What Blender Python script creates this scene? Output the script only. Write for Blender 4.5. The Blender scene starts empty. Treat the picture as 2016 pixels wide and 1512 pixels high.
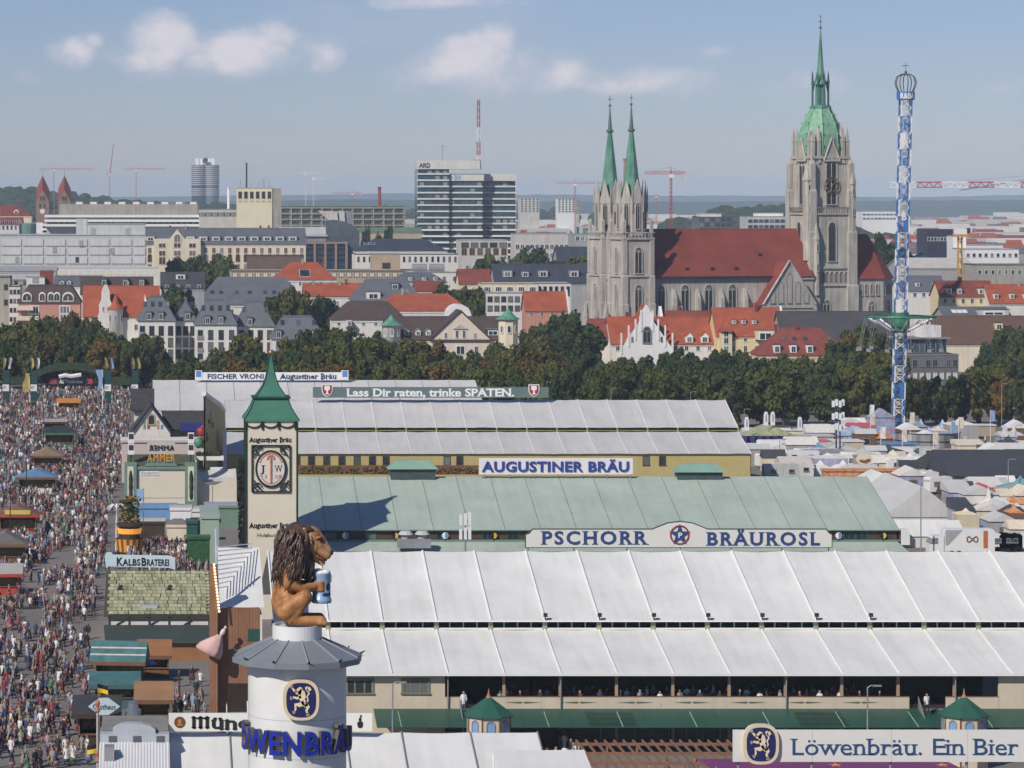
import bpy, bmesh, math, random
import numpy as np
from mathutils import Vector, Matrix, noise
R = random.Random(11)
SC = bpy.context.scene
COL = SC.collection
# ---------------------------------------------------------------- camera, sky, sun, exposure
F, CX, HY, H = 6500.0, 300.0, 390.0, 50.0
cam = bpy.data.cameras.new('camera'); camo = bpy.data.objects.new('camera', cam); COL.objects.link(camo)
camo.location = (0, 0, H); camo.rotation_euler = (math.pi / 2, 0, 0)
cam.sensor_fit = 'HORIZONTAL'; cam.sensor_width = 36.0; cam.lens = F / 2016 * 36
cam.shift_x = (1008 - CX) / 2016; cam.shift_y = -(756 - HY) / 2016
cam.clip_start = 1.0; cam.clip_end = 60000
SC.camera = camo
SUN_EL, SUN_AZ = math.radians(38), math.radians(-138)
sd = Vector((math.sin(SUN_AZ) * math.cos(SUN_EL), math.cos(SUN_AZ) * math.cos(SUN_EL), math.sin(SUN_EL)))
sl = bpy.data.lights.new('sun', 'SUN'); slo = bpy.data.objects.new('sun', sl); COL.objects.link(slo)
sl.energy = 3.4; sl.angle = math.radians(0.6); sl.color = (1.0, 0.92, 0.80)
slo.rotation_euler = sd.to_track_quat('Z', 'Y').to_euler()
slo.location = (-60, -60, 200)
SC.view_settings.view_transform = 'Standard'; SC.view_settings.look = 'None'
SC.view_settings.exposure = 0.2; SC.view_settings.gamma = 1.0; SC.view_settings.use_curve_mapping = False
SC.render.engine = 'CYCLES'
SC.cycles.use_denoising = True
SC.cycles.max_bounces = 5; SC.cycles.diffuse_bounces = 2; SC.cycles.glossy_bounces = 2; SC.cycles.transmission_bounces = 3
SC.cycles.volume_bounces = 0; SC.cycles.transparent_max_bounces = 6; SC.cycles.caustics_reflective = False; SC.cycles.caustics_refractive = False
SC.cycles.sample_clamp_indirect = 4.0
world = bpy.data.worlds.new('World'); SC.world = world; world.use_nodes = True
def build_world():
 nt = world.node_tree; N = nt.nodes; L = nt.links; N.clear()
 def nd(t, **k):
  n = N.new(t)
  for a, b in k.items(): setattr(n, a, b)
  return n
 def math_(op, a, b=None, c=None, clamp=False):
  n = nd('ShaderNodeMath', operation=op, use_clamp=clamp)
  for i, v in enumerate((a, b, c)):
   if v is None: continue
   if isinstance(v, (int, float)): n.inputs[i].default_value = v
   else: L.new(v, n.inputs[i])
  return n.outputs[0]
 sky = nd('ShaderNodeTexSky', sky_type='NISHITA', sun_disc=False, sun_elevation=SUN_EL, sun_rotation=SUN_AZ, altitude=520, air_density=1.0, dust_density=0.15, ozone_density=7.0)
 tint = nd('ShaderNodeMix', data_type='RGBA', blend_type='MULTIPLY'); tint.inputs['Factor'].default_value = 1.0
 L.new(sky.outputs[0], tint.inputs['A']); tint.inputs['B'].default_value = SKY_TINT
 tc = nd('ShaderNodeTexCoord'); sep = nd('ShaderNodeSeparateXYZ'); L.new(tc.outputs['Generated'], sep.inputs[0])
 az = math_('ARCTAN2', sep.outputs[0], sep.outputs[1]); el = math_('ARCSINE', sep.outputs[2])
 mp = nd('ShaderNodeMapping'); mp.inputs['Scale'].default_value = (70, 70, 95); L.new(tc.outputs['Generated'], mp.inputs[0])
 n1 = nd('ShaderNodeTexNoise'); n1.inputs['Scale'].default_value = 1.0; n1.inputs['Detail'].default_value = 7; n1.inputs['Roughness'].default_value = 0.58
 L.new(mp.outputs[0], n1.inputs[0])
 mp2 = nd('ShaderNodeMapping'); mp2.inputs['Scale'].default_value = (9, 9, 30); L.new(tc.outputs['Generated'], mp2.inputs[0])
 n2 = nd('ShaderNodeTexNoise'); n2.inputs['Scale'].default_value = 1.0; n2.inputs['Detail'].default_value = 6; n2.inputs['Roughness'].default_value = 0.6
 L.new(mp2.outputs[0], n2.inputs[0])
 dens = None
 cv = nd('ShaderNodeCombineXYZ'); L.new(az, cv.inputs[0]); L.new(el, cv.inputs[1])
 for (px, py, rx, ry, st) in CLOUDS:
  a0, e0 = math.atan((px - CX) / F), math.atan((HY - py) / F)
  m = nd('ShaderNodeVectorMath', operation='MULTIPLY_ADD'); L.new(cv.outputs[0], m.inputs[0]); m.inputs[1].default_value = (F / rx, F / ry, 0); m.inputs[2].default_value = (-a0 * F / rx, -e0 * F / ry, 0)
  q = nd('ShaderNodeVectorMath', operation='DOT_PRODUCT'); L.new(m.outputs[0], q.inputs[0]); L.new(m.outputs[0], q.inputs[1])
  v = math_('MULTIPLY_ADD', q.outputs['Value'], -st, st)
  dens = v if dens is None else math_('MAXIMUM', dens, v)
 dens = math_('MAXIMUM', dens, -0.6)
 d = math_('ADD', dens, math_('MULTIPLY', math_('SUBTRACT', n1.outputs['Fac'], 0.5), 1.9))
 ms = nd('ShaderNodeMapRange', interpolation_type='SMOOTHSTEP'); L.new(d, ms.inputs['Value'])
 ms.inputs['From Min'].default_value = 0.0; ms.inputs['From Max'].default_value = 1.5
 w = nd('ShaderNodeMapRange', interpolation_type='SMOOTHSTEP'); L.new(n2.outputs['Fac'], w.inputs['Value'])
 w.inputs['From Min'].default_value = 0.52; w.inputs['From Max'].default_value = 0.80; w.inputs['To Max'].default_value = 0.45
 elm = nd('ShaderNodeMapRange', interpolation_type='SMOOTHSTEP'); L.new(el, elm.inputs['Value']); elm.inputs['From Min'].default_value = 0.012; elm.inputs['From Max'].default_value = 0.05
 ww = math_('MULTIPLY', w.outputs[0], elm.outputs[0])
 fac = math_('MAXIMUM', math_('MULTIPLY', ms.outputs[0], 0.85), ww, clamp=True)
 lit = nd('ShaderNodeMapRange'); L.new(math_('ADD', d, math_('MULTIPLY', math_('SUBTRACT', n1.outputs['Fac'], 0.5), 2.0)), lit.inputs['Value']); lit.inputs['From Min'].default_value = 0.0; lit.inputs['From Max'].default_value = 1.5
 cc = nd('ShaderNodeMix', data_type='RGBA'); L.new(lit.outputs[0], cc.inputs['Factor']); cc.inputs['A'].default_value = CLOUD_DARK; cc.inputs['B'].default_value = CLOUD_LIT
 mx = nd('ShaderNodeMix', data_type='RGBA'); L.new(fac, mx.inputs['Factor']); L.new(tint.outputs['Result'], mx.inputs['A']); L.new(cc.outputs['Result'], mx.inputs['B'])
 bg = nd('ShaderNodeBackground'); bg.inputs['Strength'].default_value = 0.115; L.new(mx.outputs['Result'], bg.inputs['Color'])
 out = nd('ShaderNodeOutputWorld'); L.new(bg.outputs[0], out.inputs['Surface'])
SKY_TINT = (0.545, 0.495, 0.575, 1)
CLOUD_DARK = (3.75, 3.9, 4.75, 1); CLOUD_LIT = (5.7, 5.35, 5.75, 1)
CLOUDS = [(420, 110, 280, 62, 1.0), (990, 140, 260, 66, 0.95), (1250, 165, 200, 40, 0.8), (1600, 170, 180, 40, 0.55), (320, 85, 95, 72, 1.6), (280, 120, 75, 32, 1.2), (480, 105, 125, 62, 1.6), (400, 120, 110, 32, 1.2), (545, 70, 60, 45, 1.1), (145, 105, 62, 42, 1.1), (185, 80, 32, 24, 0.8),
  (640, 115, 55, 42, 0.95), (930, 120, 115, 80, 1.5), (980, 75, 55, 50, 1.3), (890, 150, 80, 45, 1.0), (1110, 150, 80, 46, 1.5), (1220, 172, 130, 26, 1.1), (1340, 180, 60, 22, 0.6),
  (1420, 105, 60, 16, 0.55), (1560, 165, 60, 30, 0.5), (1980, 180, 70, 28, 0.7), (860, 5, 230, 22, 0.95), (1840, 175, 60, 22, 0.5), (60, 150, 80, 22, 0.35)]
build_world(); world.cycles.sampling_method = 'MANUAL'; world.cycles.sample_map_resolution = 128
# ---------------------------------------------------------------- helpers
def PX(px, Y): return (px - CX) * Y / F
def PZ(py, Y): return H - (py - HY) * Y / F
def PY(py, z=0.0): return (H - z) * F / (py - HY)
def M_(px, Y): return px * Y / F
OFF = {}
def new_obj(name, data, parent=None):
 o = bpy.data.objects.new(name, data); COL.objects.link(o)
 if parent is not None: o.parent = parent
 return o
def tag(o, label=None, cat=None, group=None, kind=None):
 if label: o['label'] = label
 if cat: o['category'] = cat
 if group: o['group'] = group
 if kind: o['kind'] = kind
 return o
def thing(name, label, cat, loc, group=None, rz=0.0):
 o = new_obj(name, None); o.location = loc; o.rotation_euler = (0, 0, rz); o.empty_display_size = 0.5
 OFF[o.name] = Vector((0, 0, 0)) if rz else Vector(loc)
 return tag(o, label, cat, group, 'thing')
class MB:
 def __init__(s): s.v = []; s.f = []; s.m = []
 def add(s, vs, fs, m=0):
  b = len(s.v); s.v += [tuple(q) for q in vs]
  for f in fs: s.f.append([b + i for i in f]); s.m.append(m)
  return s
 def box(s, x0, x1, y0, y1, z0, z1, m=0):
  return s.add([(x0, y0, z0), (x1, y0, z0), (x1, y1, z0), (x0, y1, z0), (x0, y0, z1), (x1, y0, z1), (x1, y1, z1), (x0, y1, z1)],
     [(3, 2, 1, 0), (4, 5, 6, 7), (0, 1, 5, 4), (1, 2, 6, 5), (2, 3, 7, 6), (3, 0, 4, 7)], m)
 def hexa(s, p, m=0):
  return s.add(p, [(3, 2, 1, 0), (4, 5, 6, 7), (0, 1, 5, 4), (1, 2, 6, 5), (2, 3, 7, 6), (3, 0, 4, 7)], m)
 def prism(s, poly, axis, d0, d1, m=0):
  def pt(a, b, d): return {'x': (d, a, b), 'y': (a, d, b), 'z': (a, b, d)}[axis]
  n = len(poly)
  return s.add([pt(a, b, d0) for a, b in poly] + [pt(a, b, d1) for a, b in poly],
     [list(range(n))[::-1], list(range(n, 2 * n))] + [(i, (i + 1) % n, n + (i + 1) % n, n + i) for i in range(n)], m)
 def quad(s, a, b, c, d, m=0): return s.add([a, b, c, d], [(0, 1, 2, 3)], m)
 def slab(s, a, b, c, d, t, m=0):
  a, b, c, d = map(Vector, (a, b, c, d)); n = (b - a).cross(d - a).normalized() * t
  return s.hexa([a - n, b - n, c - n, d - n, a, b, c, d], m)
 def bar(s, p0, p1, r0, r1=None, n=6, m=0, cap=True):
  p0, p1 = Vector(p0), Vector(p1); r1 = r0 if r1 is None else r1
  d = (p1 - p0); u = d.orthogonal().normalized() if d.length > 1e-9 else Vector((1, 0, 0)); w = d.normalized().cross(u)
  if abs(d.z) < 1e-6 or abs(d.normalized().z) > 0.999:
   u = Vector((1, 0, 0)) if abs(d.normalized().z) > 0.9 else Vector((0, 0, 1)); w = d.normalized().cross(u)
  vs = []
  for p, r in ((p0, r0), (p1, r1)):
   for i in range(n):
    a = (i + 0.5) / n * math.tau
    vs.append(p + (u * math.cos(a) + w * math.sin(a)) * r)
  fs = [(i, (i + 1) % n, n + (i + 1) % n, n + i) for i in range(n)]
  if cap: fs += [list(range(n))[::-1], list(range(n, 2 * n))]
  return s.add(vs, fs, m)
 def tube(s, pts, r, n=6, m=0):
  pts = [Vector(p) for p in pts]; k = len(pts); rr = r if isinstance(r, (list, tuple)) else [r] * k
  vs = []; u = None
  for i, p in enumerate(pts):
   d = (pts[min(i + 1, k - 1)] - pts[max(i - 1, 0)]).normalized()
   if u is None: u = d.orthogonal().normalized()
   u = (u - d * u.dot(d)).normalized(); w = d.cross(u)
   for j in range(n):
    a = j / n * math.tau; vs.append(p + (u * math.cos(a) + w * math.sin(a)) * rr[i])
  fs = [(i * n + j, i * n + (j + 1) % n, (i + 1) * n + (j + 1) % n, (i + 1) * n + j) for i in range(k - 1) for j in range(n)]
  fs += [list(range(n))[::-1], list(range((k - 1) * n, k * n))]
  return s.add(vs, fs, m)
 def lathe(s, prof, n, c=(0, 0, 0), m=0, a0=0.0, rot=0.5):
  vs = []; cx, cy, cz = c
  for r, z in prof:
   for i in range(n):
    a = (i + rot) / n * math.tau + a0
    vs.append((cx + r * math.cos(a), cy + r * math.sin(a), cz + z))
  k = len(prof)
  fs = [(i * n + j, i * n + (j + 1) % n, (i + 1) * n + (j + 1) % n, (i + 1) * n + j) for i in range(k - 1) for j in range(n)]
  fs += [list(range(n))[::-1], list(range((k - 1) * n, k * n))]
  return s.add(vs, fs, m)
 def ellip(s, c, r, nu=12, nv=8, m=0, rot=None):
  vs = []; c = Vector(c)
  for i in range(1, nv):
   t = math.pi * i / nv
   for j in range(nu):
    a = math.tau * j / nu
    p = Vector((r[0] * math.sin(t) * math.cos(a), r[1] * math.sin(t) * math.sin(a), r[2] * math.cos(t)))
    if rot: p = rot @ p
    vs.append(c + p)
  top = Vector((0, 0, r[2])); bot = Vector((0, 0, -r[2]))
  if rot: top = rot @ top; bot = rot @ bot
  vs += [c + top, c + bot]; T = len(vs) - 2
  fs = [(i * nu + j, (i + 1) * nu + j, (i + 1) * nu + (j + 1) % nu, i * nu + (j + 1) % nu) for i in range(nv - 2) for j in range(nu)]
  fs += [(T, j, (j + 1) % nu) for j in range(nu)] + [(T + 1, (nv - 2) * nu + (j + 1) % nu, (nv - 2) * nu + j) for j in range(nu)]
  return s.add(vs, fs, m)
 def mesh(s, name, mats, off=None, smooth=False):
  me = bpy.data.meshes.new(name)
  vs = s.v if off is None else [(a - off[0], b - off[1], c - off[2]) for a, b, c in s.v]
  me.from_pydata(vs, [], s.f)
  mats = mats if isinstance(mats, (list, tuple)) else [mats]
  for q in mats: me.materials.append(q)
  if len(mats) > 1: me.polygons.foreach_set('material_index', s.m)
  if smooth: me.polygons.foreach_set('use_smooth', [True] * len(me.polygons))
  me.update(); return me
 def build(s, name, mats, parent=None, smooth=False):
  off = OFF.get(parent.name) if parent is not None else None
  o = new_obj(name, s.mesh(name, mats, off, smooth), parent)
  OFF[o.name] = off if off is not None else Vector((0, 0, 0))
  return o
def place(name, me, parent, p, rz=0.0, sc=None):
 o = new_obj(name, me, parent); q = Vector(p)
 if parent is not None: q = q - OFF[parent.name]
 o.location = q
 if rz: o.rotation_euler = (0, 0, rz)
 if sc: o.scale = sc
 OFF[o.name] = Vector((0, 0, 0)); return o
def copy_tree(o, parent=None):
 c = o.copy(); COL.objects.link(c)
 if parent is not None: c.parent = parent
 OFF[c.name] = OFF.get(o.name, Vector((0, 0, 0)))
 for ch in list(o.children): copy_tree(ch, c)
 return c
MATS = {}
def mat(name, col, rough=0.7, var=0.12, scale=0.6, bump=0.0, metal=0.0, streak=0.0, spec=0.4, col2=None, emit=0.0, bscale=None):
 """a painted or raw surface: base colour with blotchy wear, optional vertical streaks and fine relief"""
 if name in MATS: return MATS[name]
 m = bpy.data.materials.new(name); m.use_nodes = True; nt = m.node_tree; N = nt.nodes; L = nt.links
 b = N['Principled BSDF']; b.inputs['Roughness'].default_value = rough; b.inputs['Metallic'].default_value = metal
 b.inputs['Specular IOR Level'].default_value = spec
 tc = N.new('ShaderNodeTexCoord')
 src = tc.outputs['Object']
 n = N.new('ShaderNodeTexNoise'); n.inputs['Scale'].default_value = scale; n.inputs['Detail'].default_value = 6; n.inputs['Roughness'].default_value = 0.65
 L.new(src, n.inputs[0])
 ramp = N.new('ShaderNodeMix'); ramp.data_type = 'RGBA'
 c1 = tuple(max(0, min(1, c * (1 - var))) for c in col); c2 = tuple(min(1, c * (1 + var)) for c in (col2 or col))
 if col2: c1 = col
 ramp.inputs['A'].default_value = (*c1, 1); ramp.inputs['B'].default_value = (*c2, 1)
 mr = N.new('ShaderNodeMapRange'); mr.inputs['From Min'].default_value = 0.32; mr.inputs['From Max'].default_value = 0.68; L.new(n.outputs['Fac'], mr.inputs['Value'])
 L.new(mr.outputs[0], ramp.inputs['Factor'])
 outc = ramp.outputs['Result']
 if streak:
  mp = N.new('ShaderNodeMapping'); mp.inputs['Scale'].default_value = (1.4, 1.4, 0.08); L.new(src, mp.inputs[0])
  n2 = N.new('ShaderNodeTexNoise'); n2.inputs['Scale'].default_value = 1.1; n2.inputs['Detail'].default_value = 5; L.new(mp.outputs[0], n2.inputs[0])
  mr2 = N.new('ShaderNodeMapRange'); mr2.inputs['From Min'].default_value = 0.45; mr2.inputs['From Max'].default_value = 0.75
  mr2.inputs['To Max'].default_value = streak; L.new(n2.outputs['Fac'], mr2.inputs['Value'])
  mm = N.new('ShaderNodeMix'); mm.data_type = 'RGBA'; mm.blend_type = 'MULTIPLY'; L.new(mr2.outputs[0], mm.inputs['Factor']); L.new(outc, mm.inputs['A'])
  mm.inputs['B'].default_value = (0.42, 0.38, 0.33, 1); outc = mm.outputs['Result']
 L.new(outc, b.inputs['Base Color'])
 if bump:
  n3 = N.new('ShaderNodeTexNoise'); n3.inputs['Scale'].default_value = bscale or scale * 6; n3.inputs['Detail'].default_value = 4; L.new(src, n3.inputs[0])
  bp = N.new('ShaderNodeBump'); bp.inputs['Strength'].default_value = bump; bp.inputs['Distance'].default_value = 0.1; L.new(n3.outputs['Fac'], bp.inputs['Height']); L.new(bp.outputs[0], b.inputs['Normal'])
 if emit:
  b.inputs['Emission Color'].default_value = (*col, 1); b.inputs['Emission Strength'].default_value = emit
 MATS[name] = m; return m
def wave_mat(name, col, dark, scale, axis='Z', rough=0.6, amount=0.35, bump=0.25, var=0.15, nscale=0.5):
 """rows too fine to model (roof tiles seen from afar, planking grain): a band texture in colour and relief"""
 if name in MATS: return MATS[name]
 m = mat(name, col, rough, var, nscale); nt = m.node_tree; N = nt.nodes; L = nt.links; b = N['Principled BSDF']
 tc = [q for q in N if q.type == 'TEX_COORD'][0]; src = tc.outputs['Object']
 w = N.new('ShaderNodeTexWave'); w.wave_type = 'BANDS'; w.bands_direction = axis; w.inputs['Scale'].default_value = scale; w.inputs['Distortion'].default_value = 0.6; w.inputs['Detail'].default_value = 2
 L.new(src, w.inputs[0])
 mx = N.new('ShaderNodeMix'); mx.data_type = 'RGBA'; old = b.inputs['Base Color'].links[0].from_socket
 f = N.new('ShaderNodeMath'); f.operation = 'MULTIPLY'; f.inputs[1].default_value = amount; L.new(w.outputs['Fac'], f.inputs[0])
 L.new(f.outputs[0], mx.inputs['Factor']); L.new(old, mx.inputs['A']); mx.inputs['B'].default_value = (*dark, 1); L.new(mx.outputs['Result'], b.inputs['Base Color'])
 bp = N.new('ShaderNodeBump'); bp.inputs['Strength'].default_value = bump; bp.inputs['Distance'].default_value = 0.05; L.new(w.outputs['Fac'], bp.inputs['Height']); L.new(bp.outputs[0], b.inputs['Normal'])
 return m
def glass_mat(name, col=(0.03, 0.04, 0.05), rough=0.12):
 if name in MATS: return MATS[name]
 m = mat(name, col, rough, 0.5, 0.35, spec=0.6); nt = m.node_tree; N = nt.nodes; b = N['Principled BSDF']; oi = N.new('ShaderNodeObjectInfo'); mr = N.new('ShaderNodeMapRange'); mr.inputs['From Min'].default_value = .62; mr.inputs['To Max'].default_value = .8; nt.links.new(oi.outputs['Random'], mr.inputs['Value'])
 mx = N.new('ShaderNodeMix'); mx.data_type = 'RGBA'; nt.links.new(mr.outputs[0], mx.inputs['Factor']); nt.links.new(b.inputs['Base Color'].links[0].from_socket, mx.inputs['A']); mx.inputs['B'].default_value = (.24, .26, .27, 1); nt.links.new(mx.outputs['Result'], b.inputs['Base Color']); return m
STONE = mat('church_limestone', (0.47, 0.445, 0.40), 0.85, 0.2, 0.16, 0.35, streak=0.6, bscale=1.6)
STONE_D = mat('weathered_dark_stone', (0.235, 0.215, 0.19), 0.9, 0.3, 0.3, 0.3, streak=0.8)
RED_NAVE = wave_mat('church_roof_tile', (0.23, 0.052, 0.040), (0.15, 0.035, 0.028), 1.6, rough=0.75, amount=0.4, bump=0.15, nscale=0.12, var=.22)
RED = wave_mat('orange_red_roof_tile', (0.36, 0.088, 0.042), (0.2, 0.05, 0.03), 1.7, rough=0.78, amount=0.35, var=0.22, nscale=0.3)
REDD = wave_mat('dark_red_roof_tile', (0.23, 0.057, 0.042), (0.13, 0.035, 0.03), 1.7, rough=0.78, amount=0.35, var=0.25, nscale=0.3)
BROWNR = wave_mat('brown_roof_tile', (0.085, 0.058, 0.052), (0.045, 0.035, 0.035), 1.7, rough=0.8, amount=0.35, var=0.2, nscale=0.3)
SLATE = wave_mat('slate_grey_roof', (0.125, 0.137, 0.16), (0.09, 0.10, 0.115), 1.4, rough=0.55, amount=0.3, var=0.15, nscale=0.25)
SLATED = wave_mat('dark_slate_roof', (0.058, 0.060, 0.070), (0.04, 0.04, 0.05), 1.4, rough=0.65, amount=0.3, var=0.25, nscale=0.25)
COPPER = mat('copper_verdigris', (0.115, 0.29, 0.215), 0.6, 0.25, 0.35, 0.1, streak=0.75)
COPPER_L = mat('pale_copper_verdigris', (0.22, 0.44, 0.29), 0.6, 0.2, 0.3, 0.1, streak=0.6)
WHITE_W = mat('white_plaster', (0.70, 0.68, 0.64), 0.85, 0.06, 0.3, streak=0.25)
CREAM_W = mat('cream_plaster', (0.72, 0.64, 0.50), 0.85, 0.06, 0.3, streak=0.25)
YELLOW_W = mat('pale_yellow_plaster', (0.72, 0.60, 0.36), 0.85, 0.06, 0.3, streak=0.2)
PINK_W = mat('salmon_plaster', (0.52, 0.26, 0.20), 0.85, 0.08, 0.3, streak=0.2)
GREY_W = mat('grey_render', (0.36, 0.36, 0.37), 0.8, 0.1, 0.3, streak=0.3)
GREY_L = mat('pale_grey_panel', (0.50, 0.52, 0.52), 0.6, 0.07, 0.25, streak=0.35)
CONC = mat('concrete', (0.36, 0.34, 0.30), 0.85, 0.12, 0.25, 0.1, streak=0.5)
CONC_L = mat('pale_concrete', (0.55, 0.53, 0.49), 0.85, 0.1, 0.25, streak=0.35)
DARK = mat('dark_metal', (0.03, 0.032, 0.036), 0.5, 0.3, 1.0)
GREYM = mat('grey_steel', (0.30, 0.31, 0.32), 0.5, 0.15, 0.8, metal=0.3)
WHITEP = mat('white_paint', (0.76, 0.76, 0.76), 0.5, 0.05, 0.8)
GLASS = glass_mat('window_glass'); GLASS_B = glass_mat('blue_window_glass', (0.03, 0.055, 0.085), 0.08); GLASS_R = glass_mat('brown_window', (0.085, 0.035, 0.028), 0.3)
FLATR = mat('flat_roof_gravel', (0.24, 0.235, 0.22), 0.95, 0.25, 0.2, 0.2)
TAR = mat('dark_roof_felt', (0.05, 0.05, 0.053), 0.9, 0.3, 0.15, 0.1)
WOOD = wave_mat('brown_timber', (0.20, 0.105, 0.055), (0.1, 0.05, 0.03), 2.2, 'X', 0.7, 0.4, 0.2, 0.2, 0.8)
WOOD_O = wave_mat('orange_timber', (0.34, 0.16, 0.065), (0.2, 0.09, 0.04), 2.2, 'Z', 0.7, 0.35, 0.2, 0.15, 0.8)
WOOD_D = wave_mat('dark_timber', (0.055, 0.036, 0.026), (0.03, 0.02, 0.015), 2.2, 'X', 0.7, 0.35, 0.2, 0.2, 0.8)
# ---------------------------------------------------------------- lettering: outlines of the built-in typeface, with serifs or broken-script feet added
GLY = {}
def make_glyphs(chars):
 tmp = []
 for bold in (0.0, 0.03):
  for ch in chars:
   for s in (ch, ch + 'l', 'l'):
    if s == 'l' and ch not in (chars[0], 'l'): continue
    cu = bpy.data.curves.new('g', 'FONT'); cu.body = s; cu.size = 1.0; cu.resolution_u = 3; cu.offset = bold; o = bpy.data.objects.new('g', cu); COL.objects.link(o); tmp.append((bold, ch, s, o))
 dg = bpy.context.evaluated_depsgraph_get(); lmax = {}; raw = {}
 for bold, ch, s, o in tmp:
  me = bpy.data.meshes.new_from_object(o.evaluated_get(dg)); V = [(v.co.x, v.co.y) for v in me.vertices]; Fs = [tuple(p.vertices) for p in me.polygons]
  if s == 'l' : lmax[bold] = max([v[0] for v in V] or [0])
  if s == ch + 'l': raw[bold, ch, 'adv'] = max(v[0] for v in V)
  if s == ch: raw[bold, ch] = (V, Fs)
  cu = o.data; bpy.data.objects.remove(o); bpy.data.curves.remove(cu); bpy.data.meshes.remove(me)
 for bold in (0.0, 0.03):
  for ch in chars:
   V, Fs = raw[bold, ch]; n = {}
   for f in Fs:
    for a, b in zip(f, f[1:] + f[:1]): n[a, b] = 1
   be = [(a, b) for (a, b) in n if (b, a) not in n]
   GLY[bold, ch] = (V, Fs, be, raw[bold, ch, 'adv'] - lmax[bold])
make_glyphs(sorted(set('AUGUSTINER BRÄUPSCHORROSLLassDirraten,trinkeSPATEN.LöwenbräuEinBierLÖWENFISCHERVRONIAugustinerBräuKALBSBRATEREIAMMERMünchnerJW1328BRARDGasthausBAYRBAHolzfasslagerl&0d ')))
def glyph_mesh(ch, style, sx, sy, depth, front, side, bend=None, mirror=False):
 bold = 0.03 if 'b' in style else 0.0; V, Fs, be, adv = GLY[bold, ch]; V = list(V); Fs = list(Fs); ext = []
 if 's' in style or 'f' in style:
  ys = [v[1] for v in V] or [0]; top = max(ys)
  for a, b in be:
   (xa, ya), (xb, yb) = V[a], V[b]; L = abs(xa - xb)
   if abs(ya - yb) < .012 and (.045 if bold == 0 else .09) < L < .3:
    lo, hi = min(xa, xb), max(xa, xb); up = xa < xb
    if 's' in style:
     t = .05; e = .10; ext.append([(lo - e, ya), (hi + e, ya), (hi + e * .4, ya + (t if up else -t)), (lo - e * .4, ya + (t if up else -t))])
    else:
     c = (lo + hi) / 2; r = (hi - lo) * .68 + .012; ext.append([(c - r, ya), (c, ya - r * .9), (c + r, ya), (c, ya + r * .9)])
 if ch == 'M' and 'f' in style:
  V = []; Fs = []; be = []; ext = []
  for x0 in (.08, .33, .58): ext += [[(x0, .05), (x0 + .13, .05), (x0 + .13, .66), (x0, .66)], [(x0 - .04, .06), (x0 + .065, -.05), (x0 + .17, .06), (x0 + .065, .15)], [(x0 - .05, .64), (x0 + .06, .56), (x0 + .17, .66), (x0 + .05, .76)]]
  ext += [[(.1, .62), (.33, .54), (.36, .62), (.13, .70)], [(.36, .62), (.58, .54), (.61, .62), (.39, .70)]]
 mb = MB()
 def P(x, z, d):
  x *= sx; z *= sy
  if mirror: x = -x
  if bend is None: return (x, -d, z)
  r, x0 = bend; a = (x + x0) / r; return ((r + d) * math.sin(a), -(r + d) * math.cos(a), z)
 mb.add([P(x, z, depth) for x, z in V], Fs, 0)
 if depth > 0.012:
  for a, b in be:
   (xa, za), (xb, zb) = V[a], V[b]; mb.add([P(xa, za, depth), P(xb, zb, depth), P(xb, zb, 0), P(xa, za, 0)], [(1, 0, 3, 2)], 1)
 for q in ext:
  mb.add([P(x, z, depth + .002) for x, z in q], [(0, 1, 2, 3)], 0)
 return mb.mesh('letter', [front, side])
def text_w(s, style): return sum(GLY[0.03 if 'b' in style else 0.0, c][3] for c in s)
def lettering(parent, s, x, y, z, width, cap, front, style='', depth=0.05, side=None, bend=None, mirror=False, track=0.0):
 """one mesh per letter; x is the left end, z the baseline, cap the capital height in metres"""
 n = text_w(s, style) + track * len(s); sx = width / n; sy = cap / .729; off = OFF.get(parent.name, Vector((0, 0, 0))); cur = 0.0; cache = {}
 for c in s:
  if c != ' ':
   x0 = x + cur * sx
   if bend is None:
    if c not in cache: cache[c] = glyph_mesh(c, style, sx, sy, depth, front, side or front, None, mirror)
    o = new_obj('letter', cache[c], parent); o.location = Vector((x0 if not mirror else 2 * x + width - x0, y, z)) - off
   else:
    o = new_obj('letter', glyph_mesh(c, style, sx, sy, depth, front, side or front, (bend[2], x0)), parent); o.location = Vector((bend[0], bend[1], z)) - off
  cur += GLY[0.03 if 'b' in style else 0.0, c][3] + track
BLUE_L = mat('blue_letter', (.03, .065, .19), .5, .1, 1); NAVY_L = mat('navy_letter', (.02, .045, .13), .5, .1, 1); BLACK_L = mat('black_letter', (.012, .012, .012), .5, .2, 1); WHITE_L = mat('white_letter', (.78, .78, .76), .5, .05, 1)
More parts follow.
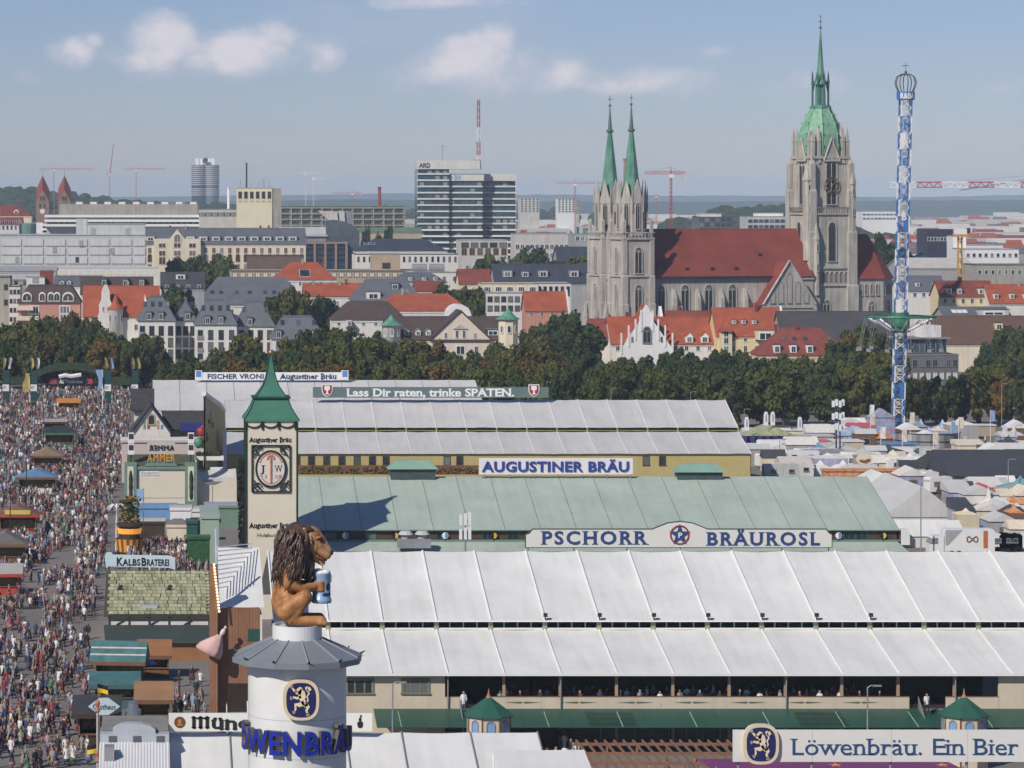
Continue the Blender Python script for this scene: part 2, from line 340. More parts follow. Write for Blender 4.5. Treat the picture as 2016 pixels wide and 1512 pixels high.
# ---------------------------------------------------------------- ground, street, hills
def ground_material():
 m = mat('town_ground', (0.16, 0.165, 0.15), 0.95, 0.35, 0.01); return m
g = MB(); g.quad((-7000, -200, 0), (7000, -200, 0), (7000, 15500, 0), (-7000, 15500, 0))
tag(g.build('ground', ground_material()), kind='structure')
ASPH = mat('fairground_asphalt', (0.20, 0.183, 0.172), 0.9, 0.14, 0.05, 0.15, bscale=3.0)
g = MB(); g.quad((-420, 90, 0.004), (420, 90, 0.004), (420, 880, 0.004), (-420, 880, 0.004))
tag(g.build('fairground_pavement', ASPH), kind='structure')
def hill(name, pts, Y, depth, m, seed, amp=0.5, step=20):
 """a far ridge: its crest follows pts (photo px, py) at distance Y"""
 rr = random.Random(seed); mb = MB()
 x0, x1 = pts[0][0], pts[-1][0]; n = int((x1 - x0) / step); xs = [x0 + (x1 - x0) * i / n for i in range(n + 1)]
 def top(x):
  for (a, b), (c, d) in zip(pts, pts[1:]):
   if a <= x <= c: return b + (d - b) * (x - a) / (c - a)
  return pts[-1][1]
 for x in xs:
  z = PZ(top(x) + rr.uniform(-amp, amp), Y)
  mb.v += [(PX(x, Y - depth / 2), Y - depth / 2, -0.5), (PX(x, Y), Y, max(z, 0)), (PX(x, Y + depth / 2), Y + depth / 2, -0.5)]
 for i in range(n):
  a = i * 3
  for k in (0, 1): mb.f.append([a + k, a + 3 + k, a + 4 + k, a + 1 + k]); mb.m.append(0)
 return tag(mb.build(name, m), kind='structure')
FARLAND = mat('far_wooded_land', (0.045, 0.065, 0.045), 0.95, 0.3, 0.002)
hill('hills', [(-300, 389), (300, 387), (600, 384), (760, 380), (900, 382), (1200, 384), (1500, 386), (1800, 388), (2000, 384), (2600, 387)], 14500, 1600, FARLAND, 3, 0.8)
hill('terrain', [(-300, 398), (100, 395), (500, 396), (700, 392), (900, 396), (1300, 397), (1700, 396), (2000, 394), (2600, 398)], 9000, 1500, FARLAND, 4, 0.8)
def blob_mass(name, label, areas, m, seed, size):
 """a far wood that reads as one mass: hundreds of uneven crowns on a slope"""
 rr = random.Random(seed); mb = MB(); t = bmesh.new(); bmesh.ops.create_icosphere(t, subdivisions=2, radius=1.0)
 bv = [v.co.copy() for v in t.verts]; bf = [[v.index for v in f.verts] for f in t.faces]; t.free()
 for (pts, Y0, Y1, n) in areas:
  for i in range(n):
   Y = rr.uniform(Y0, Y1); k = (Y - Y0) / (Y1 - Y0); px = rr.uniform(pts[0][0], pts[-1][0])
   for (a, b), (c, d) in zip(pts, pts[1:]):
    if a <= px <= c: py = b + (d - b) * (px - a) / (c - a)
   zt = PZ(py, Y1) * (0.45 + 0.55 * k)
   r = size * rr.uniform(0.6, 1.3); s = rr.random() * 50
   c = Vector((PX(px, Y), Y, zt - r * 0.9 + rr.uniform(-2, 1)))
   mb.add([c + Vector((q.x * r * 1.25, q.y * r * 1.1, q.z * r)) * (1 + 0.34 * noise.noise(q * 2.1 + Vector((s, 0, 0)))) for q in bv], bf)
   mb.add([c + Vector((a, b, d)) for a, b, d in ((-r * .3, -r * .3, -c.z), (r * .3, -r * .3, -c.z), (r * .3, r * .3, -c.z), (-r * .3, r * .3, -c.z), (-r, -r, 0), (r, -r, 0), (r, r, 0), (-r, r, 0))], [(0, 1, 5, 4), (1, 2, 6, 5), (2, 3, 7, 6), (3, 0, 4, 7)])
 o = mb.build(name, m); return tag(o, label, 'wood', kind='stuff')
FARWOOD = mat('far_wood_foliage', (0.030, 0.050, 0.030), 0.95, 0.45, 0.06)
blob_mass('distant_wood', 'dark wooded park hills on the horizon of the city', [
 ([(-80, 372), (10, 366), (50, 360), (90, 372), (150, 378), (180, 382), (240, 388), (330, 396), (420, 398), (470, 402)], 3200, 3900, 330),
 ([(1310, 430), (1370, 412), (1400, 404), (1440, 408), (1480, 402), (1515, 396), (1570, 394), (1640, 404), (1720, 422), (1760, 432)], 2500, 3000, 260),
 ([(420, 402), (600, 402), (760, 404)], 3900, 4300, 60),
 ([(760, 412), (1000, 408), (1200, 412)], 4300, 4800, 40)], FARWOOD, 21, 9.0)
# ---------------------------------------------------------------- haze: the air between the camera and the far city
hb = MB(); hb.box(-7600, 7600, -300, 16200, -1.5, 128)
hz = hb.build('haze', None); tag(hz, kind='stuff')
hm = bpy.data.materials.new('haze_air'); hm.use_nodes = True; hn = hm.node_tree; hn.nodes.clear()
vo = hn.nodes.new('ShaderNodeVolumePrincipled'); vo.inputs['Color'].default_value = (0.64, 0.81, 1.0, 1); vo.inputs['Density'].default_value = 0.000075; vo.inputs['Anisotropy'].default_value = -0.28
mo = hn.nodes.new('ShaderNodeOutputMaterial'); hn.links.new(vo.outputs[0], mo.inputs['Volume'])
hz.data.materials.clear(); hz.data.materials.append(hm)
# ---------------------------------------------------------------- windows, arches and house parts shared by all buildings
def thing_local(name, label, cat, loc, rz=0.0, group=None):
 o = thing(name, label, cat, loc, group, rz); OFF[o.name] = Vector((0, 0, 0)); return o
def arch_poly(w, h, n=5, pointed=True):
 a = w / 2; rise = a * (1.5 if pointed else 1.0); hs = h - rise; p = [(-a, 0), (-a, hs)]
 for i in range(1, n + 1):
  t = i / n
  p.append((-a * math.cos(t * math.pi / 2) ** (0.75 if pointed else 1), hs + rise * math.sin(t * math.pi / 2) ** (1.15 if pointed else 1)))
 return p + [(-x, z) for x, z in p[::-1][1:]]
WINM = {}
def gwin_mesh(w, h, fm=None, gm=None, mull=2, pointed=True, fr=None, proud=0.22):
 fm = fm or STONE; gm = gm or GLASS
 k = (round(w, 2), round(h, 2), fm.name, gm.name, mull, pointed)
 if k in WINM: return WINM[k]
 fr = fr or w * 0.16; mb = MB(); o = arch_poly(w + 2 * fr, h + fr, 5, pointed); i = arch_poly(w, h - 0.02, 5, pointed); n = len(o)
 i = [(x, z + 0.0) for x, z in i]
 mb.add([(x, -proud, z) for x, z in o] + [(x, -proud, z) for x, z in i] + [(x, 0.05, z) for x, z in o] + [(x, -0.02, z) for x, z in i],
  [(q, q + 1, n + q + 1, n + q) for q in range(n - 1)] + [(q + 1, q, 2 * n + q, 2 * n + q + 1) for q in range(n - 1)] + [(n + q, n + q + 1, 3 * n + q + 1, 3 * n + q) for q in range(n - 1)], 0)
 mb.add([(x, -0.03, z) for x, z in i], [list(range(n))], 1)
 hs = h - w * (0.75 if pointed else 0.5)
 for q in range(1, mull):
  x = -w / 2 + w * q / mull; mb.box(x - w * 0.035, x + w * 0.035, -proud * 0.7, -0.04, 0, hs + (h - hs) * 0.45, 0)
 if mull >= 2 and pointed:
  for q in range(mull):
   xa = -w / 2 + w * q / mull; xb = xa + w / mull
   mb.bar((xa, -proud * .5, hs), ((xa + xb) / 2, -proud * .5, hs + w * .28), w * .035, n=4); mb.bar((xb, -proud * .5, hs), ((xa + xb) / 2, -proud * .5, hs + w * .28), w * .035, n=4)
  rr = w * .2; zc = hs + w * .34
  for q in range(6):
   a, b = q / 6 * math.tau, (q + 1) / 6 * math.tau
   mb.bar((rr * math.cos(a), -proud * .5, zc + rr * math.sin(a)), (rr * math.cos(b), -proud * .5, zc + rr * math.sin(b)), w * .035, n=4)
 mb.box(-w / 2 - fr, w / 2 + fr, -proud - 0.1, 0, -0.25, 0, 0)
 me = mb.mesh('window', [fm, gm]); WINM[k] = me; return me
def win_mesh(w, h, fm=None, gm=None, bars=1, t=None, proud=0.08):
 fm = fm or WHITEP; gm = gm or GLASS
 k = (round(w, 2), round(h, 2), fm.name, gm.name, bars, t)
 if k in WINM: return WINM[k]
 mb = MB(); t = t or max(0.09, w * 0.09); a = w / 2
 mb.box(-a, a, -proud, 0, h - t, h); mb.box(-a, -a + t, -proud, 0, 0, h - t); mb.box(a - t, a, -proud, 0, 0, h - t); mb.box(-a - 0.06, a + 0.06, -proud - 0.08, 0, -0.12, 0)
 mb.quad((-a + t, -0.02, 0), (a - t, -0.02, 0), (a - t, -0.02, h - t), (-a + t, -0.02, h - t), 1)
 for q in range(1, bars): x = -a + w * q / bars; mb.box(x - t * .3, x + t * .3, -proud * .7, -.03, 0, h - t)
 me = mb.mesh('window', [fm, gm]); WINM[k] = me; return me
def pyr(mb, x, y, z0, z1, z2, a, m=0):
 """a pinnacle: square shaft with a tall cap"""
 mb.box(x - a, x + a, y - a, y + a, z0, z1, m)
 mb.lathe([(a * 1.75, z1), (a * 1.5, z1 + a * .6), (0.04, z2)], 4, (x, y, 0), m)
# ---------------------------------------------------------------- the twin-towered church
def build_church():
 Y0 = 930.0; rz = math.radians(17.5)
 t = thing_local('church', 'large Gothic stone church with green spires and a long dark red roof', 'church', (PX(1228, Y0), Y0, 0), rz)
 def zz(py, d=7.0): return H - (py - HY) / d
 S, Wd = 0.0, -math.pi / 2
 def win(par, me, x, y, z, face=0.0): return place('window', me, par, (x, y, z), face)
 for nm, y0 in (('tower', 0.0), ('tower', 14.0)):
  mb = MB(); c = (4.5, y0 + 4.5)
  mb.box(0, 9, y0, y0 + 9, 0, 38.6)
  for (x, y) in ((0, y0), (9, y0), (0, y0 + 9), (9, y0 + 9)):
   sx, sy = (-1 if x == 0 else 1), (-1 if y == y0 else 1)
   for w, z1 in ((.95, 20), (.8, 28), (0.65, 38.6), (0.4, 43.5)):
    mb.box(x - w + (0.3 * -sx), x + w + (0.3 * -sx), y - w + 0.3 * -sy, y + w + 0.3 * -sy, 0 if z1 == 20 else z1 - 10, z1)
    mb.lathe([(w * 1.41, z1), (0.05, z1 + w * 1.6)], 4, (x - 0.3 * sx, y - 0.3 * sy, 0))
  mb.box(-0.35, 9.35, y0 - 0.35, y0 + 9.35, 27.7, 28.3); mb.box(-0.45, 9.45, y0 - 0.45, y0 + 9.45, 38.3, 38.9); mb.box(-0.3, 9.3, y0 - .3, y0 + 9.3, 15.4, 15.9)
  mb.lathe([(4.35, 38.6), (4.35, 50.2)], 8, (*c, 0))
  for i in range(16):
   q = i / 16 * 36;
  tower = mb.build(nm, STONE, t)
  b = MB()
  for x in np.linspace(0.5, 8.5, 9): b.box(x - .12, x + .12, y0 - .35, y0 - .15, 38.9, 40.1); b.box(-.35, -.15, y0 + x - .12, y0 + x + .12, 38.9, 40.1)
  b.box(-.4, 9.4, y0 - .42, y0 - .12, 40.1, 40.4); b.box(-.42, -.12, y0 - .1, y0 + 9.4, 40.1, 40.4)
  tag(b.build('balustrade', STONE, tower), kind='stuff')
  for i in range(8):
   a = (i) / 8 * math.tau; g = MB(); d = Vector((math.cos(a), math.sin(a), 0)); u = Vector((-d.y, d.x, 0)); C = Vector((*c, 0))
   p = [C + d * 4.15 + u * 1.75 + Vector((0, 0, 48.5)), C + d * 4.15 - u * 1.75 + Vector((0, 0, 48.5)), C + d * 4.15 + Vector((0, 0, 55.3))]
   q = [v - d * .5 for v in p]
   g.add(p + q, [(1, 0, 2), (3, 4, 5), (0, 3, 5, 2), (4, 1, 2, 5), (0, 1, 4, 3)]); g.build('gable', STONE, tower)
   if i in (4, 5, 6, 7, 3): place('window', gwin_mesh(1.15, 7.2, STONE, DARK, 2), tower, C + d * 4.03 + Vector((0, 0, 41.3)), a + math.pi / 2)
  for i in range(8):
   a = (i + .5) / 8 * math.tau; g = MB(); x, y = c[0] + 4.5 * math.cos(a), c[1] + 4.5 * math.sin(a); pyr(g, x, y, 46, 50.5, 53.5, 0.15); g.build('pinnacle', STONE, tower)
  sp = MB(); sp.lathe([(3.45, 49.2), (2.2, 55.7), (0.62, 69)], 8, (*c, 0), 0, rot=0.0)
  spo = sp.build('spire', COPPER, tower)
  sp = MB(); sp.lathe([(.62, 68.8), (1.0, 69.0), (1.05, 69.5), (.62, 69.7), (.20, 75.2), (.12, 76.2)], 8, (*c, 0)); sp.ellip((*c, 76.6), (.42, .42, .42), 8, 6); sp.bar((*c, 77), (*c, 79.4), .08, n=5); sp.box(c[0] - .6, c[0] + .6, c[1] - .06, c[1] + .06, 78.3, 78.5)
  sp.build('finial', mat('finial_copper', (.10, .16, .15), .6, .2, .5), spo)
  for z, w, h in ((28.8, 2.0, 7.2), (17.2, 2.0, 8.2)):
   win(tower, gwin_mesh(w, h, STONE, GLASS, 2), 4.5, y0 - 0.02, z); win(tower, gwin_mesh(w * .8, h, STONE, STONE_D, 2), -0.02, y0 + 4.5, z, Wd)
 mb = MB(); mb.box(1.0, 9, 9, 14, 0, 36); mb.add([(1.0, 9, 36), (1.0, 15, 36), (1.0, 12, 42.5), (9, 9, 36), (9, 15, 36), (9, 12, 42.5)], [(0, 2, 1), (3, 4, 5), (0, 3, 5, 2), (1, 2, 5, 4)])
 wf = mb.build('west_front', STONE, t); win(wf, gwin_mesh(2.6, 9, STONE, STONE_D, 3), 0.98, 12, 18, Wd)
 mb = MB()
 for y in (1, 8.5, 15, 22):
  pyr(mb, -1.6, y, 0, 16, 21, .45)
 mb.box(-1.4, 0, 1, 22, 0, 11); mb.prism([(-2.6, 11), (0.3, 11), (0.3, 17)], 'y', -1, 25) if False else None
 mb.build('porch', STONE, t)
 mb = MB(); mb.box(9, 61, 2, 22, 0, 27.9); mb.box(9, 61, 1.6, 2, 26.6, 27.4)
 nave = mb.build('nave_wall', STONE, t)
 mb = MB(); mb.slab((9.2, 1.3, 27.5), (61, 1.3, 27.5), (61, 12, 41.2), (9.2, 12, 41.2), .3); mb.slab((61, 22.7, 27.5), (9.2, 22.7, 27.5), (9.2, 12, 41.2), (61, 12, 41.2), .3)
 nr = mb.build('nave_roof', RED_NAVE, t)
 mb = MB(); mb.box(9, 50, 1.1, 1.45, 27.1, 27.75); mb.build('gutter', DARK, nr)
 for i in range(4):
  win(nave, gwin_mesh(2.3, 8.0, STONE, GLASS, 2), 12.6 + i * 7.45, 1.97, 17.2)
 for i in range(5):
  b = MB(); x = 9.3 + i * 7.45 - .35 + (0.6 if i == 0 else 0); b.hexa([(x - .55, -.6, 0), (x + .55, -.6, 0), (x + .55, 2, 0), (x - .55, 2, 0), (x - .55, .6, 21.5), (x + .55, .6, 21.5), (x + .55, 2, 24.2), (x - .55, 2, 24.2)]); b.build('buttress', STONE, nave)
 for (x, z) in ((13.2, 29.6), (21, 29.6), (29, 29.6), (36.5, 29.6), (45.6, 33.5)):
  d = MB(); yy = 1.3 + (z - 27.5) / 13.7 * 10.7; d.add([(x - .6, yy - .3, z), (x + .6, yy - .3, z), (x, yy + 2.2, z + 2.9), (x - .6, yy - .3, z + .8), (x + .6, yy - .3, z + .8)], [(0, 1, 4, 3), (3, 4, 2), (1, 2, 4), (0, 3, 2)]); d.build('dormer', RED_NAVE, nr)
  d = MB(); d.box(x - .42, x + .42, yy - .36, yy - .31, z + .1, z + .6); d.build('louvre', DARK, nr)
 xa, xb, xm = 42.5, 58.5, 50.5; yf = -3.0
 mb = MB(); mb.box(xa, xb, yf, 2, 0, 19.6); mb.add([(xa, yf, 19.6), (xb, yf, 19.6), (xm, yf, 31.8), (xa, 2, 19.6), (xb, 2, 19.6), (xm, 2, 31.8)], [(0, 1, 2), (4, 3, 5), (0, 2, 5, 3), (1, 4, 5, 2)])
 tr = mb.build('transept_wall', STONE, t)
 mb = MB(); mb.slab((xa - .5, yf + .3, 19.3), (xa - .5, 12, 19.3), (xm, 12, 32), (xm, yf + .3, 32), -.3); mb.slab((xb + .5, 12, 19.3), (xb + .5, yf + .3, 19.3), (xm, yf + .3, 32), (xm, 12, 32), -.3); mb.build('transept_roof', RED_NAVE, t)
 mb = MB(); mb.bar((xa - .4, yf - .15, 19.7), (xm, yf - .15, 32.2), .35, n=4); mb.bar((xb + .4, yf - .15, 19.7), (xm, yf - .15, 32.2), .35, n=4); mb.box(xa - .5, xb + .5, yf - .3, yf, 18.6, 19.3); mb.build('coping', STONE, tr)
 for x, h in ((-5.3, 3.2), (-2.7, 5.9), (0, 8.4), (2.7, 5.9), (5.3, 3.2)):
  win(tr, gwin_mesh(1.5, h, STONE_D, STONE, 1, True, .12, .1), xm + x, yf - .02, 20.1)
 x0, x1, y0, y1 = 61.0, 74.6, 3.6, 17.2; cx, cy = (x0 + x1) / 2, (y0 + y1) / 2
 mb = MB(); mb.box(x0, x1, y0, y1, 0, 45.6)
 for (x, y) in ((x0, y0), (x1, y0), (x0, y1), (x1, y1)):
  sx, sy = (-1 if x == x0 else 1), (-1 if y == y0 else 1)
  for w, z0, z1 in ((1.7, 0, 24.5), (1.4, 24, 40), (1.1, 40, 52), (.8, 52, 60)):
   xx, yy = x - sx * .5, y - sy * .5
   mb.box(xx - w, xx + w, yy - w, yy + w, z0, z1); mb.lathe([(w * 1.41, z1), (.05, z1 + w * 2.0)], 4, (xx, yy, 0))
 for z in (24.6, 29.6, 45.2): mb.box(x0 - .4, x1 + .4, y0 - .4, y1 + .4, z, z + .55)
 gt = mb.build('great_tower', STONE, t)
 mb = MB(); mb.box(x0 + 1, x1 - 1, y0 + 1, y1 - 1, 45.7, 62.0); mb.box(x0 + .5, x1 - .5, y0 + .5, y1 - .5, 61.4, 62.2); bel = mb.build('belfry', STONE, t)
 win(gt, gwin_mesh(2.3, 11.2, STONE, GLASS, 1), cx, y0 - .02, 31.8); win(gt, gwin_mesh(2.0, 11.2, STONE, GLASS, 1), x0 - .02, cy, 31.8, Wd)
 win(bel, gwin_mesh(3.0, 13.6, STONE, DARK, 2), cx + .3, y0 + .97, 48.2); win(bel, gwin_mesh(3.0, 13.0, STONE, DARK, 2), x0 + .97, cy, 48.2, Wd)
 for face in (0, 1):
  g = MB(); P = [(-2.6, 60.8), (2.6, 60.8), (0, 67.5)]; Q = [(-1.8, 60.8), (1.8, 60.8), (0, 65.2)]
  g.prism([(cx + .3 + a, b) for a, b in P], 'y', y0 + .62, y0 + .95) if not face else g.prism([(cy - a, b) for a, b in P], 'x', x0 + .62, x0 + .95)
  for (a, b), (c, d) in zip(P, P[1:] + P[:1]):
   pa = (cx + .3 + a, y0 + .55, b) if not face else (x0 + .55, cy - a, b); pb = (cx + .3 + c, y0 + .55, d) if not face else (x0 + .55, cy - c, d); g.bar(pa, pb, .3, n=4)
  g.build('gable', STONE, bel)
 for i in range(8):
  win(gt, gwin_mesh(1.05, 3.3, STONE, STONE_D, 1, False, .14), x0 + 2.0 + i * 1.55, y0 - .02, 25.4)
 b = MB()
 for x in np.linspace(x0 + .5, x1 - .5, 16): b.box(x - .13, x + .13, y0 - .5, y0 - .3, 45.75, 47.0); b.box(x0 - .5, x0 - .3, y0 + (x - x0) - .13, y0 + (x - x0) + .13, 45.75, 47.0)
 b.box(x0 - .3, x1 + .3, y0 - .55, y0 - .25, 47, 47.4); b.box(x0 - .55, x0 - .25, y0 - .2, y1 + .3, 47, 47.4); tag(b.build('balustrade', STONE_D, gt), kind='stuff')
 ck = MB(); R0 = 2.4; zc = 53.6; yy = y0 + .6
 for r in (2.5, 1.7):
  for q in range(20):
   a, c = q / 20 * math.tau, (q + 1) / 20 * math.tau; ck.bar((cx + .3 + r * math.cos(a), yy, zc + r * math.sin(a)), (cx + .3 + r * math.cos(c), yy, zc + r * math.sin(c)), .10, n=4)
 for q in range(12):
  a = q / 12 * math.tau; ck.bar((cx + .3 + 1.75 * math.cos(a), yy, zc + 1.75 * math.sin(a)), (cx + .3 + 2.45 * math.cos(a), yy, zc + 2.45 * math.sin(a)), .13, n=4)
 ck.bar((cx + .3, yy - .05, zc), (cx + 1.5, yy - .05, zc + 1.1), .12, n=4); ck.bar((cx + .3, yy - .05, zc), (cx - .2, yy - .05, zc - 2.0), .12, n=4)
 ck.build('clock', mat('dull_gold', (.17, .11, .045), .5, .3, .8), bel)
 for (x, y, z0, z1, z2, a) in ((x0 - .6, y0 + 1.0, 40, 55, 61, 1.25), (x0 + 1.2, y0 - .9, 30, 38, 43, .95), (x1 - .2, y0 + .2, 44, 54, 60, 1.0), (x1 + .3, y1 - .5, 46, 55, 63, 1.0)):
  g = MB(); g.lathe([(a, z0 - 8), (a, z1), (a * 1.2, z1), (a * 1.2, z1 + .4), (.05, z2)], 8, (x, y, 0)); tu = g.build('stair_turret', STONE, t)
  for zq in (z1 - 3.2, z1 - 9):
   win(tu, gwin_mesh(.5, 2.0, STONE, DARK, 1), x, y - a * .93, zq)
 for (x, y) in ((x0 + 1.2, y0 + 1.2), (x1 - 1.2, y0 + 1.2), (x0 + 1.2, y1 - 1.2), (x1 - 1.2, y1 - 1.2), (cx - 3.6, y0 + 1.2), (cx + 4.2, y0 + 1.2), (x0 + 1.2, cy - 3.6), (x0 + 1.2, cy + 3.6)):
  g = MB(); pyr(g, x, y, 60, 66.5, 70.5, .48); g.build('pinnacle', STONE, t)
 for (x, y) in ((x0 + 3.4, y0 + 2.2), (x1 - 2.6, y0 + 2.4)):
  g = MB(); g.lathe([(1.0, 61), (1.0, 66), (1.25, 66.1), (.05, 71.5)], 6, (x, y, 0)); g.build('lucarne', STONE, t)
 dm = MB(); dm.lathe([(6.2, 62.2), (6.35, 65), (6.1, 68.5), (5.2, 71.5), (4.0, 74), (2.75, 76)], 8, (cx, cy, 0)); dome = dm.build('dome', COPPER_L, t)
 for i in range(8):
  a = i / 8 * math.tau; rb = MB(); pts = [(6.25, 62.6), (6.4, 65), (6.15, 68.5), (5.25, 71.5), (4.05, 74), (2.8, 76)]
  a += math.pi / 8
  rb.tube([(cx + r * math.cos(a), cy + r * math.sin(a), z) for r, z in pts], .16, 5)
  for r, z in pts: rb.box(cx + (r + .25) * math.cos(a) - .14, cx + (r + .25) * math.cos(a) + .14, cy + (r + .25) * math.sin(a) - .14, cy + (r + .25) * math.sin(a) + .14, z, z + .45)
  rb.build('rib', COPPER_L, dome)
 ln = MB(); ln.lathe([(2.75, 75.8), (2.9, 76.4), (2.9, 77.0), (1.5, 77.0), (1.4, 83), (2.3, 83), (2.1, 83.8), (1.15, 84.5), (.6, 92), (.16, 99.5)], 8, (cx, cy, 0)); lo = ln.build('lantern_spire', COPPER, t)
 for i in range(8):
  a = i / 8 * math.tau; g = MB(); x, y = cx + 2.45 * math.cos(a), cy + 2.45 * math.sin(a); g.bar((x, y, 76.8), (x, y, 83.2), .2, n=4); g.lathe([(.34, 83), (.03, 87)], 4, (x, y, 0)); g.bar((x, y, 80.5), (cx + 1.1 * math.cos(a), cy + 1.1 * math.sin(a), 86), .12, n=4); g.build('lantern_post', mat('dark_copper', (.06, .15, .13), .6, .3, .6), lo)
 fn = MB(); fn.ellip((cx, cy, 99.6), (.45, .45, .35), 8, 6); fn.bar((cx, cy, 99.6), (cx, cy, 103.4), .12, .05, 5); fn.ellip((cx, cy, 101.4), (.5, .12, .2), 8, 6); fn.ellip((cx, cy, 102.8), (.2, .2, .45), 8, 6); fn.build('finial', MATS['finial_copper'], lo)
 mb = MB(); prof = [(74, 3.5), (84.5, 3.5), (90, 8), (90, 16), (84.5, 20.5), (74, 20.5)]
 mb.prism(prof, 'z', 0, 26.6); ap = mb.build('choir_wall', STONE, t)
 mb = MB(); pr2 = [(74, 3.0), (84.8, 3.0), (90.5, 7.8), (90.5, 16.2), (84.8, 21), (74, 21)]; b0 = [(x, y, 26.6) for x, y in pr2]; tp = [(74, 12, 39.5), (84, 12, 39.5)]
 mb.add(b0 + tp, [(0, 1, 7, 6), (1, 2, 7), (2, 3, 7), (3, 4, 7), (4, 5, 6, 7), (0, 6, 5), (5, 4, 3, 2, 1, 0)]); mb.build('choir_roof', RED_NAVE, t)
 for i in range(4): win(ap, gwin_mesh(.9, 3.0, STONE, STONE_D, 1, False, .14), 77 + i * 1.8, 3.48, 22.0)
 for i in range(3): win(ap, gwin_mesh(.9, 3.0, STONE, STONE_D, 1, False, .14), 85.7 + i * 1.3, 3.48 + 1.0 + i * 1.06, 22.0, math.radians(39))
 win(ap, gwin_mesh(2.0, 6, STONE, GLASS, 2), 80.5, 3.47, 14); win(ap, gwin_mesh(2.0, 6, STONE, GLASS, 2), 87.3, 5.75, 14, math.radians(39))
 win(gt, gwin_mesh(2.0, 7.5, STONE, GLASS, 2), x0 + 5, y0 - .02, 13)
build_church()
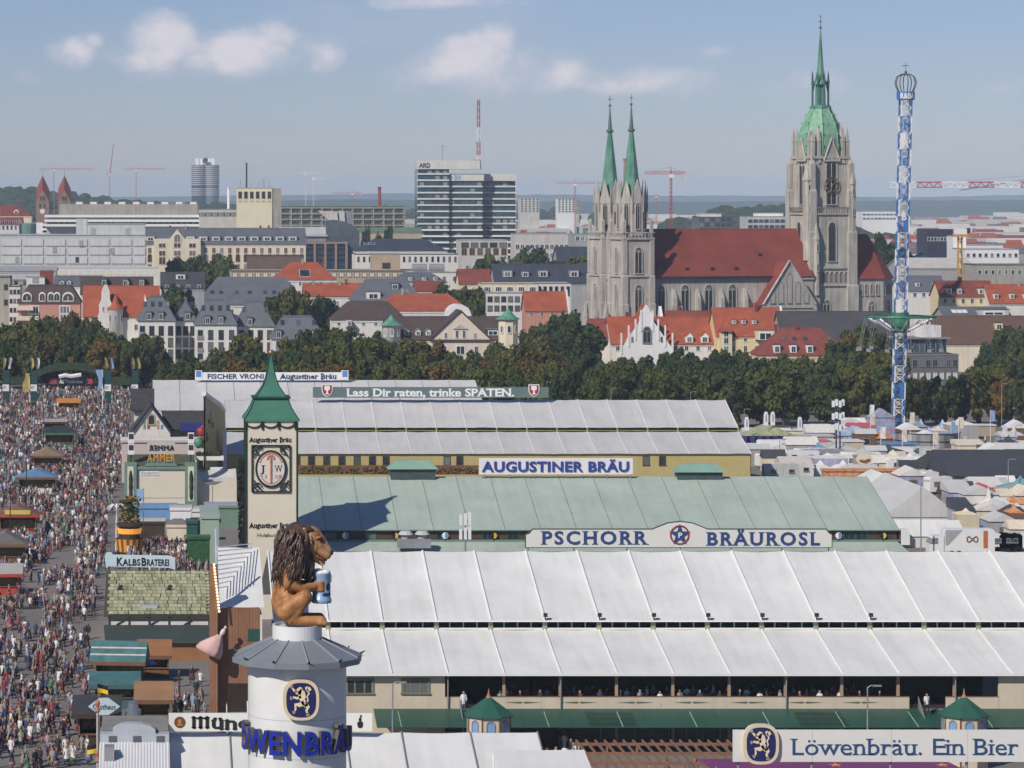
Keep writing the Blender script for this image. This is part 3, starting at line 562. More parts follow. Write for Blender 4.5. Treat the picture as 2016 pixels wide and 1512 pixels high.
# ---------------------------------------------------------------- town houses
RK = random.Random(5)
def house(name, label, x0, x1, Y, D, eave, roof, ridge, wall, rm, wins=(), rz=0.0, cat='house', chim=0, dorm=None, side=None, base=None, inset=None, sky=None, group=None, over=0.4, par=0.5):
 """a building in local metres: origin at the middle of its front foot. eave and ridge are photo rows at its distance."""
 w = M_(x1 - x0, Y); ze = PZ(eave, Y); D = float(D); zr = PZ(ridge, Y + D / 2) if ridge else ze
 t = thing_local(name, label, cat, (PX((x0 + x1) / 2, Y), Y, 0), math.radians(rz), group); a = w / 2
 mb = MB()
 if roof == 'gy': mb.prism([(-a, 0), (a, 0), (a, ze), (0, zr), (-a, ze)], 'y', 0, D)
 elif roof == 'gx': mb.prism([(0, 0), (D, 0), (D, ze), (D / 2, zr - .15), (0, ze)], 'x', -a, a)
 else: mb.box(-a, a, 0, D, 0, ze)
 if roof != 'flat' and roof != 'mans': mb.box(-a - .15, a + .15, -.18, 0, ze - .75, ze - .3)
 wl = mb.build('wall', wall, t); r = MB(); o = over
 if roof == 'gx':
  k = (zr - ze) / (D / 2); r.slab((-a - o, -o, ze - o * k), (a + o, -o, ze - o * k), (a + o, D / 2, zr), (-a - o, D / 2, zr), .22); r.slab((a + o, D + o, ze - o * k), (-a - o, D + o, ze - o * k), (-a - o, D / 2, zr), (a + o, D / 2, zr), .22); r.bar((-a - o, D / 2, zr), (a + o, D / 2, zr), .16, n=5)
 elif roof == 'gy':
  k = (zr - ze) / a; r.slab((-a - o, D + o, ze - o * k), (-a - o, -o, ze - o * k), (0, -o, zr + .1), (0, D + o, zr + .1), .25); r.slab((a + o, -o, ze - o * k), (a + o, D + o, ze - o * k), (0, D + o, zr + .1), (0, -o, zr + .1), .25)
 elif roof in ('hip', 'mans'):
  i = inset if inset is not None else (min(D / 2, a * .8) if roof == 'hip' else 2.2)
  iy = min(i, D / 2) if roof == 'hip' else i;
  if roof == 'hip': iy = D / 2
  b0 = [(-a - o, -o, ze), (a + o, -o, ze), (a + o, D + o, ze), (-a - o, D + o, ze)]; tp = [(-a + i, iy, zr), (a - i, iy, zr), (a - i, D - iy + .01, zr), (-a + i, D - iy + .01, zr)]
  r.hexa(b0 + tp)
  if roof == 'mans': r.box(-a + i + .1, a - i - .1, iy + .1, D - iy - .1, zr, zr + .35)
 elif roof == 'flat':
  r.box(-a + .3, a - .3, .3, D - .3, ze - par, ze - par + .1); r.box(-a - .08, a + .08, -.08, .3, ze - .25, ze + .1); r.box(-a - .08, a + .08, D - .3, D + .08, ze - .25, ze + .1); r.box(-a - .08, -a + .3, .3, D - .3, ze - .25, ze + .1); r.box(a - .3, a + .08, .3, D - .3, ze - .25, ze + .1)
  r.box(-a + .3, a - .3, .3, D - .3, ze - .2, ze - .05)
 ro = r.build('roof', rm, t)
 for (py, n, ww, hh, fm, gm, st) in wins:
  z = PZ(py, Y); me = win_mesh(ww, hh, fm, gm, st) if st < 5 else gwin_mesh(ww, hh, fm, gm, 1, False, .12, .1)
  for q in range(n): place('window', me, wl, (-a + w * (q + .5) / n, -.015, z))
 if side:
  s, rows = side
  for (py, n, ww, hh, fm, gm, st) in rows:
   me = win_mesh(ww, hh, fm, gm, st)
   for q in range(n): place('window', me, wl, (s * (a + .015), D * (q + .5) / n, PZ(py, Y)), s * math.pi / 2)
 for q in range(chim):
  c = MB(); x = RK.uniform(-a * .7, a * .7); y = D / 2 + RK.uniform(-1, 1.5); c.box(x - .4, x + .4, y - .3, y + .3, ze, zr + RK.uniform(.8, 1.6)); c.box(x - .5, x + .5, y - .4, y + .4, zr + .5, zr + .62); c.build('chimney', REDD if RK.random() < .5 else CONC, ro)
 if dorm:
  for (py, fr, dw, dh, dwm, drm, kind) in dorm:
   zd = PZ(py, Y + 1.5); rr = (zd - ze) / max(zr - ze, .1); yb = rr * (D / 2 if roof in ('gx', 'hip') else (inset or 2.2))
   for f in fr:
    x = -a + w * f; d = MB(); yf = yb - .35; L = dh / max((zr - ze) / (D / 2 if roof != 'mans' else (inset or 2.2)), .05) + .6
    if kind == 'sky':
     k = (zr - ze) / ((D / 2 if roof != 'mans' else (inset or 2.2)) + (o if roof != 'gx' else 0)); up = Vector((0, 1, k)).normalized(); nn = Vector((0, -k, 1)).normalized()
     p = Vector((x, yb, ze + (yb + (o if roof != 'gx' else 0)) * k)); A = p - Vector((dw / 2, 0, 0)) + nn * .12; B = p + Vector((dw / 2, 0, 0)) + nn * .12
     d.slab(A, B, B + up * dh, A + up * dh, .1, 0); e = .1; d.quad(A + Vector((e, 0, 0)) + up * e + nn * .01, B - Vector((e, 0, 0)) + up * e + nn * .01, B - Vector((e, 0, 0)) + up * (dh - e) + nn * .01, A + Vector((e, 0, 0)) + up * (dh - e) + nn * .01, 1)
     d.build('skylight', [drm, dwm], ro); continue
    if kind == 'gable':
     d.prism([(x - dw / 2, zd), (x + dw / 2, zd), (x + dw / 2, zd + dh * .65), (x, zd + dh), (x - dw / 2, zd + dh * .65)], 'y', yf, yf + L)
    else: d.box(x - dw / 2, x + dw / 2, yf, yf + L, zd, zd + dh)
    dd = d.build('dormer', dwm, ro); d = MB()
    if kind == 'gable':
     e = .18; d.slab((x - dw / 2 - e, yf + L, zd + dh * .6), (x - dw / 2 - e, yf - e, zd + dh * .6), (x, yf - e, zd + dh + .1), (x, yf + L, zd + dh + .1), .1); d.slab((x + dw / 2 + e, yf - e, zd + dh * .6), (x + dw / 2 + e, yf + L, zd + dh * .6), (x, yf + L, zd + dh + .1), (x, yf - e, zd + dh + .1), .1)
    else: d.box(x - dw / 2 - .15, x + dw / 2 + .15, yf - .15, yf + L, zd + dh, zd + dh + .15)
    d.build('dormer_roof', drm, dd)
    place('window', win_mesh(dw * .7, dh * (.5 if kind == 'gable' else .75), WHITEP, GLASS, 2), dd, (x, yf - .015, zd + .12))
 t['w'] = w; t['ze'] = ze; t['zr'] = zr
 return t, wl, ro
W1 = WHITEP; G1 = GLASS
DKF = mat('dark_window_frame', (.05, .05, .055), .5, .2, 1)
# --- row right behind the trees, left half
house('apartment_house', 'beige apartment block at the left edge, above the trees', -30, 20, 1010, 14, 545, 'flat', None, CONC, TAR, [(570, 3, 1.2, 1.6, DKF, G1, 1), (600, 3, 1.2, 1.6, DKF, G1, 1)])
house('apartment_house', 'narrow white building with square windows left of the salmon house', 18, 40, 1000, 14, 563, 'flat', None, WHITE_W, TAR, [(578, 3, .8, 1.2, DKF, G1, 1), (596, 3, .8, 1.2, DKF, G1, 1), (614, 3, .8, 1.2, DKF, G1, 1), (632, 3, .8, 1.2, DKF, G1, 1)])
t, wl, ro = house('apartment_house', 'salmon pink house with dark mansard roof and cream balconies', 36, 158, 985, 16, 597, 'mans', 563, PINK_W, BROWNR, [(616, 2, 3.2, 2.2, W1, GLASS_R, 3), (632, 2, 3.2, 2.2, W1, GLASS_R, 3)], inset=2.6)
for x, w in ((53, 2.4), (83, 1.4), (100, 1.4), (112, 1.4), (134, 3.0)):
 d = MB(); X = M_(x - 97, 985); d.prism([(X + p, PZ(592, 985) + q) for p, q in arch_poly(w + .6, 2.6, 5, False)], 'y', -.1, 3); dd = d.build('arched_dormer', WHITE_W, ro); place('window', gwin_mesh(w, 2.1, WHITE_W, G1, 2, False, .1, .1), dd, (X, -.12, PZ(592, 985)))
for py in (602, 622, 640):
 d = MB(); d.box(M_(36 - 97, 985) - .3, M_(66 - 97, 985) if py < 610 else M_(76 - 97, 985), -2.2, 0, PZ(py, 985) - 1.3, PZ(py, 985)); d.build('balcony', CREAM_W, t)
t, wl, ro = house('villa', 'white house with tall curved gable, round turret and steep orange roof', 165, 312, 975, 18, 622, 'gx', 563, WHITE_W, RED, [(650, 5, 1.2, 1.8, W1, GLASS_R, 2)], chim=2)
d = MB(); X = M_(208 - 238.5, 975); d.prism([(X - 2.6, 0), (X + 2.6, 0), (X + 2.6, 14), (X + 1.9, 16.5), (X + 2.0, 18.5), (X + 1.3, 20), (X + 1.2, 22.5), (X + .5, 24.3), (X - .5, 24.3), (X - 1.2, 22.5), (X - 1.3, 20), (X - 2, 18.5), (X - 1.9, 16.5), (X - 2.6, 14)], 'y', -1.0, 4); gb = d.build('gable', WHITE_W, t)
for dx in (-.7, .7):
 place('window', win_mesh(.6, 1.4, W1, GLASS_R, 1), gb, (X + dx, -1.02, 16.6)); place('window', win_mesh(.8, 1.8, W1, GLASS_R, 1), gb, (X + dx * 1.3, -1.02, 10))
d = MB(); X = M_(228 - 238.5, 975); d.lathe([(2.1, 0), (2.1, 16.6), (2.35, 16.8), (2.35, 17.2)], 16, (X, -.6, 0)); tu = d.build('turret', WHITE_W, t, True); d = MB(); d.lathe([(2.6, 17.1), (1.2, 18.8), (.1, 22)], 16, (X, -.6, 0)); d.build('turret_roof', RED, tu)
for q in (-.9, 0, .9):
 for z, h in ((13.6, 2.0), (7.4, 2.6)): place('window', win_mesh(.8, h, W1, GLASS_R, 1), tu, (X + 2.12 * math.sin(q), -.6 - 2.12 * math.cos(q), z), q)
d = MB(); X = M_(292 - 238.5, 975); d.add([(X - 1.4, -.1, 13.5), (X + 1.6, -.1, 13.5), (X - 1.1, 4, 21.5), (X - 1.4, .5, 13.5), (X + 1.6, .5, 13.5), (X - 1.1, 4.6, 21.5)], [(0, 1, 2), (3, 5, 4), (0, 2, 5, 3), (1, 4, 5, 2)]); d.build('side_gable', WHITE_W, t)
def mod(label, x0, x1, Y, eave, ridge, nrow, n, rows, rz=0, sky=4, dorms=None):
 t, wl, ro = house('apartment_block', label, x0, x1, Y, 18, eave, 'mans', ridge, WHITE_W, SLATE, [(py, n, 1.5, 2.7, DKF, GLASS_R if i % 2 else G1, 2) for i, py in enumerate(rows)], rz, dorm=[(eave - 26, [(.2 + .6 * q / max(sky - 1, 1)) for q in range(sky)], 1.1, 1.7, GLASS_B, DKF, 'sky'), (eave - 3, dorms or [.3, .62], 1.7, 2.3, SLATE, SLATE, 'box')], inset=3.4, group='modern white blocks under grey mansard roofs')
 for i, py in enumerate(rows):
  if i == 1 or n > 3:
   b = MB(); w = M_(x1 - x0, Y); X = -w / 2 + w * .5 / n; b.box(X - .9, X + .9, -.25, -.2, PZ(py, Y) - .1, PZ(py, Y) + 1.0); b.build('balcony_rail', GREYM, wl)
 return t
mod('white apartment wing with grey mansard roof beside the orange-roofed villa', 271, 345, 960, 632, 585, 2, 4, (660, 683, 706))
mod('recessed link of the white apartment block, narrow dark windows', 345, 386, 967, 632, 588, 1, 3, (660, 683, 706), sky=2, dorms=[.6])
mod('middle white apartment wing with skylights in its grey mansard roof', 384, 466, 953, 640, 592, 2, 4, (668, 692, 714))
mod('grey-roofed white apartment wing left of the three-skylight mansard', 466, 540, 962, 643, 595, 1, 4, (668, 692, 716), sky=2, dorms=[.35])
mod('low grey mansard wing with three skylights rising over the trees', 536, 640, 942, 668, 624, 1, 4, (690,), sky=3, dorms=[.12, .8])
# --- roofs behind, left to centre
house('apartment_house', 'long hipped grey-blue roof with a row of small skylights', 388, 606, 1065, 22, 600, 'hip', 545, WHITE_W, SLATE, [(618, 8, 1.2, 1.6, W1, G1, 2)], dorm=[(580, [.14, .22, .36, .48, .62, .7], 1.3, 1.5, GLASS_B, DKF, 'sky')], inset=7)
t, wl, ro = house('town_house', 'house with orange hipped roof and one large skylight', 540, 662, 1125, 20, 551, 'hip', 516, WHITE_W, RED, [(562, 6, .9, 1.5, W1, G1, 2)], chim=2, dorm=[(546, [.5], 3.6, 4.6, GLASS, WHITEP, 'sky')], inset=6)
house('town_house', 'low orange roof with chimneys left of the slate dormer house', 600, 722, 1088, 14, 582, 'gx', 558, WHITE_W, RED, [], chim=3)
house('town_house', 'slate grey hipped house with a dark roof terrace window', 694, 832, 1060, 18, 592, 'hip', 548, WHITE_W, SLATE, [], dorm=[(588, [.3], 4.5, 2.2, WHITE_W, SLATE, 'box'), (570, [.62], 2.6, 2.0, SLATE, SLATE, 'box')], inset=5)
house('town_house', 'long orange tiled roof behind the cream gabled villa', 742, 925, 1030, 18, 612, 'hip', 578, WHITE_W, RED, [], chim=2, inset=6)
house('town_house', 'dark brown hipped roof behind the trees with white dormer', 655, 800, 998, 16, 630, 'hip', 593, WHITE_W, BROWNR, [(640, 6, 1.0, 1.5, W1, G1, 2)], dorm=[(640, [.22], 1.4, 1.4, WHITE_W, WHITE_W, 'box')], inset=5)
d = house('studio', 'white barrel-roofed studio behind the cream pediment', 880, 928, 985, 10, 622, 'flat', None, WHITE_W, WHITEP, [])
b = MB(); b.prism([(M_(24, 985) * x, PZ(622, 985) + z) for x, z in [(-1, 0), (-.9, 1.6), (-.6, 2.8), (-.2, 3.4), (.3, 3.3), (.75, 2.4), (.95, 1.0), (1, 0)]], 'y', 0, 10); b.build('barrel_roof', WHITEP, d[0])
Yv = 940
t, wl, ro = house('villa', 'cream villa with broad pediment gable, brown roof and green-capped turrets', 762, 1000, Yv, 18, 668, 'gx', 623, CREAM_W, BROWNR, [(690, 9, 1.2, 1.9, W1, G1, 2)], dorm=[(660, [.165, .26, .345], 1.5, 1.9, WHITE_W, COPPER, 'gable'), (660, [.88], 4.0, 1.7, SLATED, COPPER, 'box')], cat='villa')
X0 = M_(905 - 881, Yv); b = MB(); zg, za = PZ(667, Yv), PZ(613, Yv); b.prism([(X0 - 8.3, 0), (X0 + 8.3, 0), (X0 + 8.3, zg), (X0, za), (X0 - 8.3, zg)], 'y', -2.5, 9); pg = b.build('pediment', mat('rose_cream_plaster', (.70, .60, .50), .85, .06, .3, streak=.2), t)
b = MB()
for s in (-1, 1): b.slab((X0 + s * 8.8, 9, zg - .3), (X0 + s * 8.8, -3, zg - .3), (X0, -3, za + .2), (X0, 9, za + .2), .3 * s)
b.box(X0 - 8.6, X0 + 8.6, -2.9, -2.5, zg - .7, zg - .1); b.build('pediment_roof', BROWNR, pg)
for x, w, z, h in ((-1.0, .9, zg + .4, 2.1), (1.0, .9, zg + .4, 2.1), (-4.2, .8, zg + .3, 1.5), (4.2, .8, zg + .3, 1.5), (-4.5, 1.1, zg - 4.2, 2.2), (0, 2.6, zg - 4.2, 2.4), (4.5, 1.1, zg - 4.2, 2.2)): place('window', win_mesh(w, h, W1, G1, 2), pg, (X0 + x, -2.52, z))
b = MB(); b.prism([(X0 - 2.1, zg + 2.9), (X0 + 2.1, zg + 2.9), (X0, zg + 4.2)], 'y', -2.85, -2.5); b.build('window_hood', STONE, pg)
for px, rr, zt, za2, n, nm in ((770, 2.7, 641, 625, 16, 'round'), (1000, 2.9, 629, 612, 8, 'octagonal')):
 b = MB(); X = M_(px - 881, Yv); b.lathe([(rr, 0), (rr, PZ(zt, Yv)), (rr * 1.12, PZ(zt, Yv) + .2)], n, (X, -.5, 0)); tu = b.build('turret', WHITE_W if n == 16 else CREAM_W, t, n == 16); b = MB(); b.lathe([(rr * 1.3, PZ(zt, Yv) + .1), (rr * .75, PZ(zt, Yv) + 1.0), (rr * .25, PZ(za2, Yv)), (.05, PZ(za2, Yv) + .8)], n, (X, -.5, 0)); b.build('turret_roof', COPPER, tu)
 for q in (-.8, 0, .8): place('window', gwin_mesh(.8, 1.9, W1, G1, 1, False, .12, .1), tu, (X + rr * .96 * math.sin(q), -.5 - rr * .96 * math.cos(q), PZ(zt, Yv) - 2.8 if n == 16 else PZ(zt, Yv) - 3.6), q)
t, wl, ro = house('town_house', 'house with white stepped gable and orange roof left of the church', 1036, 1118, 1000, 12, 610, 'gx', 574, PINK_W, RED, [(622, 4, .9, 1.5, W1, G1, 2)])
b = MB(); X = t['w'] / 2
for i in range(8): b.box(X - .05, X + .5, 6 - (6.8 - i * .82), 6 + (6.8 - i * .82), t['ze'] - 1 + i * .85 if i else 0, t['ze'] - 1 + (i + 1) * .85 + .25)
b.build('stepped_gable', WHITEP, t)
house('office_block', 'white balcony flats with dark window bands behind the trees', 958, 1052, 1045, 14, 576, 'flat', None, WHITE_W, FLATR, [(594, 7, 1.6, 1.7, DKF, G1, 2), (612, 7, 1.6, 1.7, DKF, G1, 2)], cat='office block')
house('office_block', 'upper white penthouse flats with planted terrace', 948, 1060, 1066, 12, 558, 'flat', None, CREAM_W, FLATR, [(574, 5, 2.2, 1.6, W1, G1, 3)], cat='office block')
house('office_block', 'white office with tall windows below the dark blue roof', 1056, 1124, 1072, 12, 557, 'flat', None, WHITE_W, SLATE, [(582, 6, 1.1, 3.0, DKF, G1, 1)], cat='office block')
house('town_house', 'long dark blue roof with grey dormers left of the church', 975, 1160, 1120, 18, 556, 'gx', 520, GREY_W, mat('blue_black_roof', (.045, .055, .08), .6, .2, .3), [], dorm=[(545, [.14, .52, .85], 3.2, 2.2, GREY_W, SLATE, 'box'), (545, [.33], 2.4, 1.8, GREY_W, SLATE, 'box')])
house('town_house', 'red brick-roofed house with tall chimney beside the barrel-vented block', 905, 985, 1130, 14, 558, 'gx', 530, CREAM_W, REDD, [], chim=1)
house('commercial_hall', 'long low beige hall with flat dark roof behind the orange roofs', 455, 845, 1190, 26, 533, 'flat', None, mat('beige_cladding', (.42, .34, .25), .8, .1, .3, streak=.3), TAR, [(545, 26, 1.8, 1.7, DKF, CREAM_W, 2)], cat='hall')
house('rooftop_box', 'beige rooftop plant box with dark door on the long hall', 733, 788, 1205, 12, 500, 'flat', None, MATS['beige_cladding'], FLATR, [(528, 1, 3, 2.0, DKF, DARK, 1)], cat='building')
house('rooftop_box', 'dark brown rooftop block beside the cream palace', 488, 596, 1215, 14, 503, 'flat', None, mat('brown_cladding', (.14, .095, .08), .8, .15, .3), TAR, [], cat='building')
t, wl, ro = house('office_block', 'white gable-ended block with two grey ventilation barrels on top', 804, 905, 1150, 16, 536, 'flat', None, WHITE_W, FLATR, [(552, 5, 1.0, 1.3, DKF, G1, 1)], cat='office block')
for x in (-4.5, 1.5):
 b = MB(); b.bar((x - 2.6, 6, PZ(536, 1150) + 1.5), (x + 2.6, 6, PZ(536, 1150) + 1.5), 1.4, n=12); b.build('ventilation_barrel', GREYM, ro)
house('office_block', 'grey-roofed low house in front of the ventilation barrels', 770, 880, 1110, 14, 556, 'hip', 536, WHITE_W, SLATE, [], dorm=[(552, [.35, .6, .8], 1.3, 1.2, WHITE_W, SLATE, 'box')], inset=5, cat='house')
house('town_house', 'small twin red gable roofs with white party wall', 818, 868, 1075, 10, 572, 'gx', 553, WHITE_W, REDD, [], cat='house')
house('department_store', 'stepped white department store with slit windows and dark upper roof', 700, 902, 1320, 24, 500, 'flat', None, WHITE_W, TAR, [(515, 18, .9, 2.0, DKF, G1, 1)], cat='store')
house('department_store', 'dark blue hipped upper roof of the store with twin skylights', 702, 880, 1350, 24, 494, 'hip', 470, WHITE_W, mat('blue_black_roof', (.045, .055, .08)), [], dorm=[(482, [.12, .19], 2, 2, GLASS_B, WHITEP, 'sky')], inset=8, cat='store')
house('office_block', 'beige two-tier block with ochre window band before the glass tower', 906, 1000, 1480, 20, 472, 'flat', None, CONC_L, FLATR, [(487, 5, 3.4, 2.2, DKF, G1, 2), (502, 6, 2.6, 3.2, mat('ochre_panel', (.42, .24, .12), .7, .1, .5), G1, 2)], cat='office block')
house('office_block', 'cream concrete block with blank upper storey right of the glass tower', 1014, 1130, 1550, 20, 460, 'flat', None, CONC_L, FLATR, [(490, 12, 2.0, 2.2, W1, G1, 2), (507, 12, 2.0, 2.2, W1, G1, 2)], cat='office block')
house('town_house', 'dark gabled house with turquoise-grey front before the concrete block', 1010, 1082, 1330, 14, 516, 'gy', 484, GREY_L, SLATED, [], cat='house')
house('warehouse', 'black-glazed depot with pale green roof left of the church', 1132, 1172, 1400, 24, 462, 'flat', None, GREY_W, COPPER_L, [(474, 4, 1.8, 2.0, W1, G1, 2)], cat='warehouse')
house('warehouse', 'dark blue hipped warehouse roof hard left of the church tower', 1100, 1175, 1250, 20, 518, 'gx', 486, GREY_W, MATS['blue_black_roof'], [], cat='warehouse')
# --- left, behind
t, wl, ro = house('exhibition_hall', 'huge pale grey hall with three rows of blank panels', -40, 288, 1260, 40, 463, 'flat', None, GREY_L, FLATR, [], cat='hall')
PAN = mat('white_grey_panel', (.60, .61, .60), .6, .06, .2, streak=.3)
for r in range(3):
 for c in range(8):
  b = MB(); xa = M_(-40 + c * 43.5 - 124 + 3, 1260) - M_(4, 1260); xb = min(xa + M_(39, 1260), t['w'] / 2 - .4); z1 = PZ(471 + r * 17.5, 1260); b.box(xa, xb, -.3, 0, z1 - M_(13, 1260), z1); b.build('panel', PAN, wl)
for px, py in ((160, 479), (108, 492), (222, 494), (34, 511), (152, 511)):
 place('window', win_mesh(1.4, 2.0, GREYM, GREY_W if px != 152 else DARK, 1), wl, (M_(px - 124, 1260), -.32, PZ(py, 1260) - 1))
t, wl, ro = house('exhibition_hall', 'taller plain grey hall tower with a stair head above the panelled hall', 150, 286, 1275, 30, 441, 'flat', None, GREY_L, FLATR, [(462, 2, 1.6, 2.4, GREYM, GREY_W, 1)], cat='hall')
b = MB(); b.box(-t['w'] / 2, -t['w'] / 2 + 4.2, -.2, 8, 0, PZ(431, 1275)); b.build('stair_tower', GREY_L, t)
house('low_hall', 'low white flat-roofed annexe in front of the panelled hall', 105, 312, 1180, 16, 527, 'flat', None, WHITE_W, GREY_L, [(540, 14, 1.5, 1.6, W1, CREAM_W, 1)], cat='hall')
house('low_hall', 'low grey shed roofs at the left edge above the white block', -40, 110, 1150, 18, 533, 'gx', 524, GREY_L, GREY_W, [], cat='hall')
house('town_house', 'grey-tarred house with white rooftop cabin at far left', -30, 58, 1090, 14, 552, 'flat', None, CONC, FLATR, [(560, 5, 1.1, 1.4, DKF, G1, 1)])
t, wl, ro = house('rooftop_cabin', 'white rooftop cabin with red fire wall beside it', 52, 88, 1070, 8, 545, 'flat', None, WHITE_W, FLATR, [(556, 1, 2, 1.4, GREYM, GREY_W, 1)], cat='building')
b = MB(); b.box(M_(8, 1070), M_(34, 1070), 2, 7, 0, PZ(533, 1070)); b.build('fire_wall', REDD, t)
house('town_house', 'grey slate house with two white dormers behind the dark mansard', 108, 200, 1045, 14, 562, 'gx', 543, WHITE_W, SLATE, [], dorm=[(560, [.15, .3, .75], 1.4, 1.5, WHITE_W, SLATE, 'gable')])
house('town_house', 'dark brown steep roof with grey dormers behind the orange villa roof', 160, 300, 1035, 14, 578, 'gx', 545, WHITE_W, BROWNR, [], dorm=[(565, [.32, .62, .85], 1.8, 2.6, SLATE, SLATE, 'box')])
house('town_house', 'small dark green-grey house with white dormer right of the orange villa', 318, 402, 1045, 12, 566, 'gx', 536, GREY_W, SLATED, [(572, 4, 1.2, 1.8, W1, G1, 2)], dorm=[(550, [.45], 3.0, 1.6, WHITE_W, SLATE, 'box')])
Yp = 1360
t, wl, ro = house('palace', 'long cream palace with slate roof, arched lower windows and central gable', 287, 602, Yp, 26, 480, 'gx', 449, CREAM_W, SLATE, [(498, 20, 1.6, 2.2, CREAM_W, GLASS_R, 2), (516, 20, 1.8, 3.4, CREAM_W, GLASS_R, 9), (532, 20, 1.8, 2.6, CREAM_W, GLASS_R, 2)], dorm=[(474, [.03, .28, .36, .44, .52, .60, .68, .76, .84, .92], 3.4, 1.9, GREY_L, SLATE, 'box')], cat='palace', chim=4)
b = MB(); X = M_(349 - 444.5, Yp); b.prism([(X - 9.6, 0), (X + 9.6, 0), (X + 9.6, PZ(470, Yp)), (X + 3, PZ(470, Yp)), (X, PZ(452, Yp)), (X - 3, PZ(470, Yp)), (X - 9.6, PZ(470, Yp))], 'y', -2.5, 8); rz_ = b.build('central_gable', CREAM_W, t)
place('window', gwin_mesh(2.4, 3.0, CREAM_W, GLASS_R, 2, False, .4), rz_, (X, -2.53, PZ(476, Yp)))
for py, h in ((487, 1.9), (503, 2.2), (520, 3.2)):
 for x in (-6.2, 0, 6.2): place('window', win_mesh(3.2 if py < 500 or x == 0 else 3.0, h, CREAM_W, GLASS_R, 2), rz_, (X + x, -2.53, PZ(py, Yp)))
house('office_block', 'white colonnaded office with dark red roof at the left edge', -30, 43, 1720, 18, 441, 'gx', 428, WHITE_W, REDD, [(452, 9, 1.2, 5, W1, G1, 1)], cat='office block')
house('barracks', 'dark red hipped roof at the left edge before the twin brick towers', -60, 62, 1900, 24, 425, 'hip', 404, CREAM_W, REDD, [], inset=9, dorm=[(420, [.45, .75], 3, 2.5, WHITE_W, REDD, 'gable')], cat='building')
t, wl, ro = house('office_block', 'rounded green glass office with white horizontal bands', 38, 122, 1660, 20, 440, 'flat', None, GLASS_B, FLATR, [], cat='office block')
for py in (440, 449, 458):
 b = MB(); a = t['w'] / 2; b.box(a * .1, a + .4, -1.4, .2, PZ(py, 1660) - 1.2, PZ(py, 1660)); b.build('band', WHITEP, t)
b = MB(); b.box(-.2 * a, .1 * a, -.8, 4, 0, PZ(438, 1660)); b.build('stair_core', WHITEP, t); b = MB(); b.lathe([(a * .42, 0), (a * .42, PZ(441, 1660))], 18, (-a * .6, a * .3, 0)); b.build('drum', mat('green_glass', (.12, .22, .20), .2, .2, .4), t)
t, wl, ro = house('station_building', 'very long pale concrete hall with terraces and a blank upper storey', 92, 392, 1610, 40, 424, 'flat', None, CONC_L, FLATR, [(440, 26, 2.2, 1.4, DKF, G1, 2)], cat='hall')
for py in (423, 432, 441):
 b = MB(); b.box(-t['w'] / 2 - 1, t['w'] / 2 + .6, -2.2 - (py - 423) * .12, .1, PZ(py, 1610) - 1.2, PZ(py, 1610)); b.build('terrace', WHITEP, t)
b = MB(); b.box(-t['w'] / 2 + M_(25, 1610), t['w'] / 2 - .5, 6, 34, PZ(424, 1610), PZ(402, 1612)); up = b.build('upper_storey', CONC, t)
for i in range(9):
 b = MB(); x = -t['w'] / 2 + 14 + i * 7.0; b.box(x, x + 3.2, 10, 16, PZ(402, 1612), PZ(402, 1612) + 1.1); b.build('roof_plant', WHITEP, up)
house('office_block', 'small grey annexe between the concrete hall and the cream silo', 392, 466, 1600, 20, 412, 'flat', None, CONC_L, FLATR, [(425, 6, 3, 1.6, DKF, CONC, 2)], cat='office block')
Ys = 1560
t, wl, ro = house('silo_tower', 'tall cream silo with open top storey of six bays and a chimney pipe', 467, 536, Ys, 14, 370, 'flat', None, mat('cream_silo', (.72, .66, .47), .85, .05, .2), CONC, [], cat='tower')
for i in range(6):
 x = -t['w'] / 2 + t['w'] * (i + .5) / 6; place('window', win_mesh(2.1, 3.5, MATS['cream_silo'], DARK, 1), wl, (x, -.02, PZ(391, Ys))); place('window', win_mesh(1.8, .6, MATS['cream_silo'], CONC, 1), wl, (x, -.02, PZ(397, Ys)))
b = MB(); b.box(t['w'] / 2, t['w'] / 2 + 4.2, .5, 13, 0, PZ(371, Ys)); b.build('shade_toned_side', CONC, t)  # right side face of the silo; its shade is put into the darker colour
b = MB(); x = M_(486 - 501.5, Ys); b.bar((x, 5, PZ(370, Ys)), (x, 5, PZ(320, Ys)), .42, n=8); b.build('chimney_pipe', mat('dark_rust', (.07, .05, .045), .8, .3, .5), t)
b = MB()
for i in range(12): x = RK.uniform(-7, 8); b.bar((x, RK.uniform(2, 9), PZ(369, Ys)), (x, 4, PZ(369, Ys) + RK.uniform(1.5, 4.5)), .07, n=4)
tag(b.build('antennas', GREYM, t), kind='stuff')
t, wl, ro = house('parking_building', 'long concrete grid building with green roof and dark bays', 553, 796, 1770, 30, 406, 'flat', None, DARK, mat('green_sheet_roof', (.13, .20, .12), .8, .15, .2), [], cat='building')
for r in range(4):
 b = MB(); z = PZ(408 + r * 11.5, 1770); b.box(-t['w'] / 2, t['w'] / 2, -.9, 0, z - .7, z); b.build('floor_beam', CONC, t)
for c in range(13):
 b = MB(); x = -t['w'] / 2 + t['w'] * c / 12; b.box(x - .35, x + .35, -.8, -.02, 0, PZ(408, 1770) - .7); b.build('pier', CONC, t)
for r in range(3):
 for c in range(12):
  x = -t['w'] / 2 + t['w'] * (c + .5) / 12; place('bay_panel', win_mesh(4.4, 1.7, CONC, mat('dark_bay', (.075, .07, .065), .8, .3, .5), 1), t, (x, -.05, PZ(419 + r * 11.5, 1770) + .2))
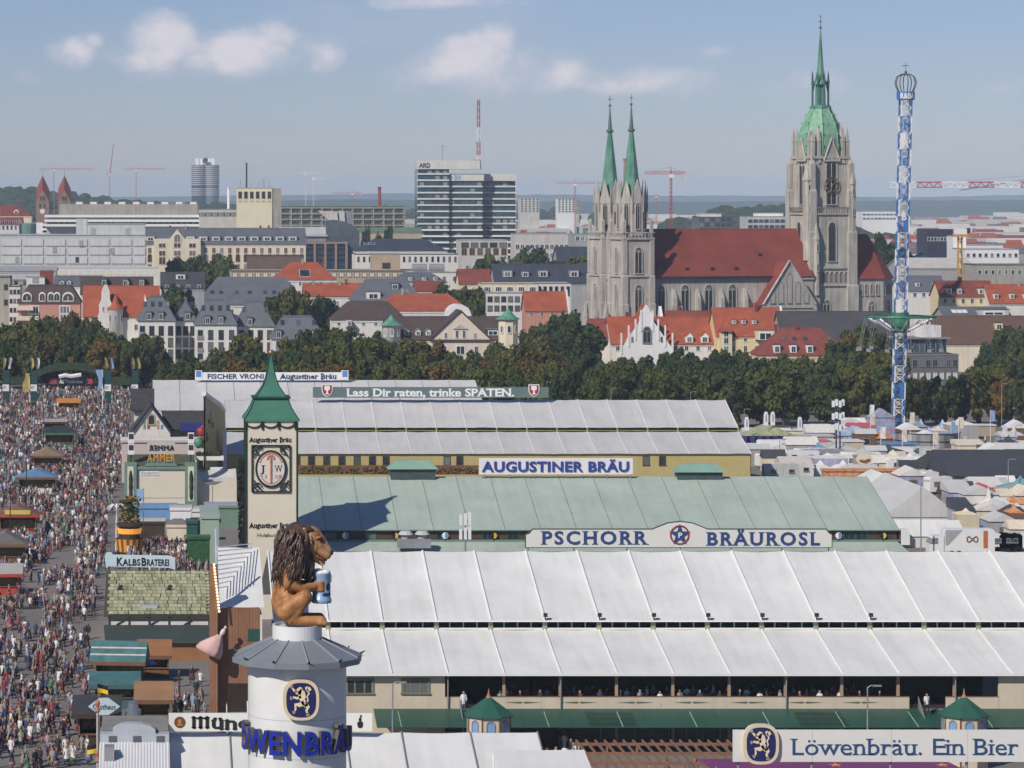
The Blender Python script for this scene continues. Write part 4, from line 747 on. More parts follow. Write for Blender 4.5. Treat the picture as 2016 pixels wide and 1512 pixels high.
house('low_hall', 'low green-roofed beige sheds in front of the glass tower', 700, 830, 1600, 20, 456, 'gx', 448, mat('beige_wall', (.42, .37, .28), .9, .1, .3, streak=.3), MATS['green_sheet_roof'], [], cat='hall')
t, wl, ro = house('office_block', 'dark glass office with barrel-vaulted top and pinkish grid front', 578, 682, 1470, 22, 476, 'flat', None, GLASS_B, TAR, [], cat='office block')
PB = mat('pink_brick', (.30, .20, .18), .8, .1, .4)
for c in range(6): b = MB(); x = -t['w'] / 2 + t['w'] * c / 5; b.box(x - .5, x + .5, -.8, 0, 0, PZ(476, 1470) - .5); b.build('pier', PB, t)
for py in (476, 487, 498, 508): b = MB(); b.box(-t['w'] / 2 - .5, t['w'] / 2 + .5, -.7, .05, PZ(py, 1470) - (.9 if py == 476 else .45), PZ(py, 1470) + .01); b.build('floor_band', PB if py == 476 else DKF, t)
b = MB(); b.box(-t['w'] / 2, t['w'] * .12, 3, 16, PZ(476, 1470), PZ(462, 1470)); b.build('attic', GREYM, t)
b = MB(); b.slab((-t['w'] / 2 - 6, 2, PZ(462, 1470) - .5), (t['w'] * .15, 2, PZ(462, 1470) - .5), (t['w'] * .15, 14, PZ(447, 1475)), (-t['w'] / 2 - 6, 14, PZ(447, 1475)), .4); b.build('slatted_roof', GREY_L, t)
b = MB(); xa, xb = t['w'] * .12, t['w'] * .5 + 6; zc = PZ(476, 1470)
b.prism([(xa, 0), (xb, 0), (xb, zc + 4)] + [(xb - (xb - xa) * (1 - math.cos(q)) , zc + 4 + 6.0 * math.sin(q)) for q in (0.5, 1.0, 1.35)] + [(xa, zc + 9.4)], 'y', 3, 20); bv = b.build('vault', GLASS_B, t)
for i in range(3):
 b = MB(); b.prism([(xa + x_, zc + z_) for x_, z_ in ((3 + i * 3.2, 8), (5.6 + i * 3.2, 8), (5.2 + i * 3.2, 13.5), (2.6 + i * 3.2 - (6 if i == 0 else 0), 13.8))], 'y', 6 + i, 12 + i); b.build('cowl', CONC_L if i < 2 else GREYM, t)
# --- broadcasting tower with bands
Yb = 1700; z0, z1 = 0, PZ(318, Yb)
t = thing_local('office_tower', 'tall banded office tower with red and white mast, lettered ARD and BR', 'tower', (PX(823, Yb), Yb, 0))
def slabtower(xa, xb, y0, y1, py0, nm):
 b = MB(); b.box(xa, xb, y0, y1, 0, PZ(py0, Yb)); return b.build(nm, mat('tower_teal_glass', (.035, .075, .10), .12, .5, .25, spec=.6), t)
wA, wB, wC = M_(61, Yb), M_(128, Yb), M_(195, Yb); WB = mat('tower_white_band', (.66, .65, .61), .7, .06, .2, streak=.25)
sA = slabtower(0, wA, 0, 22, 320, 'shaft'); sB = slabtower(wA, wB, 2.5, 20, 345, 'shaft'); sC = slabtower(wB, wC, 9, 26, 345, 'shaft')
fl = 0
for k in range(16):
 py = 340 + k * 12.25; z = PZ(py + 4, Yb)
 if z < 3: break
 for (xa, xb, ya, yb, top) in ((0, wA, 0, 22, 325), (wA, wB, 2.5, 20, 352), (wB, wC, 9, 26, 352)):
  if py < top: continue
  b = MB(); e = .55 if k < 9 else 1.6; b.hexa([(xa - (.5 if xa == 0 else 0), ya - e, z), (xb + (.5 if xb == wC else 0), ya - e, z), (xb + (.5 if xb == wC else 0), ya + .02, z), (xa - (.5 if xa == 0 else 0), ya + .02, z), (xa - (.5 if xa == 0 else 0), ya - .5, z + .8), (xb + (.5 if xb == wC else 0), ya - .5, z + .8), (xb + (.5 if xb == wC else 0), ya + .02, z + .8), (xa - (.5 if xa == 0 else 0), ya + .02, z + .8)]); b.build('floor_band', WB, t)
  n = int((xb - xa) / 3.2)
  for q in range(n):
   if RK.random() < .3:
    bb = win_mesh(2.2, 1.5, GREYM, mat('window_blind', (.25, .32, .33), .6, .3, .4), 1); place('blind', bb, t, (xa + (xb - xa) * (q + .5) / n, ya - .03, z + 1.0))
for (xa, xb, ya, yb, pa, pb) in ((-.4, M_(122, Yb), -1.0, 14, 333, 316), (wA, wB + .6, 1.6, 19, 356, 342), (wB + .61, wC + .6, 7.5, 26, 356, 342)):
 b = MB(); b.box(xa, xb, ya, yb, PZ(pa, Yb), PZ(pb, Yb)); b.build('parapet', WB, t)
b = MB(); xm = M_(119, Yb); zr = PZ(333, Yb); b.box(xm - 2.5, xm + 1.5, 2, 10, zr, PZ(316, Yb) + .5)
b.build('lift_house', CONC, t)
def seg_mast(t, x, y, zlo, zhi, r, n, cols, name='mast'):
 for q in range(n):
  b = MB(); a, c = zlo + (zhi - zlo) * q / n, zlo + (zhi - zlo) * (q + 1) / n; rr = r * (1 - .35 * q / n)
  for s1, s2 in ((-1, -1), (1, -1), (1, 1), (-1, 1)): b.bar((x + rr * s1, y + rr * s2, a), (x + rr * s1, y + rr * s2, c), r * .22, n=4)
  k = max(2, int((c - a) / (r * 3)))
  for j in range(k):
   u, v = a + (c - a) * j / k, a + (c - a) * (j + 1) / k
   b.bar((x - rr, y - rr, u), (x + rr, y - rr, v), r * .14, n=4); b.bar((x + rr, y + rr, u), (x - rr, y + rr, v), r * .14, n=4)
  b.build('mast_section', cols[q % len(cols)], t)
RW = [WHITEP, mat('crane_red', (.42, .05, .055), .55, .15, .5)]
seg_mast(t, M_(121, Yb), 5, zr, PZ(195, Yb), .85, 5, [RW[0], RW[1], RW[0], RW[1], RW[1]])
b = MB(); x = M_(50, Yb); b.bar((x, 6, PZ(316, Yb)), (x, 6, PZ(284, Yb)), .16, n=5); b.bar((x - 1.7, 6, PZ(288, Yb)), (x + 1.7, 6, PZ(288, Yb)), .12, n=4); b.build('aerial', GREYM, t)
OT = t
# --- right of the twin towers, over the nave roof and to the right edge
house('office_block', 'black glass cube office above the church roof', 1376, 1440, 1650, 22, 427, 'flat', None, GLASS_B, TAR, [(436, 6, 2.4, 2, DKF, GLASS_B, 1), (446, 6, 2.4, 2, DKF, GLASS_B, 1), (456, 6, 2.4, 2, DKF, GLASS_B, 1)], cat='office block')
house('office_block', 'sloping white roof pavilion on the black glass office', 1380, 1420, 1668, 14, 421, 'flat', None, WHITE_W, CONC_L, [], cat='office block')
house('office_block', 'pale grey-green office with strip windows left of the great tower', 1472, 1546, 1620, 22, 426, 'flat', None, GREY_L, FLATR, [(438, 7, 2.4, 1.6, GREYM, GLASS_B, 1), (449, 7, 2.4, 1.6, GREYM, GLASS_B, 1)], cat='office block')
house('office_block', 'white rooftop storey on the grey-green office', 1490, 1542, 1630, 10, 419, 'flat', None, WHITEP, FLATR, [], cat='office block')
house('hotel', 'white stepped terrace building right of the great tower', 1698, 1766, 2700, 40, 416, 'flat', None, WHITEP, FLATR, [(424, 9, 3.0, 1.6, W1, G1, 1), (432, 9, 3, 1.6, W1, G1, 1)], cat='hotel')
t, wl, ro = house('office_block', 'white flat-roofed office block with square windows by the yellow crane', 1900, 2006, 1280, 20, 490, 'flat', None, WHITEP, FLATR, [(506, 9, 1.4, 1.5, W1, G1, 1)], cat='office block')
house('office_block', 'white upper block with roof pavilion behind the yellow crane', 1890, 1975, 1330, 14, 482, 'flat', None, WHITEP, FLATR, [], cat='office block')
house('stair_tower', 'plain white lift tower next to the yellow crane', 1876, 1902, 1300, 10, 464, 'flat', None, WHITEP, FLATR, [], cat='tower')
house('depot', 'dark blue-black depot block with white sail logo wall', 1826, 1876, 1420, 20, 452, 'flat', None, mat('navy_panel', (.03, .035, .06), .5, .2, .3), TAR, [(474, 8, 1.6, 1.6, W1, G1, 1)], cat='building')
house('exhibition_hall', 'low hall with long pale curved roof right of the blue tower', 1782, 1920, 1230, 30, 527, 'gx', 508, GREY_W, CONC_L, [], cat='hall')
house('low_hall', 'grey flat hall with dark windows below the white office', 1922, 2040, 1200, 20, 521, 'flat', None, CONC, TAR, [(540, 9, 1.3, 1.6, W1, G1, 1)], cat='hall')
house('town_house', 'grey tarred roof house with small gable right of the blue tower', 1775, 1862, 1140, 16, 572, 'gx', 543, WHITE_W, SLATE, [(584, 5, 1.2, 1.6, W1, G1, 2)], dorm=[(564, [.4, .8], 1.4, 1.4, WHITE_W, SLATE, 'box')])
house('pavilion', 'grey pavilion with pyramid glass roof right of the blue tower', 1800, 1850, 1330, 14, 512, 'hip', 498, GREY_L, GLASS_B, [], inset=6, cat='building')
house('town_house', 'red-roofed yellow house with white dormers and dark gutter', 1852, 1958, 1015, 14, 583, 'gx', 553, YELLOW_W, REDD, [(597, 6, 1.1, 1.6, W1, G1, 2)], dorm=[(579, [.17, .36, .76], 1.4, 1.8, WHITE_W, SLATED, 'box')], chim=3)
house('town_house', 'orange-red roof house at the right edge beside the yellow house', 1950, 2040, 1008, 14, 596, 'gx', 560, WHITE_W, RED, [], dorm=[(588, [.15, .5, .8], 1.4, 1.6, WHITE_W, RED, 'box')], chim=1)
house('workshop', 'grey skylit sheds under the red-roofed yellow house', 1860, 1990, 975, 14, 622, 'gx', 604, GREY_W, SLATE, [], dorm=[(617, [.18, .26, .34], 1.6, 2.8, WHITEP, GREYM, 'sky'), (620, [.75], 9, 1.6, GREY_L, SLATE, 'box')], cat='workshop')
house('town_house', 'broad brown tiled roof at the right edge with beige dormer', 1846, 2050, 950, 18, 676, 'gx', 622, CREAM_W, wave_mat('rust_brown_tile', (.135, .075, .055), (.08, .05, .04), 1.7, rough=.8), [], dorm=[(650, [.63], 2.2, 2.0, YELLOW_W, BROWNR, 'box')])
GO = mat('grey_office_wall', (.16, .16, .175), .75, .12, .3)
t, wl, ro = house('office_block', 'dark grey office block with recessed top storey behind the swing tower', 1752, 1890, 868, 13, 698, 'flat', None, GO, FLATR, [(722, 10, 1.35, 1.9, GREYM, GLASS_B, 2), (747, 10, 1.35, 1.9, GREYM, W1, 2), (772, 10, 1.35, 1.9, GREYM, G1, 2)], rz=8, side=(1, [(722, 8, .9, 2.0, W1, G1, 1), (747, 8, .9, 2.0, W1, G1, 1)]), cat='office block')
b = MB(); a = t['w'] / 2; b.box(-a + 2, a - 2.5, 2.0, 12, PZ(700, 868), PZ(668, 868)); tp = b.build('top_storey', GO, t)
for q in range(9): place('window', win_mesh(1.45, 2.6, GREYM, GLASS_B, 1), tp, (-a + 3.2 + q * 1.5, 1.985, PZ(694, 868)))
b = MB(); b.box(-a + 1, a - 1.6, 1, 13, PZ(668, 868), PZ(666, 868) + .1); b.build('top_roof', FLATR, tp); b = MB(); b.box(a - 8.4, a - 3.2, 4, 9, PZ(666, 868) + .1, PZ(642, 868)); b.build('lift_house', WHITEP, t)
t, wl, ro = house('gabled_house', 'white Gothic gable house with pinnacles and orange roof below the church', 1205, 1408, 905, 18, 676, 'gx', 624, WHITE_W, RED, [(690, 9, 1.1, 1.8, W1, G1, 2)], dorm=[(674, [.75, .9], 2.0, 2.9, WHITEP, RED, 'gable')], chim=2)
X0 = M_(1272 - 1306.5, 905); b = MB(); zg, za = PZ(686, 905), PZ(600, 905); b.prism([(X0 - 7.0, 0), (X0 + 7.0, 0), (X0 + 7.0, zg), (X0 + 2.0, PZ(634, 905)), (X0 + 1.6, PZ(620, 905)), (X0, za), (X0 - 1.6, PZ(620, 905)), (X0 - 2.0, PZ(634, 905)), (X0 - 7.0, zg)], 'y', -1.5, 1.0); fg = b.build('front_gable', WHITEP, t)
for s in (-1, 1):
 for x, py in ((7.0, 655), (5.0, 640), (3.1, 628), (1.6, 610)): b = MB(); X = X0 + s * x; b.box(X - .22, X + .22, -1.7, -1.2, PZ(py + 42, 905), PZ(py, 905)); b.build('pinnacle', WHITEP, fg)
b = MB(); b.box(X0 - .12, X0 + .12, -1.3, -1.1, za, za + 2.2); b.box(X0 - .7, X0 + .7, -1.3, -1.1, za + 1.2, za + 1.5); b.build('cross', CONC, fg)
place('window', gwin_mesh(1.9, 4.2, GREYM, GLASS, 2), fg, (X0, -1.53, PZ(674, 905)))
for s in (-1, 1): place('window', win_mesh(.6, 1.3, GREYM, G1, 1), fg, (X0 + s * 4, -1.53, PZ(672, 905)))
b = MB(); b.slab((X0 - 6, 0, PZ(680, 905)), (X0 - 6, 9, PZ(680, 905)), (X0, 9, PZ(600, 905)), (X0, 0, PZ(606, 905)), -.3); b.slab((X0 + 6, 9, PZ(680, 905)), (X0 + 6, 0, PZ(680, 905)), (X0, 0, PZ(606, 905)), (X0, 9, PZ(600, 905)), -.3); b.build('gable_roof', RED, t)
t, wl, ro = house('town_house', 'low red-roofed wing half hidden left of the Gothic gable house', 1165, 1250, 912, 12, 664, 'gx', 628, WHITE_W, REDD, [], chim=1)
t, wl, ro = house('town_house', 'red-roofed house with white sloping fire wall beside the nave', 1318, 1420, 922, 14, 650, 'gx', 612, WHITE_W, REDD, [], chim=3)
b = MB(); b.hexa([(-a_, 0, 0) for a_ in ()] or [(-9.2, -.2, 8), (-8.4, -.2, 8), (-8.4, 14, 8), (-9.2, 14, 8), (-9.2, -.2, 13.0), (-8.4, -.2, 13.0), (-8.4, 7, 19.6), (-9.2, 7, 19.6)]); b.build('fire_wall', WHITEP, t)
t, wl, ro = house('town_house', 'yellow house with oriel, orange roof and small dormers under the transept', 1412, 1545, 900, 15, 660, 'gx', 606, YELLOW_W, RED, [(672, 6, 1.0, 1.6, W1, G1, 2), (692, 6, 1.0, 1.6, W1, G1, 2)], dorm=[(638, [.28, .42, .58], 1.1, 1.1, WHITE_W, RED, 'box'), (668, [.7], 5.2, 2.6, YELLOW_W, SLATE, 'box')], chim=2)
b = MB(); X = -t['w'] / 2 + 2.2; b.box(X - 1.6, X + 1.6, -1.4, 0, 0, PZ(652, 900)); ol = b.build('oriel', YELLOW_W, t); b = MB(); b.lathe([(2.6, PZ(652, 900)), (.1, PZ(630, 900))], 4, (X, -.3, 0)); b.build('oriel_roof', RED, ol)
for py in (662, 676, 692): place('window', win_mesh(1.4, 1.6, W1, G1, 2), ol, (X, -1.42, PZ(py, 900)))
b = MB(); X = t['w'] / 2; b.hexa([(X, -.3, 0), (X + .5, -.3, 0), (X + .5, 15, 0), (X, 15, 0), (X, -.3, PZ(662, 900)), (X + .5, -.3, PZ(662, 900)), (X + .5, 7.5, PZ(606, 906) + .5), (X, 7.5, PZ(606, 906) + .5)]); b.build('fire_wall', WHITEP, t)
house('town_house', 'big dark slate roof in front of the apse', 1545, 1765, 890, 22, 690, 'gx', 613, GREY_W, mat('violet_grey_roof', (.062, .058, .068), .75, .15, .25), [], chim=1)
t, wl, ro = house('town_house', 'yellow house with deep red mansard roof and three white-barred dormers', 1498, 1678, 858, 15, 700, 'hip', 645, YELLOW_W, REDD, [(722, 7, 1.3, 2.2, W1, G1, 2), (746, 7, 1.3, 2.0, W1, G1, 2)], dorm=[(694, [.18, .36, .54], 1.7, 2.1, WHITEP, SLATED, 'box'), (672, [.28, .40, .52, .78], 1.1, 1.3, GLASS_B, DKF, 'sky')], inset=7, chim=2)
Yc = 4600; t = thing_local('cylinder_tower', 'distant silver tower of four clustered cylinders with a recessed floor', 'tower', (PX(404, Yc), Yc, 0))
SIL = mat('silver_cladding', (.50, .52, .54), .4, .05, .1, metal=.3)
for k, (dx, dy) in enumerate(((-9, -9), (9, -9), (9, 9), (-9, 9))):
 b = MB(); b.lathe([(10.2, 0), (10.2, PZ(325, Yc))], 20, (dx, dy, 0)); cy = b.build('cylinder', GLASS_B, t)
 for i in range(15):
  z = PZ(385, Yc) + i * 2.85
  if 4 <= i <= 4: continue
  b = MB(); b.lathe([(10.5, z), (10.9, z + .1), (10.9, z + 1.5), (10.5, z + 1.6)], 20, (dx, dy, 0)); b.build('floor_band', SIL, cy)
b = MB(); b.lathe([(5, 0), (5, PZ(312, Yc)), (4, PZ(311, Yc))], 12); b.build('core', SIL, t)
for dx in (-11, -5, 6, 11): b = MB(); b.hexa([(dx - 2, -6, PZ(325, Yc)), (dx + 2, -6, PZ(325, Yc)), (dx + 2, 6, PZ(325, Yc)), (dx - 2, 6, PZ(325, Yc)), (dx - 3, -3, PZ(312, Yc)), (dx + 1, -3, PZ(312, Yc)), (dx + 1, 3, PZ(312, Yc)), (dx - 3, 3, PZ(312, Yc))]); b.build('roof_hood', WHITEP, t)
b = MB(); b.bar((0, -11, PZ(316, Yc)), (0, -10, PZ(316, Yc)), 3.6, n=16); b.build('roof_disc', mat('dark_blue_disc', (.03, .04, .09), .4, .2, .2), t)
Yt = 2300; t = thing_local('brick_church', 'pair of brick church towers with pointed red rhomb roofs', 'church', (PX(105, Yt), Yt, 0)); BRK = mat('dull_brick', (.26, .17, .125), .9, .15, .15)
for px, pt in ((84, 345), (127, 345)):
 X = M_(px - 105, Yt); s = 4.4; ze = PZ(396, Yt); b = MB(); b.box(X - s, X + s, -s, s, 0, ze)
 for q in range(4):
  an = q * math.pi / 2; u = Vector((math.cos(an), math.sin(an), 0)); v = Vector((-u.y, u.x, 0)); C = Vector((X, 0, 0)); b.add([C + u * s + v * s + Vector((0, 0, ze)), C + u * s - v * s + Vector((0, 0, ze)), C + u * s + Vector((0, 0, ze + 8)), C + Vector((0, 0, ze))], [(0, 2, 1), (0, 1, 3), (1, 2, 3), (2, 0, 3)])
 tw = b.build('tower', BRK, t); b = MB(); zt = PZ(pt, Yt); m = ze + 8.2
 for q in range(4):
  a1 = q * math.pi / 2; u = Vector((math.cos(a1), math.sin(a1), 0)); v = Vector((-u.y, u.x, 0)); C = Vector((X, 0, 0)); b.add([C + u * (s + .1) + Vector((0, 0, m)), C + u * (s + .1) + v * (s + .1) + Vector((0, 0, ze - .1)), C + v * (s + .1) + Vector((0, 0, m)), C + Vector((0, 0, zt))], [(0, 1, 2, 3)])
 b.bar((X, 0, zt - .5), (X, 0, zt + 4), .15, n=4); b.build('roof', REDD, tw)
 for z in (PZ(403, Yt) - 2, PZ(396, Yt) + .6):
  for x in (-1.6, 1.6): place('window', gwin_mesh(1.2, 2.8, BRK, DARK, 1, False), tw, (X + x * (1 if z < ze else .6), -s - .02, z))
 if px == 84: b = MB(); b.bar((X, -s - .3, PZ(416, Yt)), (X, -s, PZ(416, Yt)), 1.7, n=16); b.build('clock_face', WHITEP, tw)
for lab, xa, xb, py, Y in (('grey round-topped tower block right of the glass tower', 1024, 1062, 390, 3000), ('pale high-rise with balcony grid beside the crane', 1098, 1132, 391, 2900), ('narrow white and pink high-rise behind the crane mast', 1128, 1140, 394, 2940)):
 house('tower_block', lab, xa, xb, Y, 16, py, 'flat', None, CONC_L if xa != 1098 else WHITEP, FLATR, [(py + 4 + i * 4.6, 5, 2.0, 1.4, CONC_L, G1, 1) for i in range(6)], cat='tower block')
for lab, px, pt, Y, r, m in (('tall red brick chimney between the church spires', 1232, 312, 1500, 1.0, BRK), ('rusty red chimney over the green roof', 747, 368, 1900, .9, REDD), ('slim white chimney left of the cream silo', 450, 368, 2100, .8, WHITEP)):
 t = thing_local('chimney', lab, 'chimney', (PX(px, Y), Y, 0)); zt = PZ(pt, Y); b = MB(); b.lathe([(r * 1.5, 0), (r, zt - 1), ], 12); b.build('stack', m, t, True); b = MB(); b.lathe([(r * 1.2, zt - 1.0), (r * 1.2, zt), (r * .7, zt)], 12); b.build('rim', m, t)
# --- cranes
def crane(label, px, py, Y, jl, jr, col, luff=None, base=0.0, sw=.55, cols=None):
 t = thing_local('tower_crane', label, 'crane', (PX(px, Y), Y, base)); zt = PZ(py, Y) - base; k = Y / F; col = cols or [col]; s = max(sw, .45 * k)
 seg_mast(t, 0, 0, 0, zt, s, 4, col)
 b = MB(); b.box(-s * 2, s * 2, -s * 2, s * 2, zt, zt + s * 3); b.build('cab', WHITEP, t)
 if luff:
  b = MB(); L = luff * k; b.bar((0, 0, zt + s), (L * .12, 0, zt + L), s, s * .5, 4); b.build('jib', col[0], t); b = MB(); b.box(-5 * s, 0, -s, s, zt + s, zt + 4 * s); b.build('counterweight', CONC, t); return t
 b = MB(); b.bar((0, 0, zt), (0, 0, zt + 9 * s), s, s * .3, 4); b.build('apex', col[0], t)
 L, Rr = jl * k, jr * k; nseg = max(4, int((L + Rr) / (s * 10)))
 for j, (xa, xb) in enumerate(((0, -L), (0, Rr))):
  n = max(2, int(abs(xb) / (s * 9)))
  for q in range(n):
   b = MB(); u, v = xb * q / n, xb * (q + 1) / n; z = zt + s * 3
   b.bar((u, -s, z), (v, -s, z), s * .25, n=4); b.bar((u, s, z), (v, s, z), s * .25, n=4); b.bar((u, 0, z + s * 2), (v, 0, z + s * 2), s * .3, n=4)
   for i in range(3): a = u + (v - u) * i / 3; c = u + (v - u) * (i + 1) / 3; b.bar((a, -s, z), ((a + c) / 2, 0, z + s * 2), s * .16, n=4); b.bar((c, -s, z), ((a + c) / 2, 0, z + s * 2), s * .16, n=4)
   b.build('jib_section', col[q % len(col)], t)
 short = -L if L < Rr else Rr; b = MB(); b.box(min(short * .98, short * .8), max(short * .98, short * .8), -s * 1.2, s * 1.2, zt - s * 1.0, zt + s * 3); b.build('counterweight', CONC_L, t)
 b = MB()
 for e in (-L * .7, Rr * .7): b.bar((0, 0, zt + 9 * s), (e, 0, zt + s * 5), s * .1, n=3)
 b.build('stay', col[0], t); return t
CR = mat('crane_red', (.42, .05, .055)); CP = mat('faded_pink_crane', (.45, .16, .16), .6, .1, .3)
crane('red tower crane behind the twin brick towers', 106, 337, 3300, 30, 80, CP)
crane('steeply raised red luffing crane over the wooded horizon', 216, 345, 3400, 0, 0, CP, luff=62)
crane('red tower crane left of the four-cylinder tower', 268, 337, 3300, 22, 58, CP)
crane('pale thin crane with white cab right of the cream silo', 602, 345, 3600, 18, 30, WHITEP)
crane('second pale crane lower beside the first', 617, 356, 3500, 3, 22, WHITEP)
crane('small red crane over a white hall in the distance', 694, 384, 3300, 40, 18, CP)
crane('red tower crane between the glass tower and the church', 1132, 366, 2500, 36, 70, CP)
crane('large red tower crane just right of the twin spires', 1321, 350, 1500, 52, 28, CR)
crane('little red crane on the far horizon behind the nave', 1292, 389, 4000, 12, 8, CP)
t = crane('red and white latticed crane jib reaching in from the right edge', 2110, 384, 1150, 358, 60, CR, cols=RW, sw=.9)
b = MB(); b.bar((-220 * 1150 / F, 0, PZ(375, 1150)), (0, 0, PZ(338, 1150)), .12, n=4); b.build('pendant_line', GREYM, t)
YC = mat('crane_yellow', (.52, .28, .05), .55, .15, .5)
t = thing_local('tower_crane', 'yellow lattice crane mast with yellow and white cab near the white office', 'crane', (PX(1890, 1220), 1220, 0)); seg_mast(t, 0, 0, 0, PZ(462, 1220), .95, 5, [YC]); b = MB(); b.box(-2, 2.2, -1.5, 1.5, PZ(462, 1220), PZ(450, 1220)); b.build('cab', WHITEP, t); b = MB(); b.box(-2.3, 2.6, -1.7, 1.7, PZ(463, 1220) - .6, PZ(461, 1220)); b.build('slewing_ring', YC, t); b = MB(); b.box(2.2, 3.6, -1, 1, PZ(459, 1220), PZ(449, 1220)); b.build('machinery', DARK, t)
# --- the far city: single houses in front, one mass behind
def far_house(mb, px, Y, w, h, d, rt, mw, mr):
 x = PX(px, Y)
 mb.box(x - w / 2, x + w / 2, Y, Y + d, 0, h, mw)
 if rt > 0:
  mb.add([(x - w / 2 - .3, Y - .3, h), (x + w / 2 + .3, Y - .3, h), (x + w / 2 + .3, Y + d + .3, h), (x - w / 2 - .3, Y + d + .3, h), (x - w / 2 + (0 if rt < 5 else 3), Y + d / 2, h + rt), (x + w / 2 - (0 if rt < 5 else 3), Y + d / 2, h + rt)], [(0, 1, 5, 4), (1, 2, 5), (2, 3, 4, 5), (3, 0, 4), (3, 2, 1, 0)], mr)
FR = random.Random(77)
FARM = [WHITE_W, CREAM_W, CONC_L, CONC, RED, REDD, SLATE, FLATR, PINK_W]
mass = MB()
for i in range(2300):
 Y = 1950 * (3.3 ** FR.random()); px = FR.uniform(-60, 2090)
 if Y < 2400 and 60 < px < 150: continue
 red = FR.random() < (.60 if px > 1300 else .38)
 if FR.random() < .22 and Y > 2400: far_house(mass, px, Y, FR.uniform(24, 70), FR.uniform(11, 24), 18, 0, FR.choice([0, 0, 2, 2, 3]), 7)
 else: far_house(mass, px, Y, FR.uniform(10, 26), FR.uniform(9, 17), 12, FR.uniform(3.0, 5.5) if red or FR.random() < .5 else 0, FR.choice([0, 0, 1, 1, 2, 3, 8]), FR.choice([4, 4, 5]) if red else 6)
o = mass.build('distant_city', FARM); tag(o, 'far mass of small white and red-roofed city houses towards the horizon', 'city', kind='stuff')
k = 0
for i in range(400):
 Y = FR.uniform(1250, 1900); px = FR.uniform(300, 2040); pr = HY + 50 * F / Y
 if not (1130 < px < 1170 or 1280 < px < 1550 or 1690 < px < 2040 or (590 < px < 1010 and Y > 1780)): continue
 if 1790 < px < 2030 and Y < 1450: continue
 red = FR.random() < .62; h = FR.uniform(10, 17); lab = '%s %s among the city roofs %s' % (FR.choice(['small', 'broad', 'tall', 'low']), 'red-roofed house' if red else 'flat-roofed pale house', 'right of the swing tower' if px > 1780 else 'beside the apse' if px > 1690 else 'above the nave ridge' if px > 1280 else 'left of the church' if px > 1120 else 'near the glass tower')
 t = thing('city_house', lab, 'house', (PX(px, Y), Y, 0), 'small houses behind the church'); w = FR.uniform(10, 22); rt = FR.uniform(3, 5) if red else 0
 mb = MB(); far_house(mb, px, Y, w, h, 12, 0, 0, 0); mb.build('wall', FR.choice([WHITE_W, CREAM_W, CONC_L, PINK_W]), t)
 mb = MB(); x = PX(px, Y)
 if red: mb.add([(x - w / 2 - .3, Y - .3, h + .01), (x + w / 2 + .3, Y - .3, h + .01), (x + w / 2 + .3, Y + 12.3, h + .01), (x - w / 2 - .3, Y + 12.3, h + .01), (x - w / 2, Y + 6, h + rt), (x + w / 2, Y + 6, h + rt)], [(0, 1, 5, 4), (1, 2, 5), (2, 3, 4, 5), (3, 0, 4)]); mb.build('roof', FR.choice([RED, REDD, RED]), t)
 else: mb.box(x - w / 2 - .1, x + w / 2 + .1, Y - .1, Y + 12.1, h + .01, h + .4); mb.build('roof', FR.choice([FLATR, GREY_L, SLATE]), t)
 me = win_mesh(1.1, 1.5, WHITEP, GLASS, 1)
 for q in range(int(w / 3.5)): place('window', me, t, (x - w / 2 + w * (q + .5) / int(w / 3.5), Y - .02, h - 3))
 k += 1
 if k >= 110: break
# ---------------------------------------------------------------- trees
def leaf_material(name, c1, c2, c3):
 m = bpy.data.materials.new(name); m.use_nodes = True; nt = m.node_tree; N = nt.nodes; L = nt.links; b = N['Principled BSDF']
 b.inputs['Roughness'].default_value = .75; b.inputs['Specular IOR Level'].default_value = .2
 oi = N.new('ShaderNodeObjectInfo'); tc = N.new('ShaderNodeTexCoord'); n = N.new('ShaderNodeTexNoise'); n.inputs['Scale'].default_value = .35; n.inputs['Detail'].default_value = 4; L.new(tc.outputs['Object'], n.inputs[0])
 a = N.new('ShaderNodeMath'); a.operation = 'MULTIPLY_ADD'; a.inputs[1].default_value = .5; L.new(oi.outputs['Random'], a.inputs[0]); L.new(n.outputs['Fac'], a.inputs[2])
 cr = N.new('ShaderNodeValToRGB'); cr.color_ramp.elements[0].position = .35; cr.color_ramp.elements[1].position = 1.0; cr.color_ramp.elements[0].color = (*c1, 1); cr.color_ramp.elements[1].color = (*c3, 1); e = cr.color_ramp.elements.new(.68); e.color = (*c2, 1)
 L.new(a.outputs[0], cr.inputs[0]); L.new(cr.outputs[0], b.inputs['Base Color'])
 tr = N.new('ShaderNodeBsdfTranslucent'); L.new(cr.outputs[0], tr.inputs[0]); mx = N.new('ShaderNodeMixShader'); mx.inputs[0].default_value = .18
 out = [q for q in N if q.type == 'OUTPUT_MATERIAL'][0]; L.new(b.outputs[0], mx.inputs[1]); L.new(tr.outputs[0], mx.inputs[2]); L.new(mx.outputs[0], out.inputs['Surface'])
 MATS[name] = m; return m
LEAF = {'dark': leaf_material('dark_green_leaves', (.030, .052, .020), (.045, .070, .024), (.070, .088, .028)),
  'olive': leaf_material('olive_green_leaves', (.055, .080, .022), (.085, .105, .026), (.12, .115, .030)),
  'brown': leaf_material('brownish_autumn_leaves', (.072, .070, .024), (.115, .086, .024), (.17, .105, .026))}
BARK = mat('bark', (.07, .055, .042), .95, .3, 2.0, .4)
CROWNS = []
